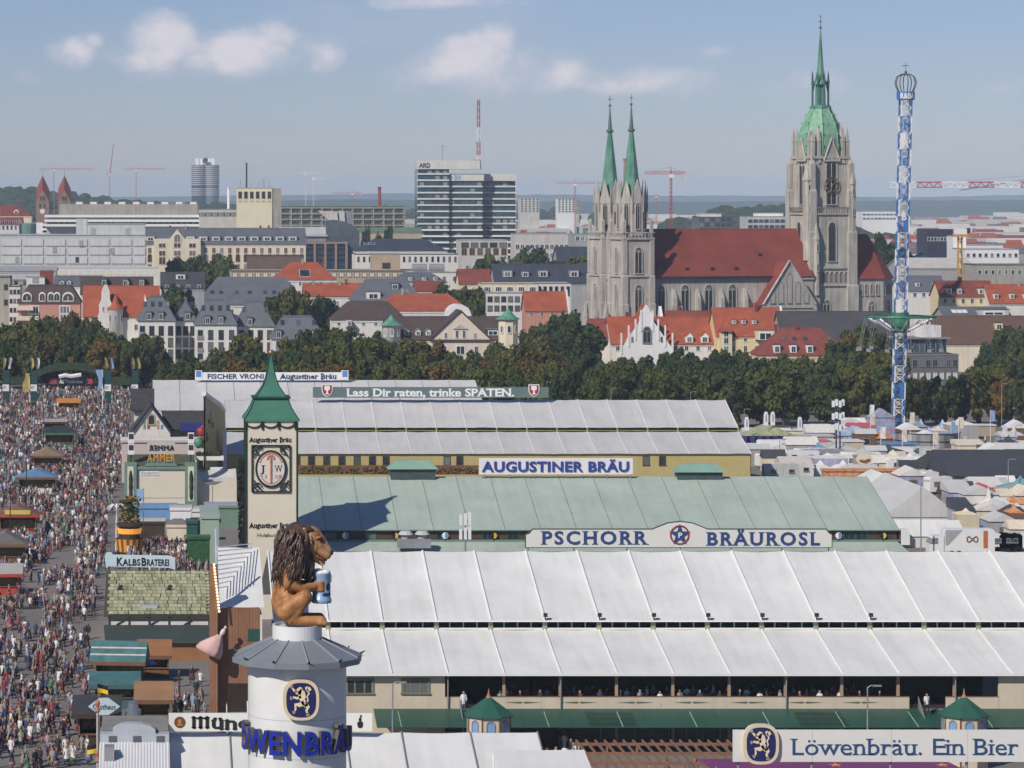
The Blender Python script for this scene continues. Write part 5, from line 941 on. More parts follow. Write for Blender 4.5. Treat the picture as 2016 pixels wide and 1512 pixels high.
def make_crown(seed, n_clump=46, per=105):
 rr = np.random.RandomState(seed); V = []; k = 0
 cl = []
 for i in range(n_clump):
  while True:
   p = rr.uniform(-1, 1, 3)
   if .40 < np.linalg.norm(p) < 1.0: break
  p[2] = p[2] * .95
  cl.append((p * np.array([1, 1, 1]), rr.uniform(.20, .36)))
 for c, r in cl:
  d = rr.normal(size=(per, 3)); d /= np.linalg.norm(d, axis=1)[:, None]
  P = c + d * (r * rr.uniform(.55, 1.05, per))[:, None]
  nrm = d + rr.normal(scale=.55, size=(per, 3)); nrm /= np.linalg.norm(nrm, axis=1)[:, None]
  u = np.cross(nrm, rr.normal(size=(per, 3))); u /= np.linalg.norm(u, axis=1)[:, None]; v = np.cross(nrm, u)
  s = (rr.uniform(.045, .085, per))[:, None]
  V.append(np.stack([P - u * s - v * s, P + u * s - v * s * .7, P + u * s * .8 + v * s, P - u * s * .7 + v * s], 1))
 V = np.concatenate(V).reshape(-1, 3); n = len(V) // 4
 me = bpy.data.meshes.new('crown'); me.from_pydata(V.tolist(), [], np.arange(n * 4).reshape(n, 4).tolist()); me.update(); return me
for s in range(5): CROWNS.append(make_crown(100 + s))
CROWN_MES = {}
for kname, lm in LEAF.items():
 for i, me in enumerate(CROWNS):
  c = me.copy(); c.materials.append(lm); CROWN_MES[kname, i] = c
def trunk_mesh(seed):
 rr = random.Random(seed); mb = MB(); mb.tube([(0, 0, 0), (.01, .0, .18), (0, .015, .36), (.01, 0, .62)], [.034, .026, .022, .010], 7)
 for i in range(6):
  a = i * 1.1 + rr.random(); z = .28 + .05 * i; mb.tube([(0, 0, z), (.10 * math.cos(a), .10 * math.sin(a), z + .10), (.24 * math.cos(a), .24 * math.sin(a), z + .22)], [.016, .011, .004], 5)
 return mb.mesh('trunk', BARK)
TRUNKS = [trunk_mesh(i) for i in range(3)]
TR = random.Random(19); TREES = []
def tree(px, ptop, Y, kind, label, width=None, group='trees along the edge of the fairground', cat='tree', z0=0.0):
 Hh = PZ(ptop, Y) - z0; w = width or min(Hh * TR.uniform(.30, .38), TR.uniform(4.6, 6.2))
 t = thing_local('broadleaf_tree' if kind != 'brown' else 'autumn_tree', label, cat, (PX(px, Y), Y, z0), TR.uniform(0, 6.28), group); OFF[t.name] = Vector((0, 0, 0))
 i = TR.randrange(5); c = new_obj('crown', CROWN_MES[kind, i], t); ch = Hh * .86; c.location = (0, 0, Hh - ch / 2 * .98); c.scale = (w, w, ch / 2 / .98); c.rotation_euler = (0, 0, TR.uniform(0, 6.28))
 k = new_obj('trunk', TRUNKS[TR.randrange(3)], t); k.scale = (Hh, Hh, Hh); return t
def env(pts, x):
 for (a, b), (c, d) in zip(pts, pts[1:]):
  if a <= x <= c: return b + (d - b) * (x - a) / (c - a)
 return pts[-1][1] if x > pts[-1][0] else pts[0][1]
ENV = [(-40, 638), (60, 630), (130, 640), (200, 640), (250, 658), (300, 682), (350, 695), (392, 712), (430, 690), (470, 668), (515, 676), (560, 664), (600, 658), (700, 648), (750, 656), (800, 680), (860, 682), (950, 690), (990, 684), (1040, 672), (1080, 660), (1130, 660), (1165, 690), (1250, 694), (1300, 690), (1350, 682), (1400, 694), (1450, 680), (1500, 706), (1560, 712), (1620, 700), (1650, 672), (1690, 655), (1720, 665), (1780, 716), (1850, 736), (1905, 752), (1950, 690), (2000, 660), (2060, 650)]
def zone(px):
 for x, s in ((90, 'left of the arched gate'), (215, 'behind the arched gate'), (300, 'before the orange-roofed villa'), (400, 'before the white mansard block'), (540, 'over the long white sign'), (700, 'behind the shield sign'), (850, 'before the brown roofs'), (1020, 'before the cream villa'), (1165, 'left of the church front'), (1300, 'before the Gothic gable house'), (1430, 'below the nave'), (1560, 'before the yellow houses'), (1690, 'before the deep red mansard'), (1800, 'beside the swing tower'), (1900, 'before the grey office'), (3000, 'at the right edge')):
  if px < x: return s
def tone(px, back):
 r = TR.random()
 if px < 300: return 'olive' if r < .72 else ('dark' if r < .96 else 'brown')
 if 860 < px < 1100: return 'brown' if r < .3 else 'olive'
 if 380 < px < 860: return 'brown' if r < .12 else ('olive' if r < .6 else 'dark')
 if px > 1480: return 'brown' if r < .07 else ('olive' if r < .6 else 'dark')
 return 'dark' if r < .8 else 'olive'
ADJ = {'dark': 'dark green', 'olive': 'olive green', 'brown': 'browning autumn'}
for row, (Yf, dy, st, nm) in enumerate(((lambda px: 905 if px < 330 else 850, 0, 40, 'rear'), (lambda px: 890 if px < 330 else 805, 20, 42, 'middle'), (lambda px: 875 if px < 300 else (770 if px < 1100 else 765), 48, 46, 'front'), (lambda px: 872 if px < 300 else (735 if px < 1100 else 722), 86, 44, 'foremost'))):
 px = -30 + row * 13
 while px < 2060:
  if not (row >= 2 and px < 300 and 90 < px < 190 and row == 3):
   kd = tone(px, row); y = env(ENV, px) + dy + TR.uniform(-7, 16); Y = Yf(px) + TR.uniform(-8, 8)
   if row == 0 and (1150 < px < 1200): y += 30
   if 1765 < px < 1925: y = 745 if row == 3 else 900
   elif row > 1: y = min(y, HY + (H - TR.uniform(10, 13)) * F / Y)
   if PZ(y, Y) > 6: tree(px + TR.uniform(-8, 8), y, Y, kd, '%s tree in the %s row %s' % (ADJ[kd], nm, zone(px)))
  px += st * TR.uniform(.8, 1.2)
for px, y, Y, kd in ((1045, 655, 905, 'dark'), (1078, 632, 900, 'dark'), (1118, 608, 895, 'dark'), (1100, 650, 875, 'dark'), (1140, 628, 885, 'dark'), (1690, 648, 850, 'dark'), (1728, 655, 855, 'dark'), (1655, 668, 845, 'dark'), (1985, 655, 850, 'dark'), (2015, 640, 860, 'olive'), (1955, 672, 840, 'dark')):
 tree(px, y, Y, kd, '%s tall tree %s' % (ADJ[kd], zone(px)))
for px, y, Y, kd, lab in ((545, 572, 1030, 'olive', 'green courtyard tree right of the middle mansard wing'), (578, 575, 1028, 'olive', 'second green courtyard tree by the grey hipped roof'), (648, 580, 1040, 'dark', 'dark courtyard tree between orange and brown roofs'), (625, 590, 1036, 'dark', 'small dark courtyard tree under the orange roof'), (885, 560, 1060, 'dark', 'dark tree between the orange roof and the white flats'), (930, 562, 1058, 'dark', 'leafy tree before the white balcony flats'), (955, 575, 1052, 'olive', 'small tree left of the balcony flats'), (352, 518, 1300, 'dark', 'tree under the cream palace gable'), (392, 515, 1290, 'dark', 'tree before the arched palace windows'), (440, 512, 1285, 'olive', 'tree at the right of the palace front'), (370, 522, 1295, 'olive', 'low tree before the palace'), (720, 442, 1560, 'dark', 'dark conical tree left before the glass tower'), (763, 438, 1560, 'dark', 'tall poplar left before the glass tower'), (748, 455, 1555, 'dark', 'low dark tree between the two poplars'), (950, 502, 1300, 'dark', 'roof-garden tree below the glass tower'), (970, 505, 1300, 'olive', 'second roof-garden tree below the glass tower'), (1035, 500, 1310, 'dark', 'tree before the turquoise-grey gable'), (1050, 498, 1312, 'dark', 'taller tree before the turquoise-grey gable'), (1120, 500, 1240, 'olive', 'tree left of the church tower by the warehouse'), (1085, 505, 1260, 'dark', 'low tree left of the warehouse roof'), (1752, 465, 1300, 'dark', 'dark tree right of the apse roof'), (1742, 490, 1290, 'dark', 'lower dark tree right of the apse roof'), (325, 580, 1005, 'olive', 'green tree between the villa and the mansard block'), (352, 572, 1015, 'dark', 'tree behind the left mansard wing'), (138, 622, 950, 'brown', 'rust-tinged tree before the salmon house'), (175, 632, 950, 'olive', 'thin browning tree before the curved gable')):
 tree(px, y, Y, kd, lab, width=(PZ(y, Y) * .28 if 'poplar' not in lab and 'conical' not in lab else 2.6), group='trees among the town houses')
# ---------------------------------------------------------------- beer tents
def fabric(name, col, var=.035):
 m = mat(name, col, .55, var + .03, .16, .35, spec=.35, bscale=.45, streak=.16)
 for q in m.node_tree.nodes:
  if q.type == 'MAPPING': q.inputs['Scale'].default_value = (1.1, .07, .25)
 return m
FAB = fabric('white_tent_fabric', (.745, .75, .73)); FAB2 = fabric('grey_white_tent_fabric', (.57, .57, .56)); FABG = fabric('green_tent_fabric', (.41, .49, .43), .06); FABV = fabric('plain_grey_tent_fabric', (.62, .625, .61))
RIBW = mat('white_rib', (.80, .80, .80), .5, .03, 1); RIBG = mat('grey_rib', (.22, .23, .24), .6, .1, 1); RIBGR = mat('green_seam', (.16, .24, .21), .7, .1, 1)
def panel(x0, x1, A, B, nx=5, ny=8, sag=.10, seed=0, wr=.02):
 """a stretched tarpaulin between two ribs: A and B are (y, z) at the upper and lower edge; it sags and creases"""
 mb = MB(); vs = []
 for j in range(ny + 1):
  v = j / ny; y = A[0] + (B[0] - A[0]) * v; z = A[1] + (B[1] - A[1]) * v
  for i in range(nx + 1):
   u = i / nx; x = x0 + (x1 - x0) * u
   w = noise.noise(Vector((x * .5 + seed, y * .35, seed * .7))) * wr * 2 + noise.noise(Vector((x * 1.6, y * .9 + seed, 3.1))) * wr
   vs.append((x, y, z - sag * math.sin(math.pi * u) * math.sin(math.pi * min(1, .15 + v)) ** .6 + w * math.sin(math.pi * u)))
 fs = [(j * (nx + 1) + i, (j + 1) * (nx + 1) + i, (j + 1) * (nx + 1) + i + 1, j * (nx + 1) + i + 1) for j in range(ny) for i in range(nx)]
 mb.add(vs, fs); return mb
def roof_run(t, xs, A, B, fm, rm, rib=.09, sag=.10, seed=0, ribs=True, proud=.05, smooth=True, wr=.02):
 for i, (a, b) in enumerate(zip(xs, xs[1:])):
  panel(a + .02, b - .02, A, B, 5, 8, sag, seed + i * 3.7, wr).build('roof_panel', fm, t, smooth)
 if ribs:
  for x in xs:
   mb = MB(); mb.bar((x, A[0], A[1] + proud), (x, B[0], B[1] + proud), rib, n=6); mb.build('rib', rm, t)
# ---- A: the big white tent with balcony
YA0, YA1, YA2 = 300.0, 312.0, 328.0; zr, zc1, zc0, ze = PZ(1085, YA2), PZ(1219, YA1), PZ(1239, YA1), PZ(1326, YA0)
xs = [31.96 + 5.12 * k for k in range(-4, 14)]
t = thing('beer_tent', 'long white beer tent with two roof tiers and an open balcony of guests', 'tent', (50, YA0, 0))
roof_run(t, xs, (YA2, zr), (YA1 - .4, zc1 - .1), FAB, RIBW, .10, .16, 1)
roof_run(t, xs, (YA1, zc0), (YA0 - .6, ze), FAB, RIBW, .08, .12, 50)
roof_run(t, xs, (YA2, zr), (358, 7), FAB, RIBW, .08, .1, 90, ribs=False)
mb = MB(); mb.box(xs[0], xs[-1], YA1 + .9, YA1 + 1.0, zc0 - .4, zc1 - .05); mb.build('clerestory_shade_sheet', mat('painted_interior_shade', (.018, .018, .02), .9, .3, .5), t)  # near-black sheet stands in for the shade inside the open clerestory
CPOST = mat('olive_post', (.27, .30, .20), .7, .15, 1)
for x in xs:
 mb = MB(); mb.box(x - .22, x + .22, YA1 - .12, YA1 + .2, zc0 - .1, zc1 - .02); mb.build('clerestory_post', CPOST, t)
 for k in (1, 2, 3):
  mb = MB(); xx = x + 5.12 * k / 4; mb.box(xx - .06, xx + .06, YA1 + .1, YA1 + .2, zc0, zc1);
  if xx < xs[-1]: mb.build('mullion', mat('pale_green_steel', (.30, .36, .30), .6, .1, 1), t)
mb = MB(); mb.box(xs[0], xs[-1], YA1 - .1, YA1 + .1, zc0 - .02, zc0 + .14); mb.box(xs[0], xs[-1], YA1 - .5, YA1 - .4, zc1 - .2, zc1 - .06); mb.build('eaves_rail', RIBW, t)
mb = MB(); mb.box(xs[0], xs[-1], YA0 - .75, YA0 - .5, ze - .12, ze + .08); mb.build('gutter', RIBW, t)
for k in range(5, 12):
 x = xs[k + (0 if k < 20 else 0)]
 if k in (5, 6, 7, 8, 9, 10, 11): mb = MB(); mb.box(x - .17, x + .2, YA1 - .6, YA1 - .25, zc1 + .28, zc1 + .62); mb.box(x - .05, x + .05, YA1 - .5, YA1 - .3, zc1, zc1 + .28); mb.build('floodlight', DARK, t)
CREAM_T = mat('cream_board', (.60, .52, .40), .8, .06, .4, streak=.15); zb, zp = PZ(1372, YA0), PZ(1394, YA0)
x875 = PX(876, YA0)
mb = MB(); mb.box(xs[0], x875, YA0, YA0 + .3, 0, ze - .1); wl = mb.build('front_wall', CREAM_T, t)
for px in (708, 818):
 w = place('window', win_mesh(2.6, 1.35, mat('olive_frame', (.20, .19, .12), .7, .15, 1), GLASS, 3), wl, (PX(px, YA0), YA0 - .01, PZ(1364, YA0)))
xr = PX(1966, YA0); mb = MB(); mb.box(xr, xs[-1], YA0, YA0 + .3, 0, ze - .1); mb.build('end_wall', CREAM_T, t)
mb = MB(); mb.box(x875, xr, YA0 + 5.8, YA0 + 6, 0, 7.6); mb.build('inner_wall', mat('shade_toned_inner_wall', (.035, .022, .018), .8, .3, .6), t)  # near-black colour puts the shade inside the balcony into this wall
mb = MB(); mb.box(x875, xr, YA0 + .1, YA0 + 5.8, zp - .25, zp); mb.build('balcony_floor', WOOD_D, t)
for a, b in ((876, 908), (960, 1790), (1862, 1966)):
 mb = MB(); mb.box(PX(a, YA0), PX(b, YA0), YA0 - .05, YA0 + .12, zp - .05, zb); pp = mb.build('balcony_parapet', CREAM_T, t)
 mb = MB(); mb.box(PX(a, YA0), PX(b, YA0), YA0 - .08, YA0 + .16, zb, zb + .05); mb.build('handrail', WOOD, pp)
 x = PX(a, YA0) + 1.5
 while x + 3.4 < PX(b, YA0):
  mb = MB(); zm = (zb + zp) / 2; mb.add([(x, YA0 - .06, zm), (x + 1.5, YA0 - .06, zm - .10), (x + 1.7, YA0 - .06, zm), (x + 1.9, YA0 - .06, zm - .10), (x + 3.4, YA0 - .06, zm), (x + 1.9, YA0 - .06, zm + .10), (x + 1.7, YA0 - .06, zm + .0), (x + 1.5, YA0 - .06, zm + .10)], [(0, 1, 2, 7), (3, 4, 5, 2)]); mb.build('ornament', mat('olive_paint', (.13, .14, .09), .7, .1, 1), pp); x += 5.12
for x in xs[4:16]:
 if x875 < x < xr: mb = MB(); mb.box(x - .13, x + .13, YA0 + .13, YA0 + .4, 0, ze - .1); mb.build('post', mat('beige_timber', (.40, .27, .17), .7, .15, .8), t)
for x in (xs[3], xs[5], xs[9], xs[12], xs[15]): mb = MB(); mb.tube([(x, YA0 - .62, ze - .1), (x, YA0 - .3, ze - .5), (x, YA0 - .2, zp - .3), (x + .2, YA0 - .6, zp - .6)], .07, 6); mb.build('downpipe', GREYM, t)
mb = MB();
GREENC = mat('dark_green_tarpaulin', (.022, .085, .062), .45, .12, .25, .1, bscale=.8); za, zb2 = PZ(1395, YA0), PZ(1432, YA0 - 5)
for i in range(0, 27):
 a = PX(735, YA0) + i * 2.2; b = a + 2.18
 if b > xr + 3: break
 mb = MB(); mb.slab((a, YA0 - 5, zb2), (b, YA0 - 5, zb2), (b, YA0 - .1, za), (a, YA0 - .1, za), .05); ca = mb.build('canopy_panel', GREENC, t)
 if i % 3 == 1: mb = MB(); mb.bar((a, YA0 - 5, zb2 + .04), (a, YA0 - .9, za - .15), .05, n=4); mb.build('canopy_seam', mat('pale_green_strip', (.22, .40, .30), .6, .1, 1), ca)
for px in (1180, 1590):
 for r in range(3):
  for k in range(18):
   mb = MB(); x = PX(px - 32, YA0) + k * .24; f0 = .18 + r * .27; y = YA0 - .1 - 4.9 * f0; z = za + (zb2 - za) * f0; mb.slab((x + .09, y - 1.0, z - 1.0 * (za - zb2) / 4.9 + .02), (x + .20, y - 1.0, z - 1.0 * (za - zb2) / 4.9 + .02), (x + .11, y, z + .02), (x, y, z + .02), .015)
   if k == 0: acc = MB()
   acc.v, acc.f, acc.m = acc.v + [tuple(q) for q in mb.v], acc.f + [[len(acc.v) + i for i in f] for f in mb.f], acc.m + mb.m
  tag(acc.build('vent_slits', BLACK_L, t), kind='stuff')
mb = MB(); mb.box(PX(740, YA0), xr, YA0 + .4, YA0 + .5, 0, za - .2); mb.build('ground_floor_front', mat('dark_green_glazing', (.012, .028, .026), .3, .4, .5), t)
for i in range(24):
 x = PX(1150, YA0) + i * 1.55
 if x < xr: mb = MB(); mb.box(x - .05, x + .05, YA0 + .25, YA0 + .4, 0, za - .25); mb.build('glazing_post', mat('grey_green_steel', (.10, .15, .14), .5, .1, 1), t)
for px0, px1 in ((1790, 1858), (906, 930)):
 mb = MB(); n = 12
 st = thing('steel_stair', 'grey steel stair up to the balcony beside the right kiosk' if px0 > 1000 else 'narrow steel stair to the balcony behind the left kiosk', 'stair', (PX(px0, 295), 295, 0))
 for i in range(n):
  mb = MB(); f0 = i / n; y = YA0 - .2 - f0 * 6; z = zp * (1 - f0); a = PX(px0 + 18 if px0 > 1000 else px0, YA0); mb.box(a, a + (2.2 if px0 > 1000 else 1.1), y - .55, y, z - .1, z); mb.build('step', GREYM, st)
 mb = MB(); a = PX(px0 + 18 if px0 > 1000 else px0, YA0)
 for i in range(26): f0 = i / 25; y = YA0 - .2 - f0 * 6; z = zp * (1 - f0); mb.bar((a - .05, y, z), (a - .05, y, z + 1.05), .03, n=4)
 mb.bar((a - .05, YA0 - .2, zp + 1.05), (a - .05, YA0 - 6.2, 1.05), .04, n=4); mb.build('railing', GREYM, st)
for lab, px in (('octagonal cream kiosk with green roof left of the pergola', 962), ('octagonal cream kiosk with green roof beside the steel stair', 1898)):
 Yk = 290; X = PX(px, Yk); t2 = thing_local('kiosk', lab, 'kiosk', (X, Yk, 0), 0, 'octagonal kiosks by the balcony tent'); ze2, za2 = PZ(1406, Yk), PZ(1371, Yk)
 mb = MB(); mb.lathe([(1.95, 0), (1.95, ze2)], 8); kb = mb.build('body', CREAM_T, t2)
 for i in range(8):
  a = (i + .5) / 8 * math.tau; mb = MB(); mb.bar((1.97 * math.cos(a), 1.97 * math.sin(a), 0), (1.97 * math.cos(a), 1.97 * math.sin(a), ze2), .07, n=4); mb.build('corner_post', WOOD, t2)
  a = i / 8 * math.tau
  if math.sin(a) < .3: place('window', gwin_mesh(.62, 1.5, GREYM, mat('sky_blue_pane', (.20, .36, .60), .2, .2, 1), 1, False, .08, .08), kb, (1.81 * math.cos(a), 1.81 * math.sin(a), ze2 - 1.9), a + math.pi / 2)
 mb = MB(); mb.lathe([(2.25, ze2 - .08), (2.25, ze2), (.12, za2)], 8); rf = mb.build('roof', mat('kiosk_green_roof', (.025, .105, .072), .5, .12, .5), t2); mb = MB(); mb.lathe([(.28, za2 - .15), (.1, za2 + .2), (.02, za2 + .7)], 8); mb.build('finial', mat('terracotta', (.40, .18, .11), .7, .1, 1), rf)
def lamp_post(label, px, ptop, Y, arms=1, zb=0.0, m=None, kindname='lamp_post', disc=False):
 zt = PZ(ptop, Y); t = thing_local(kindname, label, 'lamp post', (PX(px, Y), Y, zb)); mb = MB(); mb.bar((0, 0, 0), (0, 0, zt - zb), .1, .06, 8); mb.build('pole', m or GREYM, t)
 mb = MB(); mb.tube([(0, 0, zt - zb - .1), (.3, 0, zt - zb + .12), (.9, 0, zt - zb + .1)], .05, 5); mb.box(.5, 1.2, -.16, .16, zt - zb + .02, zt - zb + .14); mb.build('lamp_head', m or GREYM, t); return t
lamp_post('slim grey lamp post in front of the cream tent wall', 773, 1345, 288); lamp_post('grey lamp post before the middle of the balcony', 1708, 1352, 288)
# ---- wooden pergola over the beer garden
Yg0, Yg1 = 263.0, 277.0; t = thing('pergola', 'brown timber pergola of crossed beams over the beer garden', 'pergola', (PX(1300, 270), 270, 0)); PW = wave_mat('pergola_timber', (.27, .14, .085), (.16, .08, .05), 2.5, 'X', .7, .3, .2, .2, .8); xa, xb = PX(1158, 270), PX(1520, 270); zg = PZ(1462, Yg1)
for i in range(4): y = Yg0 + (Yg1 - Yg0) * i / 3; mb = MB(); mb.box(xa - .3, xb, y - .1, y + .1, zg - .25, zg - .02); mb.build('beam', PW, t)
for i in range(20): x = xa + (xb - xa) * i / 19; mb = MB(); mb.box(x - .07, x + .07, Yg0 - .6, Yg1 + .6, zg, zg + .16); mb.build('rafter', PW, t)
for i in range(7):
 for y in (Yg0, Yg1): x = xa + (xb - xa) * i / 6; mb = MB(); mb.box(x - .09, x + .09, y - .09, y + .09, 0, zg - .25); mb.build('post', PW, t)
# ---- B: the green tent with its lettered board
YB0, YB2 = 402.0, 420.0; zbr, zbe = PZ(938, YB2), PZ(1043, YB0)
t = thing('beer_tent', 'long pale green beer tent with dark timber wall and two roof vents', 'tent', (45, YB0, 0)); xl, xr2 = PX(560, YB2), PX(1706, YB2)
xs = list(np.linspace(xl, xr2, 18)); roof_run(t, xs, (YB2, zbr), (YB0 - .4, zbe), FABG, RIBGR, .035, .03, 200, proud=.02, wr=.03)
roof_run(t, xs, (YB2, zbr), (450, 8), FABG, RIBGR, .03, .03, 220, ribs=False)
mb = MB(); mb.prism([(YB0, 0), (448, 0), (448, 8), (YB2, zbr - .1), (YB0, zbe - .05)], 'x', xr2 - .2, xr2); mb.build('gable_end', FABG, t)
mb = MB(); mb.box(xl, xr2, YB0 - .5, YB0 - .38, zbe - .08, zbe + .04); mb.build('eaves_trim', RIBGR, t)
mb = MB(); mb.box(xl, xr2 + .3, YB0, YB0 + .2, 0, zbe - .05); wl = mb.build('timber_wall', mat('dark_brown_boards', (.075, .046, .032), .8, .25, .8), t)
zl = PZ(1065, YB0); mb = MB(); mb.slab((xl, YB0 - 9, zl - 2.2), (xr2 + 1.2, YB0 - 9, zl - 2.2), (xr2 - .2, YB0 - .05, zl), (xl, YB0 - .05, zl), .1); mb.build('lower_roof', FABG, t)
mb = MB(); mb.box(xl, xr2 + .2, YB0 - .3, YB0 - .02, zl, zl + .16); mb.build('ledge', RIBGR, t)
GF = mat('dark_green_frame', (.035, .09, .06), .6, .1, 1)
for px in (650, 730, 830, 870, 960, 1010, 1672, 1696):
 place('window', win_mesh(1.5, .85, GF, GLASS, 2), wl, (PX(px, YB0), YB0 - .01, PZ(1061, YB0)))
SHB = mat('shield_blue', (.10, .25, .50), .5, .1, 1); SHY = mat('shield_yellow', (.70, .42, .04), .5, .1, 1)
for i, px in enumerate((680, 778, 876, 972, 1650, 1738)):
 mb = MB(); X, Z = PX(px, YB0), PZ(1054, YB0); mb.bar((X, YB0 - .35, Z), (X, YB0 - .25, Z), .40, n=16); d = mb.build('disc', WHITEP if i % 2 == 0 else BLACK_L, t); mb = MB(); mb.add([(X, YB0 - .36, Z)] + [(X + .36 * math.sin(a), YB0 - .36, Z + .36 * math.cos(a)) for a in np.linspace(0, math.pi, 9)], [tuple(range(10))]); mb.build('half_field', SHB if i % 2 == 0 else SHY, d)
 mb = MB(); mb.bar((X, YB0 - .3, zl), (X, YB0 - .3, Z), .05, n=5); mb.build('disc_post', DARK, d)
for px0, px1, pt, pb in ((762, 862, 906, 943), (1325, 1426, 912, 945)):
 a, b = PX(px0, YB2), PX(px1, YB2); mb = MB(); mb.box(a + .4, b - .4, YB2 - 1.2, YB2 + 1.2, zbr - .9, PZ(pt + 15, YB2)); v = mb.build('vent_box', mat('vent_dark', (.05, .075, .075), .6, .2, 1), t); mb = MB(); z0 = PZ(pt + 16, YB2); mb.hexa([(a, YB2 - 1.6, z0), (b, YB2 - 1.6, z0), (b, YB2 + 1.6, z0), (a, YB2 + 1.6, z0), (a + 1.2, YB2 - .3, PZ(pt, YB2)), (b - 1.2, YB2 - .3, PZ(pt, YB2)), (b - 1.2, YB2 + .3, PZ(pt, YB2)), (a + 1.2, YB2 + .3, PZ(pt, YB2))]); mb.build('vent_roof', mat('vent_green', (.22, .37, .30), .6, .1, .5), v)
Ys = 394.0; t = thing('roof_sign', 'long white board lettered PSCHORR BRÄUROSL with star emblem', 'sign', (PX(1336, Ys), Ys, 0)); X = lambda px: PX(px, Ys); Z = lambda py: PZ(py, Ys)
pl = [(X(1034), Z(1078)), (X(1638), Z(1078)), (X(1638), Z(1052)), (X(1632), Z(1049)), (X(1626), Z(1041)), (X(1392), Z(1041)), (X(1380), Z(1036)), (X(1362), Z(1029)), (X(1338), Z(1026)), (X(1314), Z(1029)), (X(1296), Z(1036)), (X(1284), Z(1041)), (X(1048), Z(1041)), (X(1042), Z(1049)), (X(1034), Z(1052))]
BRD = mat('sign_board_white', (.72, .72, .68), .6, .03, .5)
mb = MB(); mb.prism(pl, 'y', Ys, Ys + .15); bd = mb.build('board', BRD, t); mb = MB()
for a, b in zip(pl, pl[1:] + pl[:1]): mb.bar((a[0], Ys - .03, a[1]), (b[0], Ys - .03, b[1]), .06, n=4)
mb.build('border', mat('dark_olive_border', (.07, .08, .06), .6, .1, 1), bd)
lettering(bd, 'PSCHORR', X(1066), Ys - .01, Z(1071), X(1277) - X(1066), Z(1045) - Z(1071), BLUE_L, 'bs', .03, track=.12); lettering(bd, 'BRÄUROSL', X(1391), Ys - .01, Z(1073), X(1618) - X(1391), Z(1047) - Z(1073), BLUE_L, 'bs', .03, track=.12)
REDP = mat('emblem_red', (.32, .035, .045), .5, .1, 1); cx, cz = X(1338), Z(1053); mb = MB()
for q in range(24): a, b = q / 24 * math.tau, (q + 1) / 24 * math.tau; mb.bar((cx + 1.08 * math.cos(a), Ys - .05, cz + 1.08 * math.sin(a)), (cx + 1.08 * math.cos(b), Ys - .05, cz + 1.08 * math.sin(b)), .10, n=4)
mb.build('emblem_ring', REDP, bd); mb = MB(); pts = [(cx + (1.35 if q % 2 == 0 else .52) * math.sin(q / 10 * math.tau), Ys - .12, cz + (1.35 if q % 2 == 0 else .52) * math.cos(q / 10 * math.tau)) for q in range(10)]; mb.add(pts + [(cx, Ys - .12, cz)], [(10, (q + 1) % 10, q) for q in range(10)]); mb.build('emblem_star', BLUE_L, bd); lettering(bd, 'P', cx - .22, Ys - .13, cz - .32, .5, .62, WHITE_L, 'b', .02)
for px in (1040, 1130, 1235, 1340, 1440, 1540, 1632): mb = MB(); mb.box(X(px) - .05, X(px) + .05, Ys + .16, Ys + .26, 0, Z(1060)); mb.build('post', mat('blue_steel', (.06, .12, .20), .5, .1, 1), t)
Ys = 419.0; X = lambda px: PX(px, Ys); Z = lambda py: PZ(py, Ys); t = thing('roof_sign', 'pale ridge sign with blue lettering AUGUSTINER BRÄU', 'sign', (X(1094), Ys, zbr)); mb = MB(); mb.box(X(943), X(1246), Ys, Ys + .2, Z(934), Z(902)); bd = mb.build('board', mat('pinkish_white_board', (.74, .71, .69), .6, .04, .5), t)
lettering(bd, 'AUGUSTINER BRÄU', X(950), Ys - .01, Z(928), X(1240) - X(950), Z(908) - Z(928), mat('royal_blue_letter', (.025, .05, .27), .5, .1, 1), 'b', .12, track=.03)
for px in range(955, 1245, 48): mb = MB(); mb.bar((X(px), Ys + .25, zbr - .3), (X(px), Ys + .25, Z(905)), .06, n=4); mb.build('prop', GREYM, t)
# ---- C: grey-white tent with yellow walls
YC0, YC1, YC2 = 548.0, 560.0, 573.0; zr, z1, z0, ze = PZ(787, YC2), PZ(842, YC1), PZ(850, YC1), PZ(893, YC0); YEL = mat('ochre_yellow_wall', (.47, .39, .165), .8, .06, .3, streak=.1)
t = thing('beer_tent', 'grey-white two-tier beer tent with ochre yellow walls', 'tent', (50, YC0, 0)); xl, xr3 = PX(440, YC2), PX(1427, YC2); xs = list(np.linspace(xl, xr3, 18))
roof_run(t, xs, (YC2, zr), (YC1, z1), FAB2, RIBW, .06, .14, 400, wr=.05); roof_run(t, xs, (YC1, z0), (YC0 - .4, ze), FAB2, RIBW, .05, .1, 450, wr=.04); roof_run(t, xs, (YC2, zr), (600, 8), FAB2, RIBW, .05, .1, 480, ribs=False)
for nm, prof, m in (('gable_end', [(YC0, 0), (598, 0), (598, 8), (YC2, zr - .15), (YC1, z1 - .1), (YC1, z0), (YC0, ze - .1)], YEL),):
 mb = MB(); mb.prism(prof, 'x', xr3 - .1, xr3); mb.build(nm, m, t)
mb = MB(); mb.box(xl, xr3, YC0, YC0 + .2, 0, ze - .05); wl = mb.build('yellow_wall', YEL, t); mb = MB(); mb.box(xl, xr3, YC1 + .4, YC1 + .5, z0 - .2, z1 - .08); mb.build('clerestory_shade_sheet', MATS['painted_interior_shade'], t)  # dark sheet behind the clerestory posts is painted interior shade
for x in xs: mb = MB(); mb.box(x - .12, x + .12, YC1 - .1, YC1 + .2, z0, z1); mb.build('clerestory_post', mat('yellow_green_post', (.30, .29, .11), .7, .1, 1), t)
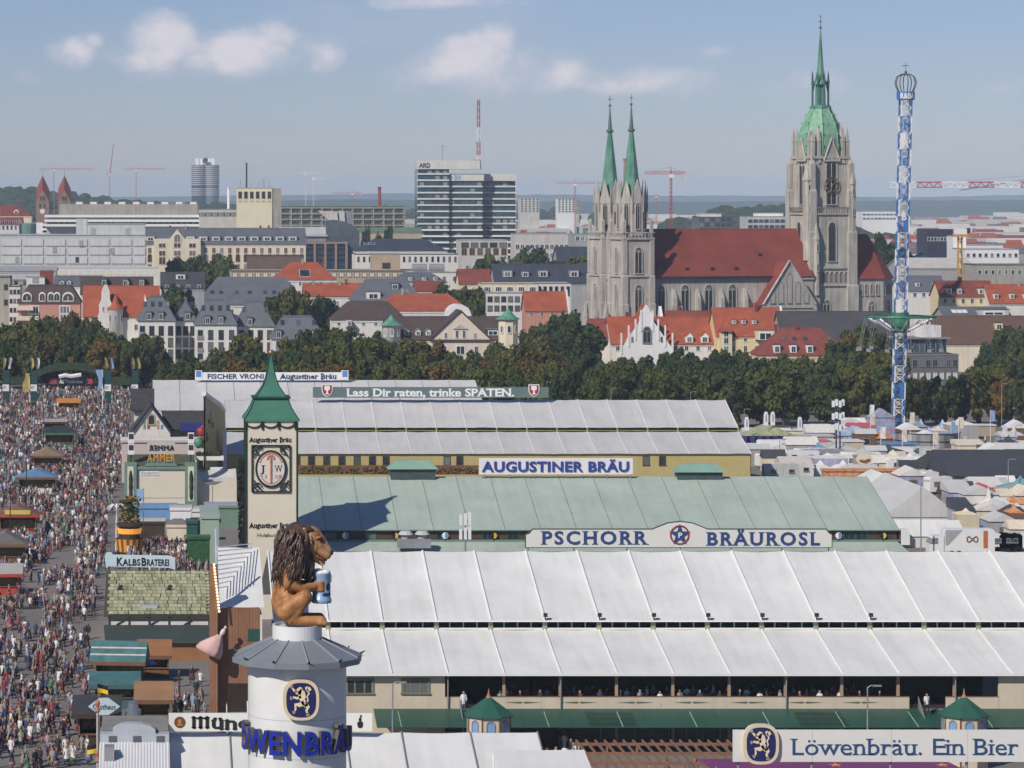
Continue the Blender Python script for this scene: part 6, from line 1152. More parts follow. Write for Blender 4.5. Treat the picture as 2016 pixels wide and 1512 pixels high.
mb = MB(); mb.box(xl, xr3, YC1 - .05, YC1 + .1, z0 + .18, z0 + .28); mb.build('clerestory_rail', MATS['yellow_green_post'], t)
BF = mat('brown_frame', (.10, .06, .04), .7, .1, 1)
for px in (584, 613, 643, 673, 703, 733, 760, 880, 905, 1272, 1304): place('window', win_mesh(1.15, 1.45, BF, GLASS, 1), wl, (PX(px, YC0), YC0 - .01, PZ(915, YC0)))
mb = MB(); mb.box(PX(585, YC0), PX(940, YC0), YC0 - 2.2, YC0 - 2.0, PZ(934, YC0 - 2), PZ(916, YC0 - 2)); fb = mb.build('flower_balustrade', WOOD, t)
rr = random.Random(4); mb = MB()
for i in range(420):
 x, z = rr.uniform(PX(590, 546), PX(940, 546)), rr.uniform(PZ(932, 546), PZ(918, 546)); s = rr.uniform(.08, .2); mb.quad((x - s, 545.7 - rr.random() * .3, z - s), (x + s, 545.75 - rr.random() * .3, z - s * .6), (x + s * .8, 545.7 - rr.random() * .3, z + s), (x - s, 545.7, z + s * .7), rr.choice([0, 0, 0, 1]))
tag(mb.build('flowers', [LEAF['olive'], mat('red_brown_blossom', (.22, .06, .04), .8, .3, 2)], fb), kind='stuff')
Yc = 545.0; t2 = thing('tent_facade', 'curved ochre tent facade with lettering, figures and green swag', 'facade', (PX(420, Yc), Yc, 0)); arc = [(PX(400, 540), 536), (PX(408, 543), 541), (PX(420, 547), 545.5), (PX(432, 550), 549.5), (PX(440, 552), 552)]
tops = [PZ(778, 536), PZ(783, 541), PZ(792, 545), PZ(800, 549), PZ(812, 552)]
mb = MB(); n = len(arc); vs = [(x, y, PZ(930, 545)) for x, y in arc] + [(x, y, z) for (x, y), z in zip(arc, tops)] + [(x + .3, y + .3, PZ(930, 545)) for x, y in arc] + [(x + .3, y + .3, z) for (x, y), z in zip(arc, tops)]
mb.add(vs, [(i, i + 1, n + i + 1, n + i) for i in range(n - 1)] + [(2 * n + i + 1, 2 * n + i, 3 * n + i, 3 * n + i + 1) for i in range(n - 1)] + [(n + i, n + i + 1, 3 * n + i + 1, 3 * n + i) for i in range(n - 1)]); fc = mb.build('curved_wall', YEL, t2)
mb = MB(); mb.tube([(x, y - .2, z + .25) for (x, y), z in zip(arc, tops)], .45, 6); mb.build('white_cornice', FAB, fc)
mb = MB(); mb.box(PX(438, 548), PX(446, 548), 547, 548, 0, PZ(846, 548)); mb.build('white_pillar', WHITEP, t2)
for i, (ch, py, m, sz) in enumerate((('R', 797, WHITE_L, 1.3), ('I', 806, WHITE_L, 1.2), ('R', 815, WHITE_L, 1.1), ('A', 822, REDP, .9), ('N', 829, REDP, .9), ('S', 836, REDP, .9))):
 px = 401 + (i % 3) * 7.5 + (1 if i > 2 else 0);
 y = 537 + (px - 400) * .37; place('letter', glyph_mesh(ch, 'b', .8 * sz, 1.3 * sz, .08, m, BLACK_L), fc, (PX(px, y), y - .5, PZ(py + (6 if i < 3 else 5), y)), math.radians(40))
for px, py, m, nm in ((391, 866, mat('green_barrel', (.09, .25, .16), .5, .1, 1), 'green_barrel'), (396, 845, REDP, 'red_coat'), (402, 858, mat('horse_brown', (.10, .05, .03), .6, .2, 1), 'brown_horse')):
 mb = MB(); Xc, Zc = PX(px, 538), PZ(py + 6, 538); mb.ellip((Xc, 538, Zc), (.75, .6, .9 if nm != 'brown_horse' else .7), 12, 8); mb.ellip((Xc + .25, 537.8, Zc + .85), (.35, .3, .35), 8, 6); mb.ellip((Xc - .4, 537.8, Zc + .2), (.35, .3, .5), 8, 6); mb.build(nm, m, t2, True)
mb = MB(); mb.box(PX(386, 538), PX(440, 538), 536.5, 538.6, PZ(905, 538), PZ(897, 538)); mb.build('ledge', FAB, t2); mb = MB()
for i in range(220): x = rr.uniform(PX(386, 537), PX(432, 537)); z = PZ(897, 537) + rr.uniform(-.5, .5); y = 536.6 + rr.random() * 1.5; s = .18; mb.quad((x - s, y, z - s), (x + s, y + .1, z - s), (x + s, y, z + s), (x - s, y + .1, z + s))
tag(mb.build('garland', LEAF['dark'], t2), kind='stuff')
mb = MB(); mb.box(PX(388, 539), PX(400, 539), 538.6, 542, 0, PZ(905, 539)); mb.box(PX(412, 539), PX(438, 539), 537.2, 537.5, PZ(934, 537), PZ(920, 537)); mb.build('balcony', FAB, t2)
Ys = 571.0; X = lambda px: PX(px, Ys); Z = lambda py: PZ(py, Ys); t = thing('roof_sign', 'grey-green ridge sign reading Lass Dir raten, trinke SPATEN.', 'sign', (X(848), Ys, zr)); mb = MB(); mb.box(X(616), X(1080), Ys, Ys + .2, Z(783), Z(762)); bd = mb.build('board', mat('grey_green_board', (.115, .17, .175), .6, .05, .5), t)
lettering(bd, 'Lass Dir raten, trinke SPATEN.', X(682), Ys - .02, Z(780), X(1013) - X(682), Z(764.5) - Z(780), WHITE_L, 'bs', .05)
for px in (644, 1051):
 sh = [(-1, .95), (1, .95), (1.0, -.1), (.7, -.75), (0, -1.15), (-.7, -.75), (-1, -.1)]; mb = MB(); mb.prism([(X(px) + a * .95, Z(768) + b * 1.05) for a, b in sh], 'y', Ys - .12, Ys - .02); s1 = mb.build('shield', WHITEP, bd); mb = MB(); mb.prism([(X(px) + a * .8, Z(768) + b * .9) for a, b in sh], 'y', Ys - .16, Ys - .13); mb.build('shield_field', REDP, s1); mb = MB(); mb.prism([(X(px) + a, Z(768) + b) for a, b in ((-.45, .75), (.45, .75), (.5, .1), (.15, -.05), (.15, -.55), (.35, -.6), (.35, -.72), (-.35, -.72), (-.35, -.6), (-.15, -.55), (-.15, -.05), (-.5, .1))], 'y', Ys - .2, Ys - .17); mb.build('spade', WHITEP, s1)
# ---- D: white tent at the back with two boards
YD0, YD2 = 615.0, 636.0; zr, ze = PZ(748, YD2), PZ(808, YD0); t = thing('beer_tent', 'plain white back tent under the FISCHER VRONI board', 'tent', (30, YD0, 0)); xl, xr4 = PX(300, YD2), PX(935, YD2); xs = list(np.linspace(xl, xr4, 13)); roof_run(t, xs, (YD2, zr), (YD0, ze), FABV, RIBG, .035, .05, 600, wr=.02); roof_run(t, xs, (YD2, zr), (655, 8), FABV, RIBG, .03, .05, 640, ribs=False)
mb = MB(); mb.box(xl, xr4, YD0 + .1, YD0 + .3, 0, ze - .02); mb.build('front_wall', FABV, t); mb = MB(); mb.prism([(YD0 + .3, 0), (654, 0), (654, 8), (YD2, zr - .1), (YD0 + .3, ze - .1)], 'x', xl, xl + .1); mb.build('gable_end', FABV, t)
Ys = 634.0; X = lambda px: PX(px, Ys); Z = lambda py: PZ(py, Ys)
for lab, a, b, s, xa, xb, st in (('white ridge board reading FISCHER VRONI in dark blue capitals', 384, 541, 'FISCHER VRONI', 408, 520, 'b'), ('white ridge board reading Augustiner Bräu in blackletter', 542, 686, 'Augustiner Bräu', 552, 663, 'bf')):
 t = thing('roof_sign', lab, 'sign', (X((a + b) / 2), Ys, zr)); mb = MB(); mb.box(X(a), X(b), Ys, Ys + .2, Z(748.5), Z(733)); bd = mb.build('board', WHITEP, t); lettering(bd, s, X(xa), Ys - .02, Z(745.5), X(xb) - X(xa), Z(736) - Z(745.5), NAVY_L, st, .03, track=.02)
 px = 391 if a == 384 else 679; mb = MB(); mb.box(X(px - 7), X(px + 7), Ys - .1, Ys - .02, Z(748), Z(729)); em = mb.build('emblem_panel', WHITEP, t); mb = MB(); mb.box(X(px - 5), X(px + 5), Ys - .14, Ys - .11, Z(742), Z(730)); mb.build('emblem', SHB, em)
# ---- small dark-roofed chalet in front of it
t = thing('chalet', 'white-gabled chalet with painted front and dark steep roof', 'chalet', (PX(300, 590), 590, 0)); DR = mat('dark_shingle', (.055, .05, .055), .85, .3, .8, .2); Yh = 590.0; xa, xb, xm = PX(262, Yh), PX(335, Yh), PX(298, Yh); z0, z1 = PZ(849, Yh), PZ(800, Yh)
mb = MB(); mb.prism([(xa, 0), (xb, 0), (xb, z0), (xm, z1), (xa, z0)], 'y', Yh, Yh + 8); g = mb.build('gable_wall', WHITE_W, t)
mb = MB()
for s in (-1, 1): mb.slab((xm + s * (xm - xa + .4), Yh - .6, z0 - .3), (xm + s * (xm - xa + .4), Yh + 9, z0 - .3), (xm, Yh + 9, z1 + .25), (xm, Yh - .6, z1 + .25), -.3 * s if False else .3)
mb.build('gable_roof', DR, t)
mb = MB(); mb.slab((PX(258, 600), 599, PZ(806, 600)), (PX(304, 600), 599, PZ(806, 600)), (PX(304, 606), 608, PZ(766, 606)), (PX(258, 606), 608, PZ(766, 606)), .3); mb.slab((PX(325, 596), 596, PZ(845, 596)), (PX(440, 596), 596, PZ(845, 596)), (PX(440, 604), 604, PZ(808, 604)), (PX(318, 604), 604, PZ(808, 604)), .3); mb.build('main_roof', DR, t)
mb = MB(); mb.box(PX(264, 600), PX(305, 600), 600, 606, 0, PZ(806, 600)); mb.box(PX(330, 597), PX(438, 597), 597.2, 603, 0, PZ(846, 597)); mb.build('side_wall', WHITE_W, t)
place('window', gwin_mesh(1.0, 1.6, mat('painted_ornament', (.35, .30, .22), .8, .4, 3), GLASS, 1, False, .3, .05), g, (xm, Yh - .02, PZ(835, Yh)))
for dx, m in ((-1.2, mat('fresco_green', (.20, .26, .20), .8, .4, 3)), (1.2, MATS['painted_ornament']), (1.9, SHB), (-.5, REDP)):
 mb = MB(); z = PZ(845, Yh); mb.box(xm + dx - .22, xm + dx + .22, Yh - .04, Yh - .01, z, z + (1.6 if abs(dx) == 1.2 else .8)); mb.build('fresco', m, g)
mb = MB(); mb.slab((PX(352, 594), 594, PZ(848, 594)), (PX(402, 594), 594, PZ(848, 594)), (PX(398, 597), 597, PZ(832, 597)), (PX(355, 597), 597, PZ(832, 597)), .1); mb.build('blue_awning', mat('navy_tarp', (.02, .03, .16), .6, .15, .5), t)
# ---- F: nearest white roof with the Münchner board, right end cut by small annexe
YF0, YF2 = 200.0, 222.0; zr = PZ(1442, YF2); t = thing('beer_tent', 'nearest white tent roof at the bottom, under the Münchner board', 'tent', (12, YF2, 0)); xs = [PX(px, YF2) for px in (332, 452, 565, 680, 790, 925, 1058)]; roof_run(t, xs, (YF2, zr), (YF0, zr - 6), FAB, RIBG, .06, .08, 800); roof_run(t, xs, (YF2, zr), (236, zr - 5), FAB, RIBG, .06, .05, 820, ribs=False)
mb = MB(); mb.prism([(YF0, 0), (236, 0), (236, zr - 5.1), (YF2, zr - .1), (YF0, zr - 6.1)], 'x', xs[-1] - .05, xs[-1] + .05); mb.build('gable_end', FAB, t)
Ys = 221.0; X = lambda px: PX(px, Ys); Z = lambda py: PZ(py, Ys); t = thing('roof_sign', 'white board with blackletter Münchner and round monk emblem behind the column', 'sign', (X(532), Ys, zr)); mb = MB(); mb.box(X(332), X(733), Ys, Ys + .15, Z(1440), Z(1404)); bd = mb.build('board', BRD, t)
lettering(bd, 'Münchner', X(374), Ys - .01, Z(1434), X(590) - X(374), Z(1410) - Z(1434), BLACK_L, 'bf', .03)
mb = MB(); mb.bar((X(354), Ys - .03, Z(1422)), (X(354), Ys - .01, Z(1422)), .38, n=20); md = mb.build('monk_medallion', mat('bronze_brown', (.16, .06, .025), .5, .2, 2), bd); mb = MB(); mb.ellip((X(354), Ys - .05, Z(1420)), (.13, .03, .16), 8, 6); mb.prism([(X(354) - .22, Z(1429)), (X(354) + .22, Z(1429)), (X(354) + .1, Z(1422)), (X(354) - .1, Z(1422))], 'y', Ys - .07, Ys - .05); mb.build('monk_figure', mat('amber', (.42, .18, .04), .5, .2, 2), md)
mb = MB(); x, z = X(709), Z(1433); mb.prism([(x - .13, z), (x + .13, z), (x + .2, z + .25), (x + .16, z + .42), (x - .16, z + .42), (x - .2, z + .25)], 'y', Ys - .03, Ys - .01); mb.ellip((x, Ys - .02, z + .55), (.10, .02, .15), 8, 6); mb.ellip((x + .05, Ys - .02, z + .78), (.07, .02, .09), 8, 6); mb.build('mug_drawing', BLACK_L, bd)
t = thing('canopy_tent', 'small white flat canopy in front, right of the nearest tent', 'tent', (PX(1060, 212), 212, 0)); Yq = 212; a, b = PX(968, Yq), PX(1150, Yq); z1, z0 = PZ(1476, Yq), PZ(1512, Yq - 6)
mb = panel(a, b, (Yq, z1), (Yq - 7, z1 - 1.1), 6, 5, .05, 4); mb.build('roof_panel', FAB, t, True); mb = MB(); mb.box(a, b, Yq - 7.1, Yq - 7, z1 - 1.6, z1 - 1.12); mb.build('valance', FAB, t)
for x in (a + .1, b - .1): mb = MB(); mb.bar((x, Yq - 6.9, 0), (x, Yq - 6.9, z1 - 1.5), .06, n=6); mb.build('pole', RIBW, t); mb = MB(); mb.bar((x, Yq - .2, 0), (x, Yq - .2, z1 - .1), .06, n=6); mb.build('pole', RIBW, t)
t = thing('corrugated_annexe', 'white corrugated roof annexe with arched grey head left of the Münchner board', 'annexe', (PX(266, 218), 218, 0)); Yq = 218; X = lambda px: PX(px, Yq); Z = lambda py: PZ(py, Yq); CORR = wave_mat('corrugated_white', (.62, .64, .65), (.33, .34, .36), 4.5, 'X', .5, .55, .6, .05, .3)
mb = MB(); nn = 46; vs = []
for i in range(nn + 1): x = X(196) + (X(334) - X(196)) * i / nn; zz = .04 * (i % 2); vs += [(x, Yq, Z(1462) + zz), (x, Yq - 20, Z(1462) - 5 + zz)]
mb.add(vs, [(2 * i, 2 * i + 1, 2 * i + 3, 2 * i + 2) for i in range(nn)]); mb.build('corrugated_sheet', mat('white_sheet_metal', (.66, .67, .68), .45, .05, .4), t)
mb = MB(); mb.box(X(197), X(333), Yq, Yq + 3, 0, Z(1446)); bx = mb.build('grey_box', mat('light_grey_panel', (.42, .45, .49), .5, .08, .5), t)
for px in (222, 270, 316): mb = MB(); mb.box(X(px - 8), X(px + 8), Yq - .04, Yq, Z(1461), Z(1449)); mb.build('dark_panel', mat('anthracite', (.10, .105, .12), .5, .1, .5), bx)
mb = MB(); mb.prism([(X(222), Z(1446)), (X(306), Z(1446)), (X(306), Z(1438)), (X(298), Z(1432)), (X(280), Z(1427)), (X(255), Z(1426)), (X(240), Z(1428)), (X(228), Z(1433)), (X(222), Z(1438))], 'y', Yq + .3, Yq + 1.2); mb.build('arched_head', mat('light_grey_panel', (.5, .5, .5)), t); mb = MB(); mb.box(X(199), X(331), Yq + 1.3, Yq + 6, Z(1445), Z(1437)); mb.build('roof_back', FLATR, t)
mb = MB(); mb.box(X(207), X(226), Yq - 3, Yq - 1.6, Z(1478) - .3, Z(1457)); mb.build('vent_cowl', GREYM, t)
Ys = 226.0; X = lambda px: PX(px, Ys); Z = lambda py: PZ(py, Ys); t = thing('roof_sign', 'big white board reading Löwenbräu. Ein Bier with lion crest', 'sign', (X(1730), Ys, 0)); LB = t
for a, b in ((1443, 1599), (1599.5, 1755), (1755.5, 1905), (1905.5, 2075)):
 mb = MB(); mb.box(X(a), X(b), Ys, Ys + .15, Z(1500), Z(1437)); bd = mb.build('board', BRD, t)
lettering(t, 'Löwenbräu. Ein Bier', X(1556), Ys - .01, Z(1486), X(2005) - X(1556), Z(1452) - Z(1486), mat('petrol_blue_letter', (.025, .075, .19), .5, .1, 1), 's', .03)
for px in (1455, 1600, 1755, 1905, 2060): mb = MB(); mb.bar((X(px), Ys + .3, 0), (X(px), Ys + .3, Z(1445)), .1, n=6); mb.build('post', GREYM, t)
PUR = mat('purple_tarpaulin', (.20, .035, .15), .6, .15, .4, .1); t = thing('purple_canopy', 'purple canopy with orange stars under the big lion-crest board', 'canopy', (PX(1700, 232), 232, 0)); a, b = PX(1400, 232), PX(1895, 232); mb = panel(a, b, (238, PZ(1494, 238)), (224.5, PZ(1540, 224.5)), 10, 6, .05, 9); mb.build('roof_panel', PUR, t)
for px in (1645, 1855): mb = MB(); X0, Y0, Z0 = PX(px, 231), 231, PZ(1509, 231) + .12; mb.add([(X0 + (.55 if q % 2 == 0 else .2) * math.sin(q / 10 * math.tau), Y0 - .5 * (.55 if q % 2 == 0 else .2) * -math.cos(q / 10 * math.tau), Z0 + .2 * (.55 if q % 2 == 0 else .2) * math.cos(q / 10 * math.tau)) for q in range(10)] + [(X0, Y0, Z0)], [(10, (q + 1) % 10, q) for q in range(10)]); mb.build('star', mat('star_orange', (.6, .25, .05), .6, .1, 1), t)
for x in (a + .2, b - .2): mb = MB(); mb.bar((x, 231, 0), (x, 231, PZ(1503, 231) - .2), .08, n=6); mb.build('pole', GREYM, t)
t = thing('tent_entrance', 'tall brown timber entrance with white membrane hood and light bulbs', 'entrance', (PX(465, 298), 298, 0)); Yq = 298.0; X = lambda px: PX(px, Yq); Z = lambda py: PZ(py, Yq); TW = wave_mat('entrance_timber', (.27, .135, .075), (.17, .08, .05), 1.2, 'X', .75, .35, .2, .2, .5)
for px in (428, 449, 470, 491):
 mb = MB(); mb.box(X(px), X(px + 20.6), Yq - .1, Yq + .2, Z(1345) if px > 445 else 0, Z(1197)); mb.build('timber_panel', TW, t)
mb = MB(); mb.box(X(412), X(428), Yq - 1.2, Yq - .2, 0, Z(1110)); mb.build('corner_pier', TW, t); mb = MB(); mb.box(X(449), X(512), Yq + 4, Yq + 4.2, 0, Z(1200)); mb.build('inner_wall', mat('shade_toned_inner_wall', (.05, .03, .02)), t)  # inner wall in the same dark tone, painted shade for the doorway
mb = MB(); mb.box(X(512), X(516), Yq - .2, Yq + 4, 0, Z(1210)); mb.build('side_wall', WHITE_W, t); mb = MB(); mb.box(X(488), X(512), Yq - .14, Yq - .1, Z(1262), Z(1238)); mb.build('green_panel', GREENC, t)
panel(X(433), X(520), (311, PZ(1078, 311)), (Yq + .1, Z(1196)), 8, 8, .04, 31, .03).build('membrane_hood', FAB, t, True)
for i in range(10):
 mb = MB(); z = PZ(1056, 308) - i * .42; mb.bar((X(428), 299 - .1, z), (X(505) - i * .05, 310, z - .9 + i * .02), .05, n=4); mb.build('hood_slat', RIBW, t)
mb = MB(); mb.bar((X(428), Yq - .6, Z(1196)), (X(426), Yq + 2, Z(1046)), .12, n=6); mb.build('hood_mast', mat('pale_blue_pipe', (.40, .48, .58), .5, .1, 1), t)
BULB = mat('warm_bulb', (1.0, .78, .45), .4, .0, 1, emit=1.4)
for i in range(16): mb = MB(); f0 = i / 15; mb.ellip((X(421 + 10 * f0), Yq - 1.35, Z(1108 + 92 * f0)), (.11, .11, .11), 8, 6); mb.build('bulb', BULB, t)
for i in range(12): mb = MB(); z = .3 + i * .30; mb.box(X(447), X(487), Yq - 3.2 + i * .28, Yq - 2.9 + i * .28, 0 if i == 0 else z - .3, z); mb.build('step', GREYM, t)
mb = MB(); mb.bar((X(446), Yq - 3.4, 1.1), (X(446), Yq, 4.6), .05, n=5); mb.bar((X(487), Yq - 3.4, 1.1), (X(487), Yq, 4.6), .05, n=5); mb.build('handrail', WHITEP, t)
t = thing_local('painted_figure', 'cut-out lady in a wide pale pink skirt beside the timber entrance', 'figure', (X(424), Yq - 1.6, Z(1284))); mb = MB(); mb.lathe([(.4, -.1), (1.15, .05), (1.05, .6), (.7, 1.2), (.22, 1.95)], 20); mb.v = [(x * (1 + .22 * math.cos(7 * math.atan2(y, x))) - .25 * (2 - z) / 2, y * .6, z) for x, y, z in mb.v]; mb.build('skirt', mat('pale_pink_cloth', (.66, .42, .40), .7, .12, 1), t, True); mb = MB(); mb.ellip((.05, 0, 2.3), (.22, .18, .38), 10, 8); mb.ellip((.08, 0, 2.85), (.16, .16, .2), 10, 8); mb.build('torso', mat('blouse_white', (.66, .60, .56), .6, .1, 1), t, True); mb = MB(); mb.ellip((.08, .05, 2.92), (.2, .2, .2), 10, 8); mb.build('hair', mat('dark_brown_paint', (.04, .025, .02), .6, .1, 1), t, True)
t.rotation_euler = (0, math.radians(28), 0); t.location.x -= .5
# ---------------------------------------------------------------- heraldic lion crest, used on the column and on the big board
def strip(mb, pts, d):
 """a flat stroke of changing width: (u, v, half width)"""
 n = len(pts); L = []; Rr = []
 for i, (u, v, w) in enumerate(pts):
  a, b = pts[max(i - 1, 0)], pts[min(i + 1, n - 1)]; dx, dz = b[0] - a[0], b[1] - a[1]; l = math.hypot(dx, dz) or 1; nx, nz = -dz / l, dx / l
  L.append((u + nx * w, -d, v + nz * w)); Rr.append((u - nx * w, -d, v - nz * w))
 mb.add(L + Rr, [(i, i + 1, n + i + 1, n + i) for i in range(n - 1)])
def paw(mb, u, v, ang, s, d):
 for k in (-.6, 0, .6): a = ang + k; mb.add([(u - .07 * s * math.sin(a), -d, v + .07 * s * math.cos(a)), (u + .07 * s * math.sin(a), -d, v - .07 * s * math.cos(a)), (u + .2 * s * math.cos(a), -d, v + .2 * s * math.sin(a))], [(0, 1, 2)])
def crest(parent, p, hw, hh, tilt=None):
 """oval plate with cream rim, navy field and a rampant lion; p is its centre, facing -y"""
 CRM = mat('crest_cream', (.72, .60, .42), .45, .08, 1); NAV = mat('crest_navy', (.018, .022, .11), .4, .1, 1); GOLD = mat('crest_lion_cream', (.78, .66, .46), .5, .1, 2)
 def sup(k, n=36): return [(math.copysign(abs(math.cos(a)) ** .72, math.cos(a)) * hw * k, math.copysign(abs(math.sin(a)) ** .72, math.sin(a)) * hh * (k if k == 1 else 1 - (1 - k) * hw / hh)) for a in [i / n * math.tau for i in range(n)]]
 off = OFF[parent.name]; c = Vector(p) - off
 def mk(mb, nm, m, par): o = new_obj(nm, mb.mesh(nm, m), par); o.location = c if par is parent else (0, 0, 0); OFF[o.name] = Vector((0, 0, 0)); return o
 mb = MB(); mb.prism(sup(1), 'y', -.16, .25); pl = mk(mb, 'crest_plate', CRM, parent); mb = MB(); mb.prism(sup(.82), 'y', -.18, -.15); mk(mb, 'crest_field', NAV, pl)
 mb = MB(); d = .20 / (hw * .75); s = 1
 strip(mb, [(-.12, .62, .15), (.02, .45, .24), (.08, .2, .25), (.10, -.05, .16), (.28, -.22, .2), (.36, -.40, .14)], d)
 strip(mb, [(.05, .62, .15), (-.1, .66, .18), (-.28, .58, .10), (-.36, .55, .06)], d); strip(mb, [(0, .42, .09), (-.3, .45, .08), (-.5, .62, .07), (-.62, .78, .05)], d); paw(mb, -.62, .76, 2.2, 1, d); strip(mb, [(0, .22, .09), (-.28, .12, .08), (-.5, .18, .07), (-.62, .12, .05)], d); paw(mb, -.6, .14, 3.3, 1, d)
 strip(mb, [(.2, -.15, .15), (-.12, -.3, .14), (-.42, -.28, .09), (-.38, -.52, .07), (-.45, -.72, .06)], d); paw(mb, -.45, -.70, 3.9, 1, d); strip(mb, [(.3, -.25, .16), (.48, -.45, .12), (.36, -.64, .08), (.44, -.84, .07)], d); paw(mb, .44, -.82, 4.9, 1, d)
 strip(mb, [(.28, -.18, .05), (.48, -.02, .05), (.40, .22, .05), (.54, .42, .05), (.42, .62, .06)], d); strip(mb, [(.42, .60, .10), (.58, .72, .14), (.66, .62, .07)], d); strip(mb, [(.42, .6, .08), (.36, .78, .10), (.44, .84, .05)], d)
 mb.v = [(x * hw * .80, y * hw * .75, z * hh * .78) for x, y, z in mb.v]; ln = mk(mb, 'crest_lion', GOLD, pl)
 mb = MB(); strip(mb, [(-.30, .60, .05), (-.44, .52, .04), (-.40, .42, .02)], d * 1.04); mb.v = [(x * hw * .80, y * hw * .75, z * hh * .78) for x, y, z in mb.v]; mk(mb, 'crest_tongue', mat('crest_red', (.40, .03, .03), .5, .1, 1), pl)
 return pl
crest(LB, (PX(1497, 226), 225.85, PZ(1464, 226)), 1.22, 1.38)
# ---------------------------------------------------------------- white column with roof and lion
YT = 141.0; XT = PX(585, YT); t = thing('brewery_column', 'round white column with grey faceted roof, lion crest and blue LÖWENBRÄU letters', 'column', (XT, YT, 0)); CW = mat('white_column_cladding', (.72, .73, .73), .4, .05, .5, spec=.45, streak=.15); ze, zt, zd = PZ(1291, YT), PZ(1256, YT), PZ(1229, YT)
for z0, z1 in ((0, PZ(1480, YT)), (PZ(1480, YT) + .012, PZ(1405, YT)), (PZ(1405, YT) + .012, ze + .1)):
 mb = MB(); mb.lathe([(2.1, z0), (2.1, z1)], 64, (XT, YT, 0)); del mb.f[-2:], mb.m[-2:]; mb.build('shell_ring', CW, t, False)
o = [q for q in t.children]
for q in o: q.data.polygons.foreach_set('use_smooth', [len(p.vertices) == 4 for p in q.data.polygons])
mb = MB(); mb.lathe([(2.08, 0), (2.08, ze)], 48, (XT, YT, 0)); mb.build('core', mat('seam_grey', (.25, .27, .29), .6, .1, 1), t)
ROOFG = mat('zinc_roof', (.20, .225, .26), .45, .08, .7, .05, spec=.5)
N = 12
for i in range(N):
 a0, a1 = (i) / N * math.tau + .13, (i + 1) / N * math.tau + .13; mb = MB(); P = lambda r, a, z: (XT + r * math.cos(a), YT + r * math.sin(a), z)
 mb.slab(P(2.78, a0, ze), P(2.78, a1, ze), P(1.08, a1, zt), P(1.08, a0, zt), .05); mb.quad(P(2.80, a0, ze - .22), P(2.80, a1, ze - .22), P(2.80, a1, ze + .03), P(2.80, a0, ze + .03)); mb.quad(P(2.1, a0, ze - .1), P(2.1, a1, ze - .1), P(2.8, a1, ze - .22), P(2.8, a0, ze - .22)); sg = mb.build('roof_segment', ROOFG, t)
 mb = MB(); mb.bar(P(2.8, a0, ze + .03), P(1.06, a0, zt + .03), .035, n=5); mb.build('roof_rib', mat('zinc_rib', (.27, .30, .33), .45, .08, 1), sg); mb = MB(); mb.add([P(2.78, a0 - .03, ze + .02), P(2.78, a0 + .03, ze + .02), P(3.0, a0, ze + .2), P(2.7, a0, ze + .1)], [(0, 1, 2), (1, 3, 2), (3, 0, 2)]); mb.build('ridge_hook', DARK, sg)
mb = MB(); mb.lathe([(1.06, zt - .1), (1.06, zd), (.98, zd), (.98, zd - .12)], 40, (XT, YT, 0)); mb.build('pedestal_drum', CW, t, False)
lettering(t, 'LÖWENBRÄU', -3.85, 0, PZ(1469, YT), 6.85, PZ(1423, YT) - PZ(1469, YT), mat('enamel_blue_letter', (.012, .03, .33), .35, .08, 1), 'b', .22, mat('bronze_letter_side', (.14, .115, .09), .5, .2, 2), bend=(XT, YT, 2.16), track=.055)
crest(t, (PX(588, YT), YT - 2.16, PZ(1362, YT)), .76, .86)
def remesh(parts, vox, smooth, it, dec=None):
 """joins rounded volumes into one continuous skin"""
 mb = MB()
 for p in parts:
  if p[0] == 'e': mb.ellip(p[1], p[2], 16, 12, rot=p[3] if len(p) > 3 else None)
  else:
   pts, rs = p[1], p[2]
   for (a, b), (r0, r1) in zip(zip(pts, pts[1:]), zip(rs, rs[1:])):
    a, b = Vector(a), Vector(b); n = max(2, int((b - a).length / (min(r0, r1) * .5)))
    for i in range(n + 1): f = i / n; c = a.lerp(b, f); r = r0 + (r1 - r0) * f; mb.ellip(c, (r, r, r), 10, 8)
 me = mb.mesh('tmp', STONE); ob = new_obj('tmp', me); m = ob.modifiers.new('r', 'REMESH'); m.mode = 'VOXEL'; m.voxel_size = vox; s = ob.modifiers.new('s', 'SMOOTH'); s.factor = smooth; s.iterations = it
 if dec: dd = ob.modifiers.new('d', 'DECIMATE'); dd.ratio = dec
 dg = bpy.context.evaluated_depsgraph_get(); out = bpy.data.meshes.new_from_object(ob.evaluated_get(dg)); bpy.data.objects.remove(ob); bpy.data.meshes.remove(me); out.materials.clear(); out.polygons.foreach_set('use_smooth', [True] * len(out.polygons)); return out
t = thing_local('lion_statue', 'squatting golden-brown lion statue with dark mane holding a blue beer mug', 'statue', (XT, YT, zd)); FUR = mat('varnished_lion_brown', (.21, .085, .028), .5, .35, 1.3, .3, spec=.4, col2=(.40, .19, .075), bscale=3);
B = []
B.append(('e', (-.42, 0, 1.05), (.56, .62, .85))); B.append(('c', [(-.45, 0, .75), (-.42, 0, 1.7), (-.25, 0, 2.6)], [.58, .55, .60]))
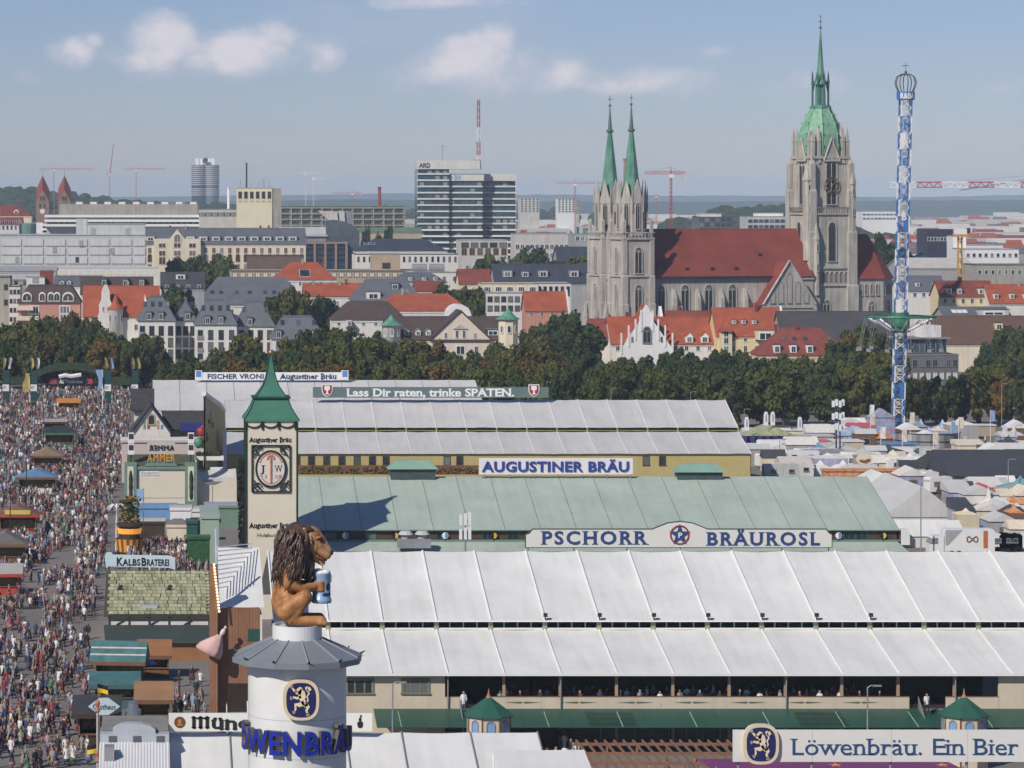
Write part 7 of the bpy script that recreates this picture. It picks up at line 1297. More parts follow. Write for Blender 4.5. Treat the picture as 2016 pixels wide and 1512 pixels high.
for s in (-1, 1):
 B.append(('c', [(-.50, s * .45, .62), (.30, s * .62, 1.22)], [.46, .34])); B.append(('c', [(.30, s * .62, 1.18), (-.15, s * .60, .42)], [.30, .22])); B.append(('c', [(-.25, s * .58, .24), (.45, s * .56, .22), (.98, s * .54, .20)], [.22, .22, .24]))
 for k in (-.15, 0, .15): B.append(('c', [(.95, s * .54 + k, .17), (1.18, s * .54 + k, .12)], [.13, .11]))
 B.append(('c', [(-.35, s * .62, 2.55), (-.42, s * .74, 1.85)], [.34, .25])); B.append(('c', [(-.42, s * .74, 1.82), (.20, s * .60, 1.62), (.70, s * .34, 1.66)], [.25, .22, .20])); B.append(('e', (.86, s * .30, 1.66), (.22, .14, .24)))
 for k in range(4): B.append(('c', [(.80, s * .34, 1.84 - k * .12), (1.04, s * .40, 1.84 - k * .12), (1.20, s * .26, 1.83 - k * .12)], [.075, .07, .06]))
body = new_obj('body', remesh(B, .045, .5, 5), t); body.data.materials.append(FUR); OFF[body.name] = Vector((0, 0, 0))
HD = [('e', (.58, 0, 3.74), (.48, .44, .48)), ('c', [(.82, 0, 3.80), (1.30, 0, 3.14)], [.27, .22]), ('c', [(.85, .18, 3.32), (1.24, .15, 2.98)], [.27, .21]), ('c', [(.85, -.18, 3.32), (1.24, -.15, 2.98)], [.27, .21]), ('e', (.70, .28, 3.36), (.28, .2, .3)), ('e', (.70, -.28, 3.36), (.28, .2, .3)), ('c', [(.62, 0, 3.0), (1.06, 0, 2.66)], [.25, .16]), ('e', (.92, .24, 3.58), (.14, .12, .10)), ('e', (.92, -.24, 3.58), (.14, .12, .10)), ('c', [(1.0, 0, 3.70), (1.36, 0, 3.12)], [.15, .13])]
head = new_obj('head', remesh(HD, .035, .5, 4), t); head.data.materials.append(mat('varnished_face', (.27, .125, .05), .5, .3, 2.2, .25, spec=.4, col2=(.46, .27, .13))); OFF[head.name] = Vector((0, 0, 0))
mb = MB(); mb.ellip((1.46, 0, 3.06), (.09, .17, .12), 10, 8); mb.build('nose', BLACK_L, head, True)
for s in (-1, 1): mb = MB(); mb.ellip((1.0, s * .31, 3.60), (.08, .06, .06), 8, 6); mb.build('eye', BLACK_L, head, True); mb = MB(); mb.tube([(.78, s * .42, 3.72), (.96, s * .36, 3.76), (1.08, s * .2, 3.70)], [.05, .075, .05], 6); mb.build('brow', FUR, head, True); mb = MB(); mb.ellip((.28, s * .42, 4.02), (.13, .10, .16), 10, 8); mb.build('ear', FUR, head, True)
mb = MB(); mb.tube([(.80, -.36, 2.98), (1.0, -.34, 2.80), (1.24, -.24, 2.76)], .045, 6); mb.tube([(.80, .36, 2.98), (1.0, .34, 2.80), (1.24, .24, 2.76)], .045, 6); mb.ellip((1.02, 0, 2.78), (.22, .20, .07), 10, 8); mb.build('mouth', mat('mouth_red', (.20, .035, .03), .4, .2, 1), head, True)
mb = MB(); mb.ellip((1.22, 0, 2.93), (.24, .30, .17), 12, 8); mb.ellip((1.06, 0, 2.60), (.14, .14, .10), 10, 8); mb.build('pale_muzzle', mat('cream_muzzle', (.58, .44, .30), .35, .2, 2), head, True)
MN = [('e', (.0, 0, 3.55), (.70, .70, .84)), ('e', (-.22, 0, 2.95), (.78, .84, .84)), ('e', (.28, 0, 2.55), (.50, .60, .62)), ('c', [(.34, 0, 2.9), (.44, 0, 2.1)], [.44, .24])]
mane = new_obj('mane', remesh(MN, .06, .5, 3), t); MNM = mat('dark_mane', (.088, .052, .040), .35, .5, 3.0, .3, spec=.6, bscale=5); mane.data.materials.append(MNM); OFF[mane.name] = Vector((0, 0, 0))
rr = random.Random(8); mb = MB()
for i in range(430):
 th = rr.uniform(.25, 2.85) * (1 if i % 2 else -1); ph = rr.uniform(0, 1)
 c0 = Vector((.02 + .62 * math.cos(th) * .9, .68 * math.sin(th), 4.16 - ph * 1.45)); k = 0.75 + .35 * ph; c0.x -= ph * .12
 if math.cos(th) > .55 and c0.z > 3.0: continue
 out = Vector((math.cos(th), math.sin(th), 0)); pts = []; L = rr.uniform(.7, 1.15)
 for j in range(5):
  f = j / 4; pts.append(c0 + out * (.12 + .16 * math.sin(f * 2.2)) + Vector((-.20 * f + .05 * math.sin(f * 7 + i), .05 * math.sin(f * 6 + i * 2), -L * f)))
 r0 = rr.uniform(.03, .062); mb.tube(pts, [r0 * .5, r0, r0, r0 * .8, .015], 5)
for i in range(60):
 y = rr.uniform(-.5, .5); x0 = .55 - abs(y) * .5; z0 = rr.uniform(2.5, 3.2); pts = [Vector((x0 + .08 * math.sin(f * 6 + i) - .05 * f, y, z0 - f * rr.uniform(.45, .75))) for f in (0, .25, .5, .75, 1)]; r0 = rr.uniform(.06, .1); mb.tube(pts, [r0 * .6, r0, r0, r0 * .7, .02], 6)
for i in range(26):
 y = rr.uniform(-.38, .38); pts = [Vector((.80 - .22 * abs(y) - f * 1.0, y * (1 + .6 * f), 4.10 + .18 * math.sin(f * 2.4) - f * f * .55 - abs(y) * .25)) for f in (0, .25, .5, .75, 1)]; mb.tube(pts, [.03, .08, .09, .08, .02], 6)
tag(mb.build('mane_locks', MNM, mane, True), kind='stuff')
mb = MB(); mb.tube([(-.85, .1, .35), (-1.02, .15, .9), (-.98, .2, 1.5), (-.80, .25, 1.85)], [.09, .085, .07, .06], 8); mb.build('tail', FUR, t, True)
mug = MB(); mug.lathe([(.40, .92), (.43, .95), (.43, 1.1), (.39, 1.14), (.38, 2.14), (.40, 2.18), (.38, 2.22)], 28, (1.04, 0, 0)); mo_ = mug.build('mug', mat('pale_blue_stoneware', (.27, .42, .60), .3, .08, 1, spec=.5), t, True)
mb = MB(); mb.ellip((1.04, 0, 2.2), (.37, .37, .13), 16, 8); mb.ellip((1.22, -.12, 2.24), (.2, .2, .12), 10, 8); mb.ellip((.9, .1, 2.28), (.2, .2, .1), 10, 8); mb.tube([(1.36, -.1, 2.2), (1.44, -.1, 2.02), (1.42, -.1, 1.8)], [.07, .05, .03], 6); mb.build('foam', WHITEP, mo_, True)
mb = MB(); mb.tube([(.72, .05, 1.95), (.50, .06, 1.85), (.48, .06, 1.5), (.70, .05, 1.38)], .05, 8); mb.build('handle', MATS['pale_blue_stoneware'], mo_, True)
lettering(mo_, 'LÖWEN', .02, 0, 1.26, .42, .12, mat('mug_navy', (.02, .03, .12), .5, .1, 1), 'b', .02, None, bend=(1.04, 0, .395)); mb = MB()
mb.add([(1.04 + 0.405 * math.sin(.75 + .32 * math.cos(a)), -0.405 * math.cos(.75 + .32 * math.cos(a)), 1.62 + .17 * math.sin(a)) for a in [i / 14 * math.tau for i in range(14)]], [tuple(range(14))]); mb.build('mug_crest', MATS['mug_navy'], mo_)
# ---------------------------------------------------------------- cream clock-like tower with green bell roof
YA = 395.0; hw = M_(50, YA); XA = PX(533, YA); t = thing('brewery_tower', 'square cream tower with green bell-shaped roof and oval J W emblem', 'tower', (XA, YA, 0)); CT = mat('tower_cream', (.68, .62, .50), .75, .04, .4); zt = PZ(824, YA); YF = YA - hw; X = lambda px: PX(px, YF); Z = lambda py: PZ(py, YF); IRON = mat('wrought_iron', (.018, .02, .018), .5, .3, 1.5)
mb = MB(); mb.box(XA - hw + .1, XA + hw - .1, YF, YA + hw, 0, zt); sh = mb.build('shaft', CT, t)
for sx in (-1, 1):
 for sy in (-1, 1): mb = MB(); x, y = XA + sx * hw, YA + sy * hw; mb.box(x - .12, x + .12, y - .12, y + .12, 0, zt); mb.build('corner_post', mat('dark_green_post', (.012, .035, .025), .5, .2, 1), t)
prof = [(54, 826), (53, 822), (46, 812), (39, 800), (33, 784), (25, 773), (16, 760), (10.5, 745), (7, 730), (4.2, 713), (2.5, 700)]
mb = MB(); mb.lathe([(M_(w, YA) * 1.414, PZ(py, YA)) for w, py in prof], 4, (XA, YA, 0)); GR = mat('painted_green_roof', (.045, .17, .115), .5, .12, .6); rf = mb.build('bell_roof', GR, t)
for q in range(4):
 a = (q + .5) / 4 * math.tau; mb = MB(); mb.tube([(XA + M_(w, YA) * 1.42 * math.cos(a), YA + M_(w, YA) * 1.42 * math.sin(a), PZ(py, YA)) for w, py in prof], .07, 5); mb.build('hip_rib', mat('dark_rib', (.015, .06, .042), .5, .1, 1), rf)
mb = MB(); mb.lathe([(M_(33, YA) * 1.414, PZ(785, YA)), (M_(38, YA) * 1.414, PZ(782, YA)), (M_(38, YA) * 1.414, PZ(780, YA)), (M_(31, YA) * 1.414, PZ(779, YA))], 4, (XA, YA, 0)); mb.build('ledge', MATS['dark_rib'], rf); mb = MB(); mb.ellip((XA, YA, PZ(694, YA)), (.3, .3, .3), 12, 8); mb.build('ball', mat('copper_ball', (.45, .24, .12), .35, .1, 1, metal=.6), rf, True)
for k in range(3):
 cxx = X(500 + k * 32.5); mb = MB(); pts = [(cxx + M_(15.5, YF) * math.cos(a), YF - .08, Z(829) - M_(13, YF) * abs(math.sin(a)) ** .8) for a in np.linspace(0, math.pi, 9)]; mb.tube(pts, .11, 5); mb.build('scallop', IRON, sh)
for k in range(4): mb = MB(); x = X(484.5 + k * 32.5); mb.bar((x, YF - .08, Z(826)), (x, YF - .08, Z(846)), .14, n=5); mb.build('pendant', IRON, sh)
lettering(sh, 'Augustiner Bräu', X(491), YF - .01, Z(870), X(574) - X(491), Z(861) - Z(870), BLACK_L, 'bf', .03); lettering(sh, 'Augustiner Bräu', X(491), YF - .01, Z(1039), X(574) - X(491), Z(1029.5) - Z(1039), BLACK_L, 'bf', .03); lettering(sh, 'Holzfasslager', X(506), YF - .01, Z(1057), X(562) - X(506), Z(1050) - Z(1057), BLACK_L, 'f', .02)
mb = MB()
for a, b in (((496, 877), (571, 877)), ((571, 877), (571, 968)), ((571, 968), (496, 968)), ((496, 968), (496, 877))): mb.bar((X(a[0]), YF - .15, Z(a[1])), (X(b[0]), YF - .15, Z(b[1])), .11, n=4)
for sx in (-1, 1):
 for sz in (-1, 1):
  cx_, cz_ = X(533.5) + sx * M_(29, YF), Z(922.5) + sz * M_(37, YF)
  for r in (.55, .28): mb.tube([(cx_ + sx * -.1 + r * math.cos(a), YF - .15, cz_ + r * math.sin(a)) for a in np.linspace(0, 5.2, 10)], .07, 5)
  mb.tube([(cx_ - sx * .9, YF - .15, cz_ + sz * .5), (cx_ - sx * .2, YF - .15, cz_), (cx_ + sx * .3, YF - .15, cz_ - sz * .9)], .07, 5)
mb.build('iron_frame', IRON, sh)
mb = MB(); ov = [(X(533.5) + M_(31, YF) * math.cos(a), Z(923) + M_(37, YF) * math.sin(a)) for a in [i / 32 * math.tau for i in range(32)]]; mb.prism(ov, 'y', YF - .2, YF - .05); mdl = mb.build('medallion', IRON, sh); mb = MB(); mb.prism([(X(533.5) + (a - X(533.5)) * .86, Z(923) + (b - Z(923)) * .88) for a, b in ov], 'y', YF - .24, YF - .19); mb.build('medallion_face', mat('medallion_white', (.68, .62, .57), .6, .06, 2), mdl)
PINKB = mat('rose_copper_ornament', (.45, .20, .13), .5, .2, 3); mb = MB(); mb.bar((X(533.5), YF - .27, Z(950)), (X(533.5), YF - .27, Z(900)), .12, n=5)
for q in range(7): a = q / 6 * math.pi; mb.ellip((X(533.5) + .38 * math.cos(a), YF - .27, Z(903) + .38 * math.sin(a)), (.15, .05, .15), 8, 6)
for q in range(14): a = math.pi * (.15 + .7 * q / 13); mb.ellip((X(533.5) + M_(24, YF) * math.cos(a), YF - .26, Z(923) + M_(31, YF) * math.sin(a)), (.14, .04, .11), 8, 6); mb.ellip((X(533.5) + M_(22, YF) * math.cos(a), YF - .26, Z(923) - M_(29, YF) * math.sin(a)), (.10, .04, .09), 8, 6)
mb.build('medallion_ornament', PINKB, mdl); lettering(mdl, 'J', X(514), YF - .25, Z(929), .5, .85, BLACK_L, 's', .02); lettering(mdl, 'W', X(541), YF - .25, Z(929), .85, .85, BLACK_L, 's', .02); lettering(mdl, '13', X(512), YF - .25, Z(941), .9, .42, PINKB, '', .02); lettering(mdl, '28', X(540), YF - .25, Z(941), .9, .42, PINKB, '', .02)
mb = MB(); rr = random.Random(12)
for i in range(260):
 z = rr.uniform(8, PZ(905, YA)); y = YF + rr.uniform(.2, 5.5); x = XA - hw - rr.uniform(.1, .75); s = rr.uniform(.08, .22); mb.quad((x - s, y, z - s), (x + s, y + .1, z - s * .5), (x + s * .7, y, z + s), (x - s, y - .1, z + s * .6))
for y in (YF + .3, YA, YA + 2.4): mb.tube([(XA - hw - .4 + .25 * math.sin(z * 1.3), y, z) for z in np.linspace(6, PZ(900, YA), 40)], .06, 5)
tag(mb.build('iron_foliage', IRON, t), kind='stuff')
# ---------------------------------------------------------------- left side: gate, stalls and snack houses
def stall(name, label, px, pb, w, d, h, roof, rm, wm, rh=1.2, cm=None, cat='stall', rz=0, over=.6, sign=None, z0=0.0, group=None, open_=True):
 """a market stall in local metres: posts, counter, back wall and roof; px, pb mark the middle of its front foot"""
 Y = PY(pb, z0); t = thing_local(name, label, cat, (PX(px, Y), Y, z0), math.radians(rz), group); a = w / 2
 for x in (-a + .1, a - .1):
  for y in (.1, d - .1): mb = MB(); mb.box(x - .08, x + .08, y - .08, y + .08, 0, h); mb.build('post', WOOD, t)
 if open_:
  mb = MB(); mb.box(-a, a, d - .25, d - .1, 0, h); mb.box(-a, -a + .1, .8, d - .25, 0, h); mb.box(a - .1, a, .8, d - .25, 0, h); mb.build('back_wall', wm, t); mb = MB(); mb.box(-a + .1, a - .1, 0, .5, 0, 1.05); c = mb.build('counter', cm or wm, t); mb = MB(); mb.box(-a, a, -.15, .6, 1.05, 1.12); mb.build('counter_top', WOOD, c); mb = MB(); mb.box(-a + .3, a - .3, d - .6, d - .3, .9, 1.7); mb.box(-a + .5, a - .5, d - .5, d - .3, 1.72, 2.1); mb.build('goods_shelf', mat('mixed_goods', (.35, .14, .06), .7, .6, 4.0, col2=(.6, .45, .2)), t)
 else: mb = MB(); mb.box(-a, a, 0, d, 0, h); mb.build('wall', wm, t)
 o = over; mb = MB()
 if roof == 'gable': mb.prism([(-o, h), (d + o, h), (d / 2, h + rh)], 'x', -a - o, a + o)
 elif roof == 'front': mb.prism([(-a - o, h), (a + o, h), (0, h + rh)], 'y', -o, d + o)
 elif roof == 'hip': mb.hexa([(-a - o, -o, h), (a + o, -o, h), (a + o, d + o, h), (-a - o, d + o, h), (-a * .4, d * .45, h + rh), (a * .4, d * .45, h + rh), (a * .4, d * .55, h + rh), (-a * .4, d * .55, h + rh)])
 elif roof == 'shed': mb.slab((-a - o, -o, h - .1), (a + o, -o, h - .1), (a + o, d + o, h + rh), (-a - o, d + o, h + rh), .12)
 else: mb.box(-a - o, a + o, -o, d + o, h, h + .25)
 r = mb.build('roof', rm, t)
 mb = MB(); mb.box(-a - o, a + o, -o - .06, -o - .01, h - .35, h + .05); mb.build('fascia', wm, r)
 if sign: mb = MB(); mb.box(-a * .7, a * .7, -o - .16, -o - .08, h + .1, h + .75); mb.build('sign', sign, r)
 return t
TEAL = mat('teal_felt_roof', (.065, .17, .18), .6, .25, .7, .1, streak=.3); BLUEF = mat('blue_tin_roof', (.13, .27, .46), .5, .1, .5); REDW = mat('red_paint', (.42, .06, .035), .6, .15, 1); ORG = mat('orange_paint', (.60, .24, .04), .6, .15, 1); MOSS = mat('mossy_shingle', (.265, .285, .135), .85, .3, 2.2, .3); GRN = mat('leaf_green_paint', (.06, .14, .09), .6, .15, 1); SAGE = mat('sage_green_paint', (.16, .25, .19), .6, .1, .6)
stall('drink_stall', 'orange wooden stall high in the crowd before the arched gate', 135, 812, 4.6, 3.2, 2.6, 'shed', ORG, ORG, .5); stall('bandstand', 'dark green round-roofed kiosk in the middle of the crowd', 117, 882, 5.6, 5, 3.0, 'hip', mat('black_green_roof', (.025, .04, .035), .6, .2, .8), GRN, 1.3); stall('market_hut', 'low dark hut below the orange stall', 108, 852, 4.2, 3, 2.3, 'gable', CONC, WOOD_D, .6)
stall('wooden_hut', 'light timber hut with curved brown roof in the crowd', 93, 925, 5.2, 3.6, 2.6, 'front', wave_mat('plank_roof', (.30, .22, .15), (.18, .12, .08), 2, 'X', .8, .4), WOOD, 1.5); stall('wooden_hut', 'hut with pale blue tin gable roof and lettered counter', 72, 972, 6.0, 3.6, 2.8, 'front', BLUEF, WOOD, 1.3, BRD)
stall('wooden_hut', 'brick-red hut with brown shingle roof and yellow name board', 35, 1056, 5.4, 3.6, 3.2, 'front', wave_mat('brown_shingles', (.24, .12, .075), (.14, .07, .05), 3, 'X', .8, .4), REDW, 1.4, REDW, sign=mat('yellow_board', (.62, .48, .12), .6, .1, 1)); stall('wooden_hut', 'grey-roofed timber hut at the left edge below the red hut', 10, 1112, 5.2, 3.6, 2.8, 'front', mat('grey_shingle', (.18, .165, .16), .9, .2, 1.5), WOOD, 1.7); stall('sausage_stall', 'red-edged grey roof stall cut by the left edge', -4, 1172, 5.0, 3.4, 2.7, 'shed', mat('pale_grey_felt', (.40, .39, .38), .8, .1, .6), REDW, .9)
Yg = 862.0; X = lambda px: PX(px, Yg); Z = lambda py: PZ(py, Yg); t = thing('entrance_gate', 'dark green garlanded arch over the far entrance with banner and crown tips', 'gate', (X(138), Yg, 0)); GARL = mat('fir_garland', (.030, .050, .026), .9, .4, .8, .6, bscale=2.5)
up = [(X(px), Z(py)) for px, py in ((70, 730), (90, 721), (112, 715), (138, 713), (164, 715), (186, 722), (206, 731))]; lo = [(X(px), Z(py)) for px, py in ((206, 744), (186, 735), (164, 730), (138, 728), (112, 730), (90, 735), (70, 744))]
mb = MB(); mb.prism(up + lo, 'y', Yg, Yg + 1.2); mb.build('arch', GARL, t)
for px in (136, 139, 142): mb = MB(); mb.bar((X(px), Yg + .5, Z(713)), (X(px + (px - 139) * .4), Yg + .5, Z(703)), .18, .3, 5); mb.build('gold_tip', mat('dull_gold', (.3, .19, .06)), t)
mb = MB(); mb.box(X(100), X(184), Yg + 2, Yg + 2.3, Z(757), Z(746)); bn = mb.build('banner', mat('banner_navy', (.03, .035, .10), .6, .2, .5), t)
for px in (103, 174): mb = MB(); mb.box(X(px - 6), X(px + 8), Yg + 1.9, Yg + 1.98, Z(757), Z(747)); mb.build('red_panel', mat('panel_red', (.36, .05, .06), .6, .2, .5), bn)
lettering(bn, 'Auf Wiedersehen', X(117), Yg + 1.95, Z(755), X(163) - X(117), .95, WHITE_L, 'bf', .03); mb = MB(); mb.tube([(X(116), Yg + .4, Z(742)), (X(128), Yg + .4, Z(739)), (X(140), Yg + .4, Z(741)), (X(160), Yg + .4, Z(738))], .55, 6); mb.build('white_scroll', WHITEP, t)
mb = MB(); mb.box(X(80), X(200), Yg + 4, Yg + 5, 0, Z(757)); mb.build('hoarding', mat('slate_hoarding', (.07, .085, .095), .7, .2, .3), t); mb = MB(); mb.box(X(72), X(101), Yg - 1.5, Yg - .5, 0, Z(764)); mb.build('red_booth', mat('rust_red', (.22, .06, .04), .7, .2, .5), t)
for a, b in ((20, 62), (220, 258)): mb = MB(); mb.box(X(a), X(b), Yg + .2, Yg + 1, Z(758), Z(742)); mb.build('garland_wall', GARL, t)
rr = random.Random(31)
for i, (px, Yp) in enumerate(((12, 800), (67, 800), (213, 796), (266, 815))):
 t = thing('gate_pillar', 'dark green gate pillar with white post panel, ' + ('outer left', 'left of the arch', 'right of the arch', 'outer right')[i], 'pillar', (PX(px, Yp), Yp, 0), 'green gate pillars'); a = M_(6.5, Yp); x = PX(px, Yp); mb = MB(); mb.box(x - a, x + a, Yp, Yp + 2 * a, 0, PZ(730, Yp)); mb.build('shaft', mat('petrol_green', (.010, .055, .05), .6, .15, .6), t); mb = MB(); mb.box(x - a - .05, x + a - .1, Yp - .1, Yp, PZ(770, Yp), PZ(757, Yp)); pn = mb.build('white_panel', WHITEP, t); mb = MB(); mb.tube([(x - .3 + .35 * math.cos(q), Yp - .14, PZ(763, Yp) + .3 * math.sin(q)) for q in np.linspace(0, 5.2, 9)], .07, 5); mb.build('horn_mark', BLACK_L, pn)
 for dx in (-.7, .7): mb = MB(); mb.bar((x + dx, Yp + .8, PZ(730, Yp)), (x + dx, Yp + .8, PZ(703, Yp)), .06, n=5); fl = mb.build('flag_pole', GREYM, t); mb = panel(x + dx, x + dx + .5, (Yp + .8, PZ(705, Yp)), (Yp + .75, PZ(726, Yp)), 4, 6, .0, i + dx, .0); mb.v = [(a_ + .2 * math.sin(c_ * 1.3 + i), b_ + .25 * math.sin(c_ * .9 + a_ * 3), c_) for a_, b_, c_ in mb.v]; mb.build('flag', rr.choice([mat('flag_black_yellow', (.42, .34, .10), .7, .3, .6), WHITEP, mat('flag_blue', (.25, .38, .6), .7, .1, .6)]), fl)
for lab, px, pb, pt, col in (('tall white and gold flag pole left of the arch', 58, 800, 735, 'flag_black_yellow'), ('tall white flag pole right of the arch', 202, 818, 728, 'flag_blue')):
 Y = PY(pb); t = thing_local('flag_pole', lab, 'flag pole', (PX(px, Y), Y, 0)); h = PZ(pt, Y); mb = MB(); mb.bar((0, 0, 0), (0, 0, h), .12, .07, 7); mb.build('pole', WHITEP, t); mb = panel(-1.3, -.05, (0, h), (0, h - 4.5), 4, 8, 0, 1, 0); mb.v = [(a_ * (1 - .3 * math.sin(c_)), .25 * math.sin(c_ * 1.4 + a_ * 2), c_) for a_, b_, c_ in mb.v]; mb.build('flag', MATS[col], t)
Ya = PY(1004); X = lambda px: PX(px, Ya); Z = lambda py: PZ(py, Ya); t = thing('grill_house', 'cream fronted grill house with sage green pillars and orange AMMER letters', 'stall', (X(317), Ya, 0)); CRW = mat('cream_board_wall', (.66, .61, .50), .8, .04, .4)
mb = MB(); mb.box(X(246), X(386), Ya + .3, Ya + 12, 0, Z(925)); mb.build('house', CREAM_W, t); mb = MB(); mb.box(X(270), X(366), Ya, Ya + .3, Z(980), Z(924)); mb.build('cream_screen', CRW, t); mb = MB(); mb.box(X(270), X(366), Ya - .05, Ya + .3, Z(992), Z(981)); mb.build('lower_screen', CRW, t); mb = MB(); mb.box(X(268), X(368), Ya - .3, Ya + .2, Z(924), Z(918)); mb.box(X(246), X(386), Ya - .4, Ya + .3, 0, Z(993)); mb.build('trim', SAGE, t)
for px in (257, 376): mb = MB(); mb.box(X(px - 12), X(px + 12), Ya - .5, Ya + .5, 0, Z(910)); pl = mb.build('pillar', SAGE, t); mb = MB(); mb.box(X(px - 6), X(px + 6), Ya - .56, Ya - .5, Z(986), Z(918)); mb.build('inset', CRW, pl); mb = MB(); mb.tube([(X(px), Ya - .62, z) for z in np.linspace(Z(982), Z(926), 8)], [.2, .3, .25, .33, .27, .33, .25, .12], 6); mb.build('fir_swag', GARL, pl)
lettering(t, 'AMMER', X(290), Ya - .5, Z(908), X(345) - X(290), Z(892) - Z(908), mat('amber_letter', (.75, .33, .02), .5, .1, 1), '', .15, track=.06); lettering(t, 'AMMER', X(292), Ya + 5.0, Z(892), X(343) - X(292), Z(880) - Z(892), BLACK_L, '', .1, mirror=True, track=.06); mb = MB(); mb.prism([(X(284), Z(917)), (X(350), Z(917)), (X(343), Z(909)), (X(291), Z(909))], 'y', Ya - .4, Ya - .1); mb.build('letter_base', SAGE, t)
mb = MB(); mb.box(X(290), X(345), Ya + 5.1, Ya + 5.3, Z(893), Z(876)); mb.build('back_of_sign', CONC_L, t); mb = MB(); mb.prism([(Ya + .3, Z(918)), (Ya + 12, Z(918)), (Ya + 6, Z(900))], 'x', X(250), X(384)); mb.build('roof', mat('olive_roof', (.085, .09, .05), .8, .2, .5), t)
for px in (258, 376):
 for py in (862, 884): mb = MB(); mb.box(X(px - 6), X(px + 6), Ya + 1, Ya + 1.9, Z(py + 12), Z(py - 9)); lb = mb.build('lantern_box', WHITEP, t); mb = MB(); mb.box(X(px - 4.6), X(px + 4.6), Ya + .94, Ya + 1, Z(py + 3), Z(py - 7)); mb.build('lantern_emblem', mat('dark_brown_print', (.05, .035, .03), .6, .4, 4), lb)
 mb = MB(); mb.bar((X(px), Ya + 1.5, Z(912)), (X(px), Ya + 1.5, Z(853)), .1, n=5); mb.build('lantern_post', DARK, t)
mb = MB(); mb.box(X(277), X(314), Ya - .06, Ya, Z(936), Z(927)); mb.build('notice', BRD, t); lettering(t, 'Biergarten', X(278), Ya - .07, Z(933), X(312) - X(278), .42, mat('grey_blue_print', (.22, .26, .40), .6, .1, 1), '', .01); mb = MB()
for i in range(7): x = X(281 + i * 5); mb.bar((x, Ya - .07, Z(935)), (x, Ya - .065, Z(935)), .07, n=6)
mb.build('notice_dots', MATS['grey_blue_print'], t)
for lab, px0, px1, pb in (('cream scalloped screen wall right of the grill house', 388, 466, 1002),):
 Y = PY(pb); t = thing('screen_wall', lab, 'wall', (PX(427, Y), Y, 0)); pts = [(PX(px, Y), PZ(py, Y)) for px, py in ((388, 998), (466, 998), (466, 948), (452, 938), (440, 948), (425, 955), (410, 955), (398, 948), (388, 938))]; mb = MB(); mb.prism(pts, 'y', Y, Y + .3); mb.build('screen', CRW, t); mb = panel(PX(388, Y), PX(466, Y), (Y + 6, PZ(922, Y + 6)), (Y + .4, PZ(948, Y)), 8, 5, .5, 4); mb.build('awning', FAB2, t); mb = MB(); mb.bar((PX(418, Y), Y - .05, PZ(998, Y)), (PX(418, Y), Y - .05, PZ(955, Y)), .04, n=4); mb.build('joint', GREYM, t); mb = MB(); mb.box(PX(384, Y), PX(467, Y), Y - .8, Y - .1, 0, PZ(996, Y)); mb.build('plinth', CRW, t)
stall('carousel_stand', 'long painted fairground facade behind the AMMER letters', 318, 905 + 45, 14, 5, 7.4, 'flat', WHITE_W, mat('painted_facade', (.52, .46, .36), .7, .5, .9, col2=(.35, .30, .36)), open_=False, over=.2, cat='facade')
for lab, px, pb, w, d, h, rm, wm in (('white box container with grey top in the yard', 356, 1042, 3.2, 3, 3.2, GREY_L, WHITEP), ('second white box container beside it', 396, 1042, 2.8, 3, 3.0, GREY_L, WHITE_W), ('cream cabin with rounded grey roof', 350, 1066, 3.2, 3, 2.4, mat('grey_felt', (.17, .165, .165), .8, .1, .6), CREAM_W), ('blue dump container with arrow panel', 392, 1066, 2.2, 3, 3.0, GREYM, mat('container_blue', (.03, .07, .30), .5, .1, .6)), ('dark green arrow hoarding', 378, 1067, 1.6, 2, 3.0, GRN, mat('deep_green', (.02, .09, .07), .6, .1, .6)), ('brown timber bar hut in the yard', 300, 1062, 3.6, 3, 2.6, CONC_L, WOOD_D), ('grey-roofed green service hut by the tower', 440, 1040, 5.6, 4, 3.4, mat('blue_grey_sheet', (.34, .38, .44), .5, .08, .5), SAGE), ('pale green side building of the green tent', 414, 1110, 2.4, 14, 6.5, mat('pale_green_roof', (.34, .42, .36), .6, .1, .5), mat('pale_sage_wall', (.33, .42, .34), .7, .06, .5)), ('green ivy screen at the beer garden edge', 391, 1118, 3.0, .6, 4.2, GRN, mat('ivy_green', (.03, .10, .04), .9, .5, 2.5, .5)), ('blue tarpaulin lean-to before the cream screen', 308, 1022, 6.4, 3, 2.0, mat('sky_blue_tarp', (.16, .31, .55), .6, .12, .5), mat('sky_blue_tarp', (.16, .31, .55)))):
 stall('yard_hut', lab, px, pb, w, d, h, 'flat' if 'rounded' not in lab else 'hip', rm, wm, .8, open_=False, over=.12, cat='hut')
Y = PY(1092); t = thing_local('carousel_bar', 'round bar tower with orange striped skirt and leafy fountain top', 'bar', (PX(255, Y), Y, 0)); ST = mat('orange_stripe', (.72, .33, .03), .6, .1, 1); STD = mat('brown_stripe', (.20, .075, .02), .6, .1, 1)
for i in range(28): a0, a1 = i / 28 * math.tau, (i + 1) / 28 * math.tau; mb = MB(); mb.quad((1.75 * math.cos(a0), 1.75 * math.sin(a0), .5), (1.75 * math.cos(a1), 1.75 * math.sin(a1), .5), (2.0 * math.cos(a1), 2.0 * math.sin(a1), 2.3), (2.0 * math.cos(a0), 2.0 * math.sin(a0), 2.3)); mb.build('stripe', ST if i % 2 else STD, t)
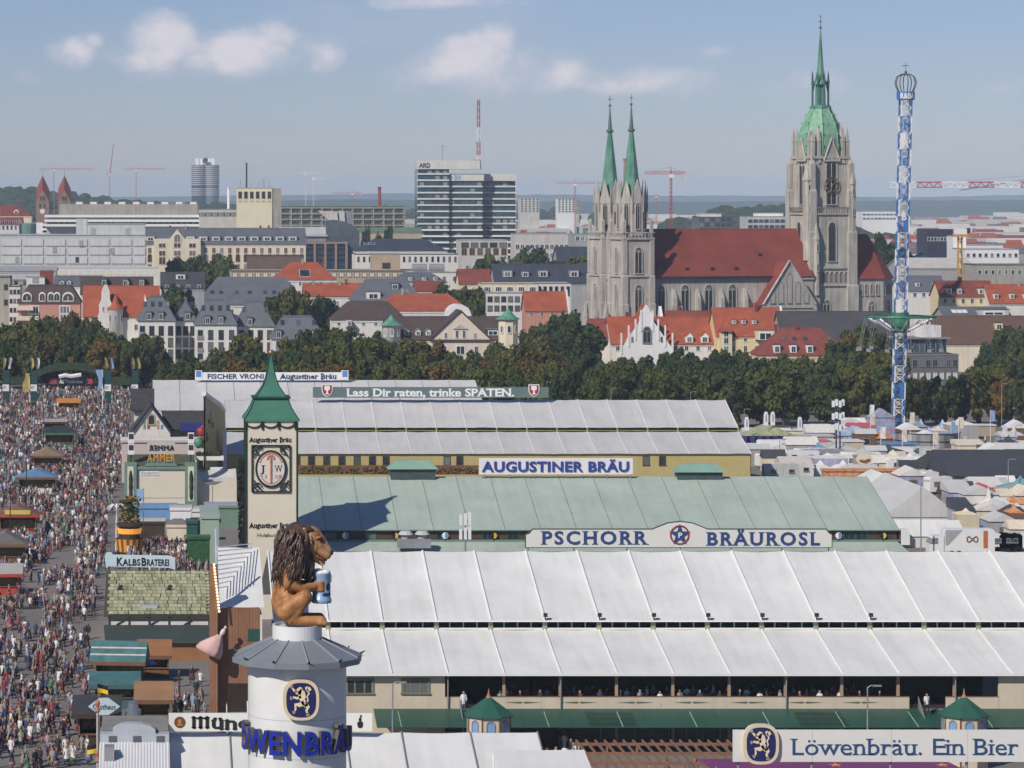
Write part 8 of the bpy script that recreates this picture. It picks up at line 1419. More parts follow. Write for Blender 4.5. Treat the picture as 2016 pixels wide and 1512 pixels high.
mb = MB(); mb.lathe([(1.7, 0), (1.7, .5), (1.5, .6), (1.5, 4), (1.9, 4.1), (1.9, 4.4), (.6, 4.6), (.5, 7.4), (.9, 7.5), (.1, 8.2)], 18); mb.build('core', WOOD_D, t); mb = MB(); mb.lathe([(1.55, 3.0), (1.6, 3.0), (1.75, 3.7), (1.6, 3.72)], 18); mb.build('lit_band', mat('lit_orange', (.9, .35, .04), .5, .1, 1, emit=.5), t); mb = MB(); rr = random.Random(3)
for i in range(300): a = rr.uniform(0, 6.28); r = rr.uniform(.5, 1.5); z = rr.uniform(3.6, 8.2); s = .13; mb.quad((r * math.cos(a) - s, r * math.sin(a), z - s), (r * math.cos(a) + s, r * math.sin(a) + .05, z - s), (r * math.cos(a) + s, r * math.sin(a), z + s), (r * math.cos(a) - s, r * math.sin(a) - .05, z + s), rr.choice([0, 0, 1, 2]))
tag(mb.build('leaf_dressing', [LEAF['dark'], LEAF['olive'], mat('blossom_amber', (.5, .3, .06), .8, .3, 2)], t), kind='stuff'); mb = MB(); mb.bar((1.9, 0, 0), (2.0, 0, 9.4), .06, n=5); fp = mb.build('flag_pole', GREYM, t); mb = panel(1.0, 1.95, (0, 9.2), (0, 7.6), 3, 5, 0, 1, 0); mb.v = [(a_, .2 * math.sin(c_ * 2 + a_), c_) for a_, b_, c_ in mb.v]; mb.build('flag', MATS['flag_blue'], fp)
t = thing_local('palm_ornament', 'white artificial palm beside the round bar', 'ornament', (PX(228, Y), Y + 2, 0)); mb = MB(); mb.bar((0, 0, 0), (.1, 0, 6.2), .12, n=6); mb.build('stem', WHITEP, t)
for i in range(8): a = i / 8 * math.tau; mb = MB(); mb.tube([(.1, 0, 6.2), (.1 + .8 * math.cos(a), .8 * math.sin(a), 6.8), (.1 + 1.5 * math.cos(a), 1.5 * math.sin(a), 6.1)], [.10, .16, .03], 5); mb.build('frond', WHITEP, t)
Yk = PY(1300); t = thing('snack_house', 'half-timbered roastery with mossy shingle roof and pale blue KALBSBRATEREI board', 'house', (PX(310, 370), 370, 0)); a, b = PX(206, 378), PX(418, 378); z0, z1 = PZ(1208, 372), PZ(1124, 392)
nr, nc = 22, 34; rr = random.Random(9); shm = []
for v in range(4):
 q = MB(); q.hexa([(-.5, -.5, -.02), (.5, -.5, -.02), (.5, .5, -.02), (-.5, .5, -.02), (-.5, -.5, .05), (.5, -.5, .05 + v * .015), (.5, .5, .0), (-.5, .5, .0)]); shm.append(q.mesh('shingle', [mat('moss_shingle_%d' % v, ((.46, .46, .28), (.39, .40, .24), (.50, .49, .33), (.31, .31, .19))[v], .9, .3, 3, .2)]))
base = MB(); base.slab((a, 371.25, z0 - .12), (b, 371.25, z0 - .12), (b, 392, z1 - .12), (a, 392, z1 - .12), .15); rf = base.build('roof', mat('roof_batten', (.07, .07, .035), .9, .2, 1), t); sl = math.atan2(z1 - z0, 21.4); n = 0
for r in range(13):
 c = -.4 * (r % 2)
 while c < nc * .62 - .1 and n < 297:
  w = rr.uniform(.8, 1.15); f0 = (r + .5) / 13; x = a + .3 + c * ((b - a) / (nc * .62)); o = new_obj('shingle', rr.choice(shm), rf); o.location = Vector((min(max(x + w / 2, a + .5), b - .5), 371.2 + 20.8 * f0, z0 + (z1 - z0) * f0 + .03)) - OFF[t.name]; o.rotation_euler = (sl, 0, 0); o.scale = (w * .53, 1.5, 1); n += 1; c += w
mb = MB(); mb.box(a + .5, b - .3, 371.5, 390, 0, z0 - .2); fw = mb.build('plaster_front', WHITE_W, t)
for i in range(6): mb = MB(); x = a + .6 + (b - a - 1.1) * i / 5; mb.box(x - .09, x + .09, 371.38, 371.5, PZ(1232, 371), z0 - .2); mb.build('timber_post', WOOD_D, fw)
for i in range(3): mb = MB(); x = a + 1.4 + i * 3.8; mb.bar((x, 371.42, PZ(1231, 371)), (x + .9, 371.42, PZ(1222, 371)), .08, n=4); mb.build('brace', WOOD_D, fw)
mb = MB(); mb.box(a + .5, b - .3, 371.36, 371.5, PZ(1222, 371), PZ(1219, 371)); mb.build('timber_rail', WOOD_D, fw); mb = MB(); mb.slab((PX(208, 360), 356.5, PZ(1264, 356)), (PX(416, 360), 356.5, PZ(1264, 356)), (b, 371.3, PZ(1231, 371)), (a, 371.3, PZ(1231, 371)), .2); mb.build('green_felt_roof', mat('green_felt', (.045, .065, .05), .8, .2, .4), t)
mb = MB(); mb.box(PX(330, 357), PX(416, 357), 357, 357.4, 0, PZ(1265, 357)); mb.build('timber_wall', WOOD_O, t); mb = MB(); mb.box(PX(278, 376), PX(310, 376), 374, 375.2, PZ(1206, 374) - .6, PZ(1190, 375)); mb.build('chimney_box', mat('light_grey_panel', (.4, .4, .4)), t)
for px in (234, 331): mb = MB(); xk, zk = PX(px, 383), PZ(1166, 383); mb.tube([(xk, 382.6, zk + .3), (xk + .2, 382.4, zk + .75), (xk + .5, 382.4, zk + .8)], [.2, .25, .12], 6); mb.build('roof_cowl', DARK, rf)
Yb = 393.0; mb = MB(); pts = [(PX(px, Yb), PZ(py, Yb)) for px, py in ((209, 1119), (214, 1115), (334, 1118), (345, 1123), (345, 1098), (332, 1094), (222, 1092), (219, 1087), (209, 1088), (206, 1096))]; mb.prism(pts, 'y', Yb, Yb + .25); sb = mb.build('signboard', mat('pale_blue_board', (.52, .66, .72), .6, .06, .8), t); x = PX(229, Yb)
lettering(sb, 'K', x, Yb - .01, PZ(1113, Yb), .72, PZ(1097, Yb) - PZ(1113, Yb), BLACK_L, 'b', .03); lettering(sb, 'ALBS', x + .78, Yb - .01, PZ(1113, Yb), 2.1, .78, BLACK_L, 'b', .03, track=.03); lettering(sb, 'B', x + 2.95, Yb - .01, PZ(1113.5, Yb), .62, PZ(1097, Yb) - PZ(1113, Yb), BLACK_L, 'b', .03); lettering(sb, 'RATEREI', x + 3.62, Yb - .01, PZ(1113.5, Yb), 2.7, .78, BLACK_L, 'b', .03, track=.05)
for px in (215, 340): mb = MB(); mb.bar((PX(px, Yb), Yb + .3, z1 - 2), (PX(px, Yb), Yb + .3, PZ(1100, Yb)), .1, n=5); mb.build('sign_post', WOOD, t)
tt = stall('snack_stall', 'snack stall with broad sloping teal roof and little pennants', 232, 1352, 4.6, 3.4, 2.6, 'gable', TEAL, WOOD, 1.9, rz=-6)
for f0 in (.3, .62): mb = MB(); mb.slab((-2.85, -.6 + 2.3 * f0, 2.6 + 1.9 * f0 + .03), (2.85, -.6 + 2.3 * f0, 2.6 + 1.9 * f0 + .03), (2.85, -.45 + 2.3 * f0, 2.73 + 1.9 * f0 + .03), (-2.85, -.45 + 2.3 * f0, 2.73 + 1.9 * f0 + .03), .03); mb.build('roof_batten', CONC_L, tt)
stall('timber_canopy', 'square tan plank canopy beside the teal-roofed stall', 304, 1336, 3.0, 3.4, 2.4, 'shed', WOOD_O, WOOD, 1.2, over=.35); stall('timber_canopy', 'lower tan plank canopy over tables near the Münchner board', 303, 1432, 3.0, 3.6, 2.6, 'shed', wave_mat('tan_planks', (.34, .19, .10), (.22, .12, .06), 2.4, 'Z', .8, .4), WOOD, 1.2, over=.4); stall('snack_stall', 'small teal-roofed booth with yellow and black flag', 226, 1396, 3.9, 3, 2.4, 'shed', TEAL, mat('teal_wall', (.06, .13, .14), .6, .1, .6), .8)
stall('guest_house', 'dark stall front at the bottom left, under the rhombic Gasthaus sign', 190, 1470, 3.4, 5, 3.0, 'shed', mat('anthracite_roof', (.05, .05, .055), .7, .2, .6), WOOD_D, .9); Y = PY(1412, 3.0); t = thing_local('hanging_sign', 'pale blue rhombic sign with dark script Gasthaus', 'sign', (PX(205, Y), Y, 0)); mb = MB(); zc = PZ(1391, Y); mb.prism([(-1.45, zc), (-.4, zc - .78), (.4, zc - .78), (1.45, zc), (.4, zc + .78), (-.4, zc + .78)], 'y', 0, .15); bd = mb.build('board', mat('ice_blue_board', (.50, .62, .66), .6, .05, 1), t); lettering(bd, 'Gasthaus', -1.05, -.02, zc - .25, 2.1, .5, BLACK_L, '', .02); mb = MB(); mb.bar((-.4, .2, 0), (-.4, .2, zc + 1.2), .09, n=6); mb.ellip((-.4, .2, zc + 1.0), (.22, .22, .4), 8, 6); mb.build('post', WOOD, t)
Y = 236.0; t = thing_local('flag_mast', 'grey mast with brown lantern collars and black and gold flags', 'flag pole', (PX(192, Y), Y, 0)); h = PZ(1378, Y); mb = MB(); mb.bar((0, 0, 0), (0, 0, h), .09, n=8); mb.build('pole', mat('mast_grey', (.45, .44, .42), .5, .1, 1), t)
for z in (h - .5, PZ(1490, Y)): mb = MB(); mb.lathe([(.1, z - .4), (.2, z - .3), (.12, z), (.2, z + .3), (.08, z + .5)], 10); mb.build('collar', mat('terracotta', (.4, .18, .11)), t)
for z, s in ((PZ(1464, Y), -1), (PZ(1346, Y), 1)):
 for k, m in enumerate((BLACK_L, mat('flag_yellow', (.75, .52, .02), .7, .1, 1))): mb = panel(0, s * .75, (0, z - k * .3), (0, z - .3 - k * .3), 4, 2, 0, 1, 0); mb.v = [(a_, .12 * math.sin(a_ * 5), c_ - abs(a_) * .25) for a_, b_, c_ in mb.v]; mb.build('flag_stripe', m, t)
t = thing_local('parasol', 'light blue parasol beside the tan plank canopy', 'parasol', (PX(287, PY(1345)), PY(1345), 0)); mb = MB(); mb.bar((0, 0, 0), (0, 0, 2.5), .04, n=5); mb.build('pole', WOOD, t); mb = MB(); mb.lathe([(1.15, 2.0), (.6, 2.4), (.03, 2.6)], 10); mb.build('canopy', mat('parasol_blue', (.16, .33, .60), .7, .1, 1), t)
t = thing_local('kettle_vent', 'shiny steel vent kettle on the teal booth', 'vent', (PX(262, 300), 300, 0)); mb = MB(); mb.lathe([(.5, 0), (.5, 2.9), (.75, 3.0), (.75, 3.5), (.5, 3.7), (.5, 4.1), (.2, 4.3)], 16); mb.build('kettle', mat('polished_steel', (.45, .52, .58), .25, .1, 1, metal=.8), t)
for i, px in enumerate((20, 52, 86, 28, 100)):
 Y = PY((1085, 1020, 900, 900, 830)[i]); lamp_post('dark street lamp post in the crowd', px, HY + (H - 9.5) * F / Y, Y, m=DARK)
# ---------------------------------------------------------------- right side: rides, trailers, booths
def booth(name, label, x0, x1, pb, D, pe, roof, rm, wm, rh=1.5, cat='booth', front=None, group=None, over=.2):
 """a tent or booth: front foot at row pb, eaves at row pe"""
 Y = PY(pb); w = M_(x1 - x0, Y); h = PZ(pe, Y); a = w / 2; t = thing_local(name, label, cat, (PX((x0 + x1) / 2, Y), Y, 0), 0, group); mb = MB(); o = over
 mb.box(-a, a, 0, D, 0, h); mb.build('wall', wm, t); mb = MB()
 if roof == 'gx': mb.prism([(-o, h), (D + o, h), (D / 2, h + rh)], 'x', -a - o, a + o)
 elif roof == 'gy': mb.prism([(-a - o, h), (a + o, h), (0, h + rh)], 'y', -o, D + o)
 elif roof == 'peak':
  for k in range(max(1, round(w / 5))):
   n = max(1, round(w / 5)); c = -a + w * (k + .5) / n; r = w / n / 2; mb.add([(c - r, 0, h), (c + r, 0, h), (c + r, D, h), (c - r, D, h), (c - r * .25, D * .38, h + rh * .45), (c + r * .25, D * .38, h + rh * .45), (c + r * .25, D * .62, h + rh * .45), (c - r * .25, D * .62, h + rh * .45), (c, D / 2, h + rh)], [(0, 1, 5, 4), (1, 2, 6, 5), (2, 3, 7, 6), (3, 0, 4, 7), (4, 5, 8), (5, 6, 8), (6, 7, 8), (7, 4, 8)])
 elif roof == 'shed': mb.hexa([(-a - o, -o, h), (a + o, -o, h), (a + o, D + o, h), (-a - o, D + o, h), (-a - o, -o, h + .15), (a + o, -o, h + .15), (a + o, D + o, h + rh), (-a - o, D + o, h + rh)])
 else: mb.box(-a - o, a + o, -o, D + o, h, h + .2)
 mb.build('roof', rm, t)
 if front:
  n = max(1, int(w / 2.6))
  for k in range(n): place('window', win_mesh(1.5, min(1.4, h * .4), GREYM, front, 1), t, (-a + w * (k + .5) / n, -.02, h * .35))
 return t
def painted(name, c1, c2, s=.7): return mat(name, c1, .6, .4, s, col2=c2)
NAVYC = mat('navy_curtain', (.022, .022, .12), .7, .2, .6); GREENP = painted('green_gold_fascia', (.12, .24, .15), (.45, .40, .22)); PINKR = mat('pink_red_roof', (.50, .10, .14), .6, .1, .5); ORP = painted('orange_painted_front', (.42, .10, .03), (.55, .32, .15), 1.2); BLP = painted('blue_painted_front', (.07, .18, .42), (.45, .55, .60), .9); MULTI = painted('multicoloured_backdrop', (.40, .16, .20), (.18, .36, .52), .8); DKR = mat('anthracite_tarp', (.055, .062, .075), .7, .15, .3); BGW = mat('beige_facade', (.55, .48, .34), .7, .15, .4)
t = booth('ride_hall', 'navy curtained ride with green and gold gable and white oval banners', 1464, 1592, 902, 12, 868, 'gy', GREENP, NAVYC, 2.6, 'ride')
for k in range(9): mb = MB(); a = -6 + k * 1.5; mb.tube([(a, -.2, 0), (a + .1, -.35, 2), (a, -.2, 4.3)], .75, 6); mb.build('curtain_fold', NAVYC, t)
for x in (-5.6, -1.9, -.6, 4.6): mb = MB(); mb.prism([(x + p * .42, 6.6 + q * 1.3 + (1 if abs(x) < 3 else 0)) for p, q in ((-1, -1), (1, -1), (1, .5), (.6, 1), (-.6, 1), (-1, .5))], 'y', .2, .4); bn = mb.build('oval_banner', WHITEP, t); mb = MB(); mb.box(x - .12, x + .12, .12, .19, 6 + (1 if abs(x) < 3 else 0), 7.4 + (1 if abs(x) < 3 else 0)); mb.build('banner_print', mat('lilac_print', (.35, .30, .45), .6, .2, 1), bn)
for a in (('trailer_row', 'long cream trailer behind the navy ride', 1480, 1650, 868, 4, 848, 'flat', WHITE_W, CREAM_W), ('booth', 'booth with bright pink-red pent roof', 1608, 1668, 892, 5, 880, 'shed', PINKR, WHITE_W, 1.6), ('game_booth', 'blue game booth with painted picture panels and gable', 1652, 1730, 878, 5, 858, 'gy', BLP, BLP, 1.8), ('game_booth', 'terracotta roofed booth under the painted ride', 1692, 1730, 886, 4, 874, 'gx', mat('terracotta_cloth', (.40, .2, .13), .7, .1, 1), WOOD, .9), ('ride_backdrop', 'tall multicoloured painted ride backdrop left of the swing tower', 1712, 1762, 866, 3, 822, 'gy', MULTI, MULTI, 1.8), ('ride_backdrop', 'small pale blue and gold ride scenery right of the swing tower', 1795, 1880, 862, 3, 846, 'peak', BLP, MULTI, 2.2), ('stage_truck', 'long grey and tan trailer at the far right under the trees', 1905, 1960, 858, 3, 838, 'flat', WHITE_W, mat('tan_box', (.40, .34, .24), .7, .1, .4)), ('white_marquee', 'row of white pagoda roofs in front of the caravans', 1600, 1690, 938, 7, 925, 'peak', FAB, FAB, 1.6), ('white_marquee', 'cream ribbed marquee left of the white pagoda roofs', 1542, 1602, 940, 9, 922, 'gx', mat('cream_tarp', (.58, .54, .50), .6, .06, .5), FAB, 1.8), ('funhouse', 'orange painted funhouse front with green dragon picture', 1626, 1782, 956, 4, 928, 'flat', ORP, ORP), ('white_hall', 'white tent with blue-edged gable and dark window', 1708, 1816, 990, 18, 972, 'gy', FAB, FAB, 2.6), ('storage_hall', 'large grey storage tent with white gable wall', 1742, 1892, 1040, 26, 1018, 'gy', FAB2, FAB, 4.6), ('workshop_tent', 'low white workshop tent with dark blue frame', 1770, 1900, 1078, 9, 1056, 'gx', FAB, WHITE_W, 1.9), ('wooden_tavern', 'rust-brown timber tavern with small gable', 1860, 1920, 1000, 5, 974, 'gx', BROWNR, WOOD, 2.0), ('big_ride_hall', 'huge anthracite low roof at the right edge', 1880, 2080, 975, 30, 938, 'gx', DKR, DKR, 3.4), ('site_office', 'grey flat-roofed container office before the fence drum', 1766, 1846, 915, 8, 901, 'flat', CONC_L, mat('blue_grey_wall', (.20, .25, .31), .6, .1, .5)), ('site_office', 'blue-grey annexe of the container office', 1836, 1876, 928, 6, 912, 'flat', CONC_L, mat('blue_grey_wall', (.2, .25, .31))), ('beige_hall', 'grey-roofed beige hall with blue painted strip at the right edge', 1915, 1990, 985, 8, 960, 'gx', GREY_L, BGW, 1.4), ('facade', 'tall beige riveted facade with teal scallops at the right edge', 1968, 2060, 1008, 3, 960, 'peak', mat('teal_scallop', (.18, .34, .38), .6, .1, .5), BGW, 1.8), ('canopy_tent', 'dark flat canopy beside the white pagoda peak', 1900, 1966, 1016, 7, 1002, 'shed', DKR, DKR, .8), ('canopy_tent', 'white single-peak pagoda tent at the right', 1936, 1968, 1016, 4, 1004, 'peak', FAB, FAB, 3.6), ('canopy_tent', 'broad white flat canopy at the right edge', 1962, 2060, 1030, 9, 1016, 'shed', FAB, WHITE_W, 1.2), ('bar_stand', 'dark framed open bar stand near the right edge', 1936, 1972, 1050, 4, 1030, 'flat', DKR, mat('navy_wood', (.03, .035, .08), .6, .3, 1)), ('bar_stand', 'second dark bar stand at the right edge', 1976, 2030, 1062, 5, 1030, 'flat', DKR, WOOD_D), ('rounded_trailer', 'cream round-topped trailer at the right edge', 1990, 2060, 1078, 4, 1042, 'gx', CREAM_W, CREAM_W, 1.2), ('tarp_stall', 'stall with royal blue tarpaulin above the lorry', 1945, 1985, 1066, 4, 1050, 'shed', mat('royal_tarp', (.03, .09, .42), .6, .1, .5), GREY_W, .8), ('green_shed', 'pale green flat roof beside the blue tarpaulin', 1902, 1950, 1060, 6, 1050, 'flat', mat('pale_teal_felt', (.33, .42, .40), .7, .1, .5), GREY_W)): booth(*a, cat='booth') if len(a) < 12 else booth(*a)
mb = MB(); Yd = PY(868); t = thing_local('fence_drum', 'round grey scaffold fence of sheet panels under the rides', 'fence', (PX(1842, PY(897)), PY(897) + 7, 0)); Rd = M_(64, PY(897))
for i in range(22):
 a0, a1 = math.pi * (1 + i / 22), math.pi * (1 + (i + 1) / 22); mb = MB(); mb.hexa([(Rd * math.cos(a0), Rd * math.sin(a0), 0), (Rd * math.cos(a1), Rd * math.sin(a1), 0), ((Rd - .1) * math.cos(a1), (Rd - .1) * math.sin(a1), 0), ((Rd - .1) * math.cos(a0), (Rd - .1) * math.sin(a0), 0)] + [(Rd * math.cos(a0), Rd * math.sin(a0), 4.1), (Rd * math.cos(a1), Rd * math.sin(a1), 4.1), ((Rd - .1) * math.cos(a1), (Rd - .1) * math.sin(a1), 4.1), ((Rd - .1) * math.cos(a0), (Rd - .1) * math.sin(a0), 4.1)]); mb.build('sheet_panel', (mat('grey_sheet', (.26, .265, .275), .6, .12, .6), mat('dark_grey_sheet', (.17, .175, .185), .6, .12, .6), mat('pale_sheet', (.42, .43, .44), .6, .1, .6))[(0, 1, 0, 0, 1, 2)[i * 7 % 6]], t)
for z in (2.6, 4.1): mb = MB(); mb.tube([((Rd + .08) * math.cos(a), (Rd + .08) * math.sin(a), z) for a in np.linspace(math.pi, math.tau, 24)], .08, 4); mb.build('scaffold_rail', DARK, t)
Y = PY(942); t = thing_local('oval_sign', 'cream oval sausage sign on a post above the funhouse', 'sign', (PX(1702, Y), Y, 0)); zc = PZ(904, Y); mb = MB(); mb.prism([(1.5 * math.cos(a), zc + 1.0 * math.sin(a)) for a in [i / 20 * math.tau for i in range(20)]], 'y', 0, .2); bd = mb.build('oval', CREAM_W, t); mb = MB(); mb.tube([(-.9, -.12, zc - .2), (0, -.15, zc - .35), (.9, -.12, zc)], [.18, .24, .18], 6); mb.build('sausage', mat('sausage_brown', (.30, .09, .05), .5, .2, 2), bd); mb = MB(); mb.bar((0, .1, 0), (0, .1, zc - .9), .25, n=4); mb.build('post', mat('yellow_post', (.6, .45, .15), .6, .1, 1), t)
t = thing_local('roof_edging', 'blue verge strip along the white gable tent', 'trim', (PX(1762, PY(990)), PY(990) - .4, 0)); w = M_(54, PY(990)); h = PZ(972, PY(990)); mb = MB(); mb.bar((-w, 0, h + .1), (0, 0, h + 2.8), .14, n=4); mb.bar((0, 0, h + 2.8), (w, 0, h + .1), .14, n=4); mb.build('verge', SHB, t)
def vehicle(name, label, px, pb, L, h, w=2.4, rz=0, cab=False, body=None, cat='caravan', group=None):
 Y = PY(pb); t = thing_local(name, label, cat, (PX(px, Y), Y, 0), math.radians(rz), group); mb = MB(); r = .25; mb.prism([(-L / 2, .5), (L / 2, .5), (L / 2, h - r), (L / 2 - r, h), (-L / 2 + r, h), (-L / 2, h - r)], 'y', -w / 2, w / 2); bo = mb.build('body', body or WHITEP, t)
 for x in ((-.55, .0) if not cab else (-L / 2 + 1, -L / 2 + 2, L / 2 - 1)):
  for s in (-1, 1): mb = MB(); mb.bar((x, s * w * .5 - .12, .42), (x, s * w * .5 + .06, .42), .42, n=12); mb.build('wheel', BLACK_L, t)
 if cab: mb = MB(); c = -L / 2 - 1.1; mb.prism([(c - 1, .5), (c + 1, .5), (c + 1, 2.9), (c - .55, 2.9), (c - 1, 1.8)], 'y', -w / 2, w / 2); cb = mb.build('cab', WHITEP, t); mb = MB(); mb.quad((c - .99, -w / 2 - .01, 1.75), (c + .2, -w / 2 - .01, 1.75), (c + .2, -w / 2 - .01, 2.6), (c - .66, -w / 2 - .01, 2.6)); mb.quad((c - 1.02, -w / 2 + .1, 1.85), (c - .6, -w / 2 + .1, 2.75), (c - .6, w / 2 - .1, 2.75), (c - 1.02, w / 2 - .1, 1.85)); mb.build('windscreen', GLASS, cb)
 else:
  n = max(1, int(L / 2.2))
  for k in range(n): place('window', win_mesh(1.0, .6, GREYM, GLASS, 1), bo, (-L / 2 + L * (k + .5) / n, -w / 2 - .01, h * .55))
  mb = MB(); mb.box(-.35, .35, -.3, .3, h, h + .15); mb.box(L * .3 - .3, L * .3 + .3, -.3, .3, h, h + .12); mb.build('roof_hatch', GREY_L, bo)
 return t
VR = random.Random(41)
for i in range(20):
 px = 1500 + (i * 97 % 330); pb = (905, 915, 922, 930, 946)[i % 5] + VR.uniform(-3, 3); vehicle('caravan', 'white showman caravan parked among the booths', px, pb, VR.uniform(5, 8.5), VR.uniform(2.6, 3.3), rz=VR.choice([0, 0, 4, -6, 20, 70]), body=VR.choice([WHITEP, WHITE_W, CREAM_W, GREY_L]), group='caravans among the booths')
for i in range(9): vehicle('caravan', 'pale living trailer parked beside the storage tent', (1850, 1880, 1905, 1835, 1868, 1892, 1838, 1862, 1820)[i], (962, 955, 968, 948, 944, 948, 958, 972, 940)[i], VR.uniform(5, 7.5), 2.9, rz=VR.choice([0, 8, -8, 15]), group='trailers beside the storage tent')
vehicle('lorry', 'white lorry with driver cab facing left before the navy ride', 1535, 905, 8.5, 3.8, cab=False, cat='lorry'); vehicle('coach', 'grey rounded coach behind the caravans', 1620, 917, 8, 3.1, body=mat('coach_grey', (.30, .31, .34), .4, .1, .5), cat='coach')
t = vehicle('lorry', 'white and grey box lorry with pretzel emblem and orange door', 1905, 1094, 7.0, 3.8, cab=True, cat='lorry'); mb = MB()
for q in range(22): a, b = q / 22 * math.tau, (q + 1) / 22 * math.tau; f = lambda s: (.55 + .75 * math.sin(s), 2.3 + .42 * math.sin(2 * s) * .9 + .12); mb.bar((f(a)[0] - .2, -1.24, f(a)[1]), (f(b)[0] - .2, -1.24, f(b)[1]), .09, n=4)
mb.build('pretzel_emblem', mat('pretzel_brown', (.22, .10, .07), .6, .2, 1), t); mb = MB(); mb.box(1.9, 2.5, -1.25, -1.21, 1.2, 3.6); mb.build('orange_door', mat('door_orange', (.48, .15, .04), .6, .1, 1), t); mb = MB(); mb.prism([(-3.4, 3.7), (-1.0, 3.7), (-3.0, 1.6), (-3.4, 1.6)], 'y', -1.23, -1.21); mb.build('grey_field', GREY_W, t)
for px, pb, L in ((1760, 1078, 4), (1960, 1086, 7), (2005, 1086, 6)): vehicle('van', 'low white van roof just behind the white tent ridge', px, pb, L, 2.6, cat='van', group='vans behind the white tent')
CLR = [(FAB, 'white'), (WHITE_W, 'off-white'), (FAB2, 'grey'), (CREAM_W, 'cream'), (PINKR, 'pink-red'), (BLUEF, 'blue'), (GREENP, 'green'), (ORP, 'orange'), (MULTI, 'painted'), (DKR, 'dark')]
for i in range(78):
 py = VR.uniform(862, 966) if i < 60 else VR.uniform(980, 1075); lo = max(1475 if py < 935 else 1720, 1475 + (py - 940) * 2.6); px = VR.uniform(lo, 2030) if i < 60 else VR.uniform(1890, 2030); m, cn = VR.choices(CLR, [4, 3.5, 6, 2.5, .6, .8, .6, .8, 1.8, 4])[0]; w = VR.uniform(14, 34); rf_ = VR.choice(['gx', 'gy', 'peak', 'shed', 'flat']); booth('stall', 'small stall with %s %s roof among the rides' % (cn, {'gx': 'ridged', 'gy': 'gabled', 'peak': 'peaked', 'shed': 'sloping', 'flat': 'flat'}[rf_]), px - w, px + w, py, VR.uniform(3, 6), HY + (py - HY) * (1 - VR.uniform(2.3, 3.4) / 50), rf_, m, VR.choice([WHITE_W, CREAM_W, WOOD, GREY_W, BGW, MULTI]), VR.uniform(.8, 1.6), 'stall', front=VR.choice([None, GLASS, None]), group='small stalls among the rides')
for i in range(10):
 Y = PY(VR.uniform(850, 930)); t = thing_local('pennant_pole', 'thin pole with a fluttering pennant among the rides', 'flag pole', (PX(VR.uniform(1700, 2010), Y), Y, 0), 0, 'pennants among the rides'); h = VR.uniform(6, 10); mb = MB(); mb.bar((0, 0, 0), (0, 0, h), .06, n=5); mb.build('pole', WHITEP, t); mb = panel(0, .9, (0, h), (0, h - 2.2), 3, 4, 0, 1, 0); mb.v = [(a_, .2 * math.sin(c_ * 2 + a_ * 3), c_) for a_, b_, c_ in mb.v]; mb.build('pennant', VR.choice([MATS['flag_blue'], CREAM_W, WHITEP, CREAM_W]), t)
Y = PY(912); t = thing_local('antenna_mast', 'twin blue-black mast carrying stacked white antenna boxes over the booths', 'mast', (PX(1650, Y), Y, 0)); h = PZ(786, Y)
for x in (-.35, .35): mb = MB(); mb.bar((x, 0, 0), (x, 0, h - .5), .16, n=7); mb.build('pole', mat('navy_pole', (.03, .055, .09), .5, .2, 1), t)
for py in (795, 820, 842):
 for k, x in enumerate((-.95, -.35, .3, .9)): mb = MB(); z = PZ(py, Y) + (k % 2) * .25; mb.box(x - .24, x + .24, -.35 - .2 * (k % 3), .05, z - .6, z + .6); mb.build('antenna_box', WHITEP, t)
Y = 390.0; t = thing_local('antenna_mast', 'short white antenna mast in front of the green tent', 'mast', (PX(916, Y), Y, 0)); h = PZ(1006, Y); mb = MB(); mb.bar((0, 0, 0), (0, 0, h), .12, n=6); mb.build('pole', GREYM, t)
for py in (1022, 1050):
 for x in (-.55, 0, .5): mb = MB(); z = PZ(py, Y); mb.box(x - .17, x + .17, -.3, .1, z - .7, z + .7 + x * .3); mb.build('antenna_box', WHITEP, t)
t = thing_local('air_handler', 'grey air handling unit on the ledge of the green tent', 'air unit', (PX(815, 398), 398, PZ(1078, 398))); mb = MB(); mb.box(-2, 2, -.8, .8, 0, 1.1); mb.build('housing', GREYM, t)
for x in (-1, 1): mb = MB(); mb.lathe([(.5, 1.1), (.55, 1.5), (.95, 1.6), (.6, 2.0)], 10, (x, 0, 0)); mb.build('cowl', GREY_L, t)
for px, pt, pb in ((1813, 948, 1100), (1972, 756, 870), (2000, 838, 905), (1465, 806, 870), (1203, 766, 850), (1360, 772, 850), (1535, 866, 925), (1985, 905, 1010)): lamp_post('grey street lamp near the booths', px, pt, PY(pb))
Y = PY(852); t = thing('swing_tower', 'tall blue and white lattice swing ride tower topped by a crown', 'ride', (PX(1770, Y), Y, 0)); BL = mat('tower_blue', (.05, .17, .45), .5, .1, .5); x0, x1 = PX(1770, Y), PX(1786, Y); z1 = PZ(196, Y); n = 20; hw = 1.1
C = lambda f: Vector((x0 + (x1 - x0) * f, Y + 1.4, z1 * f))
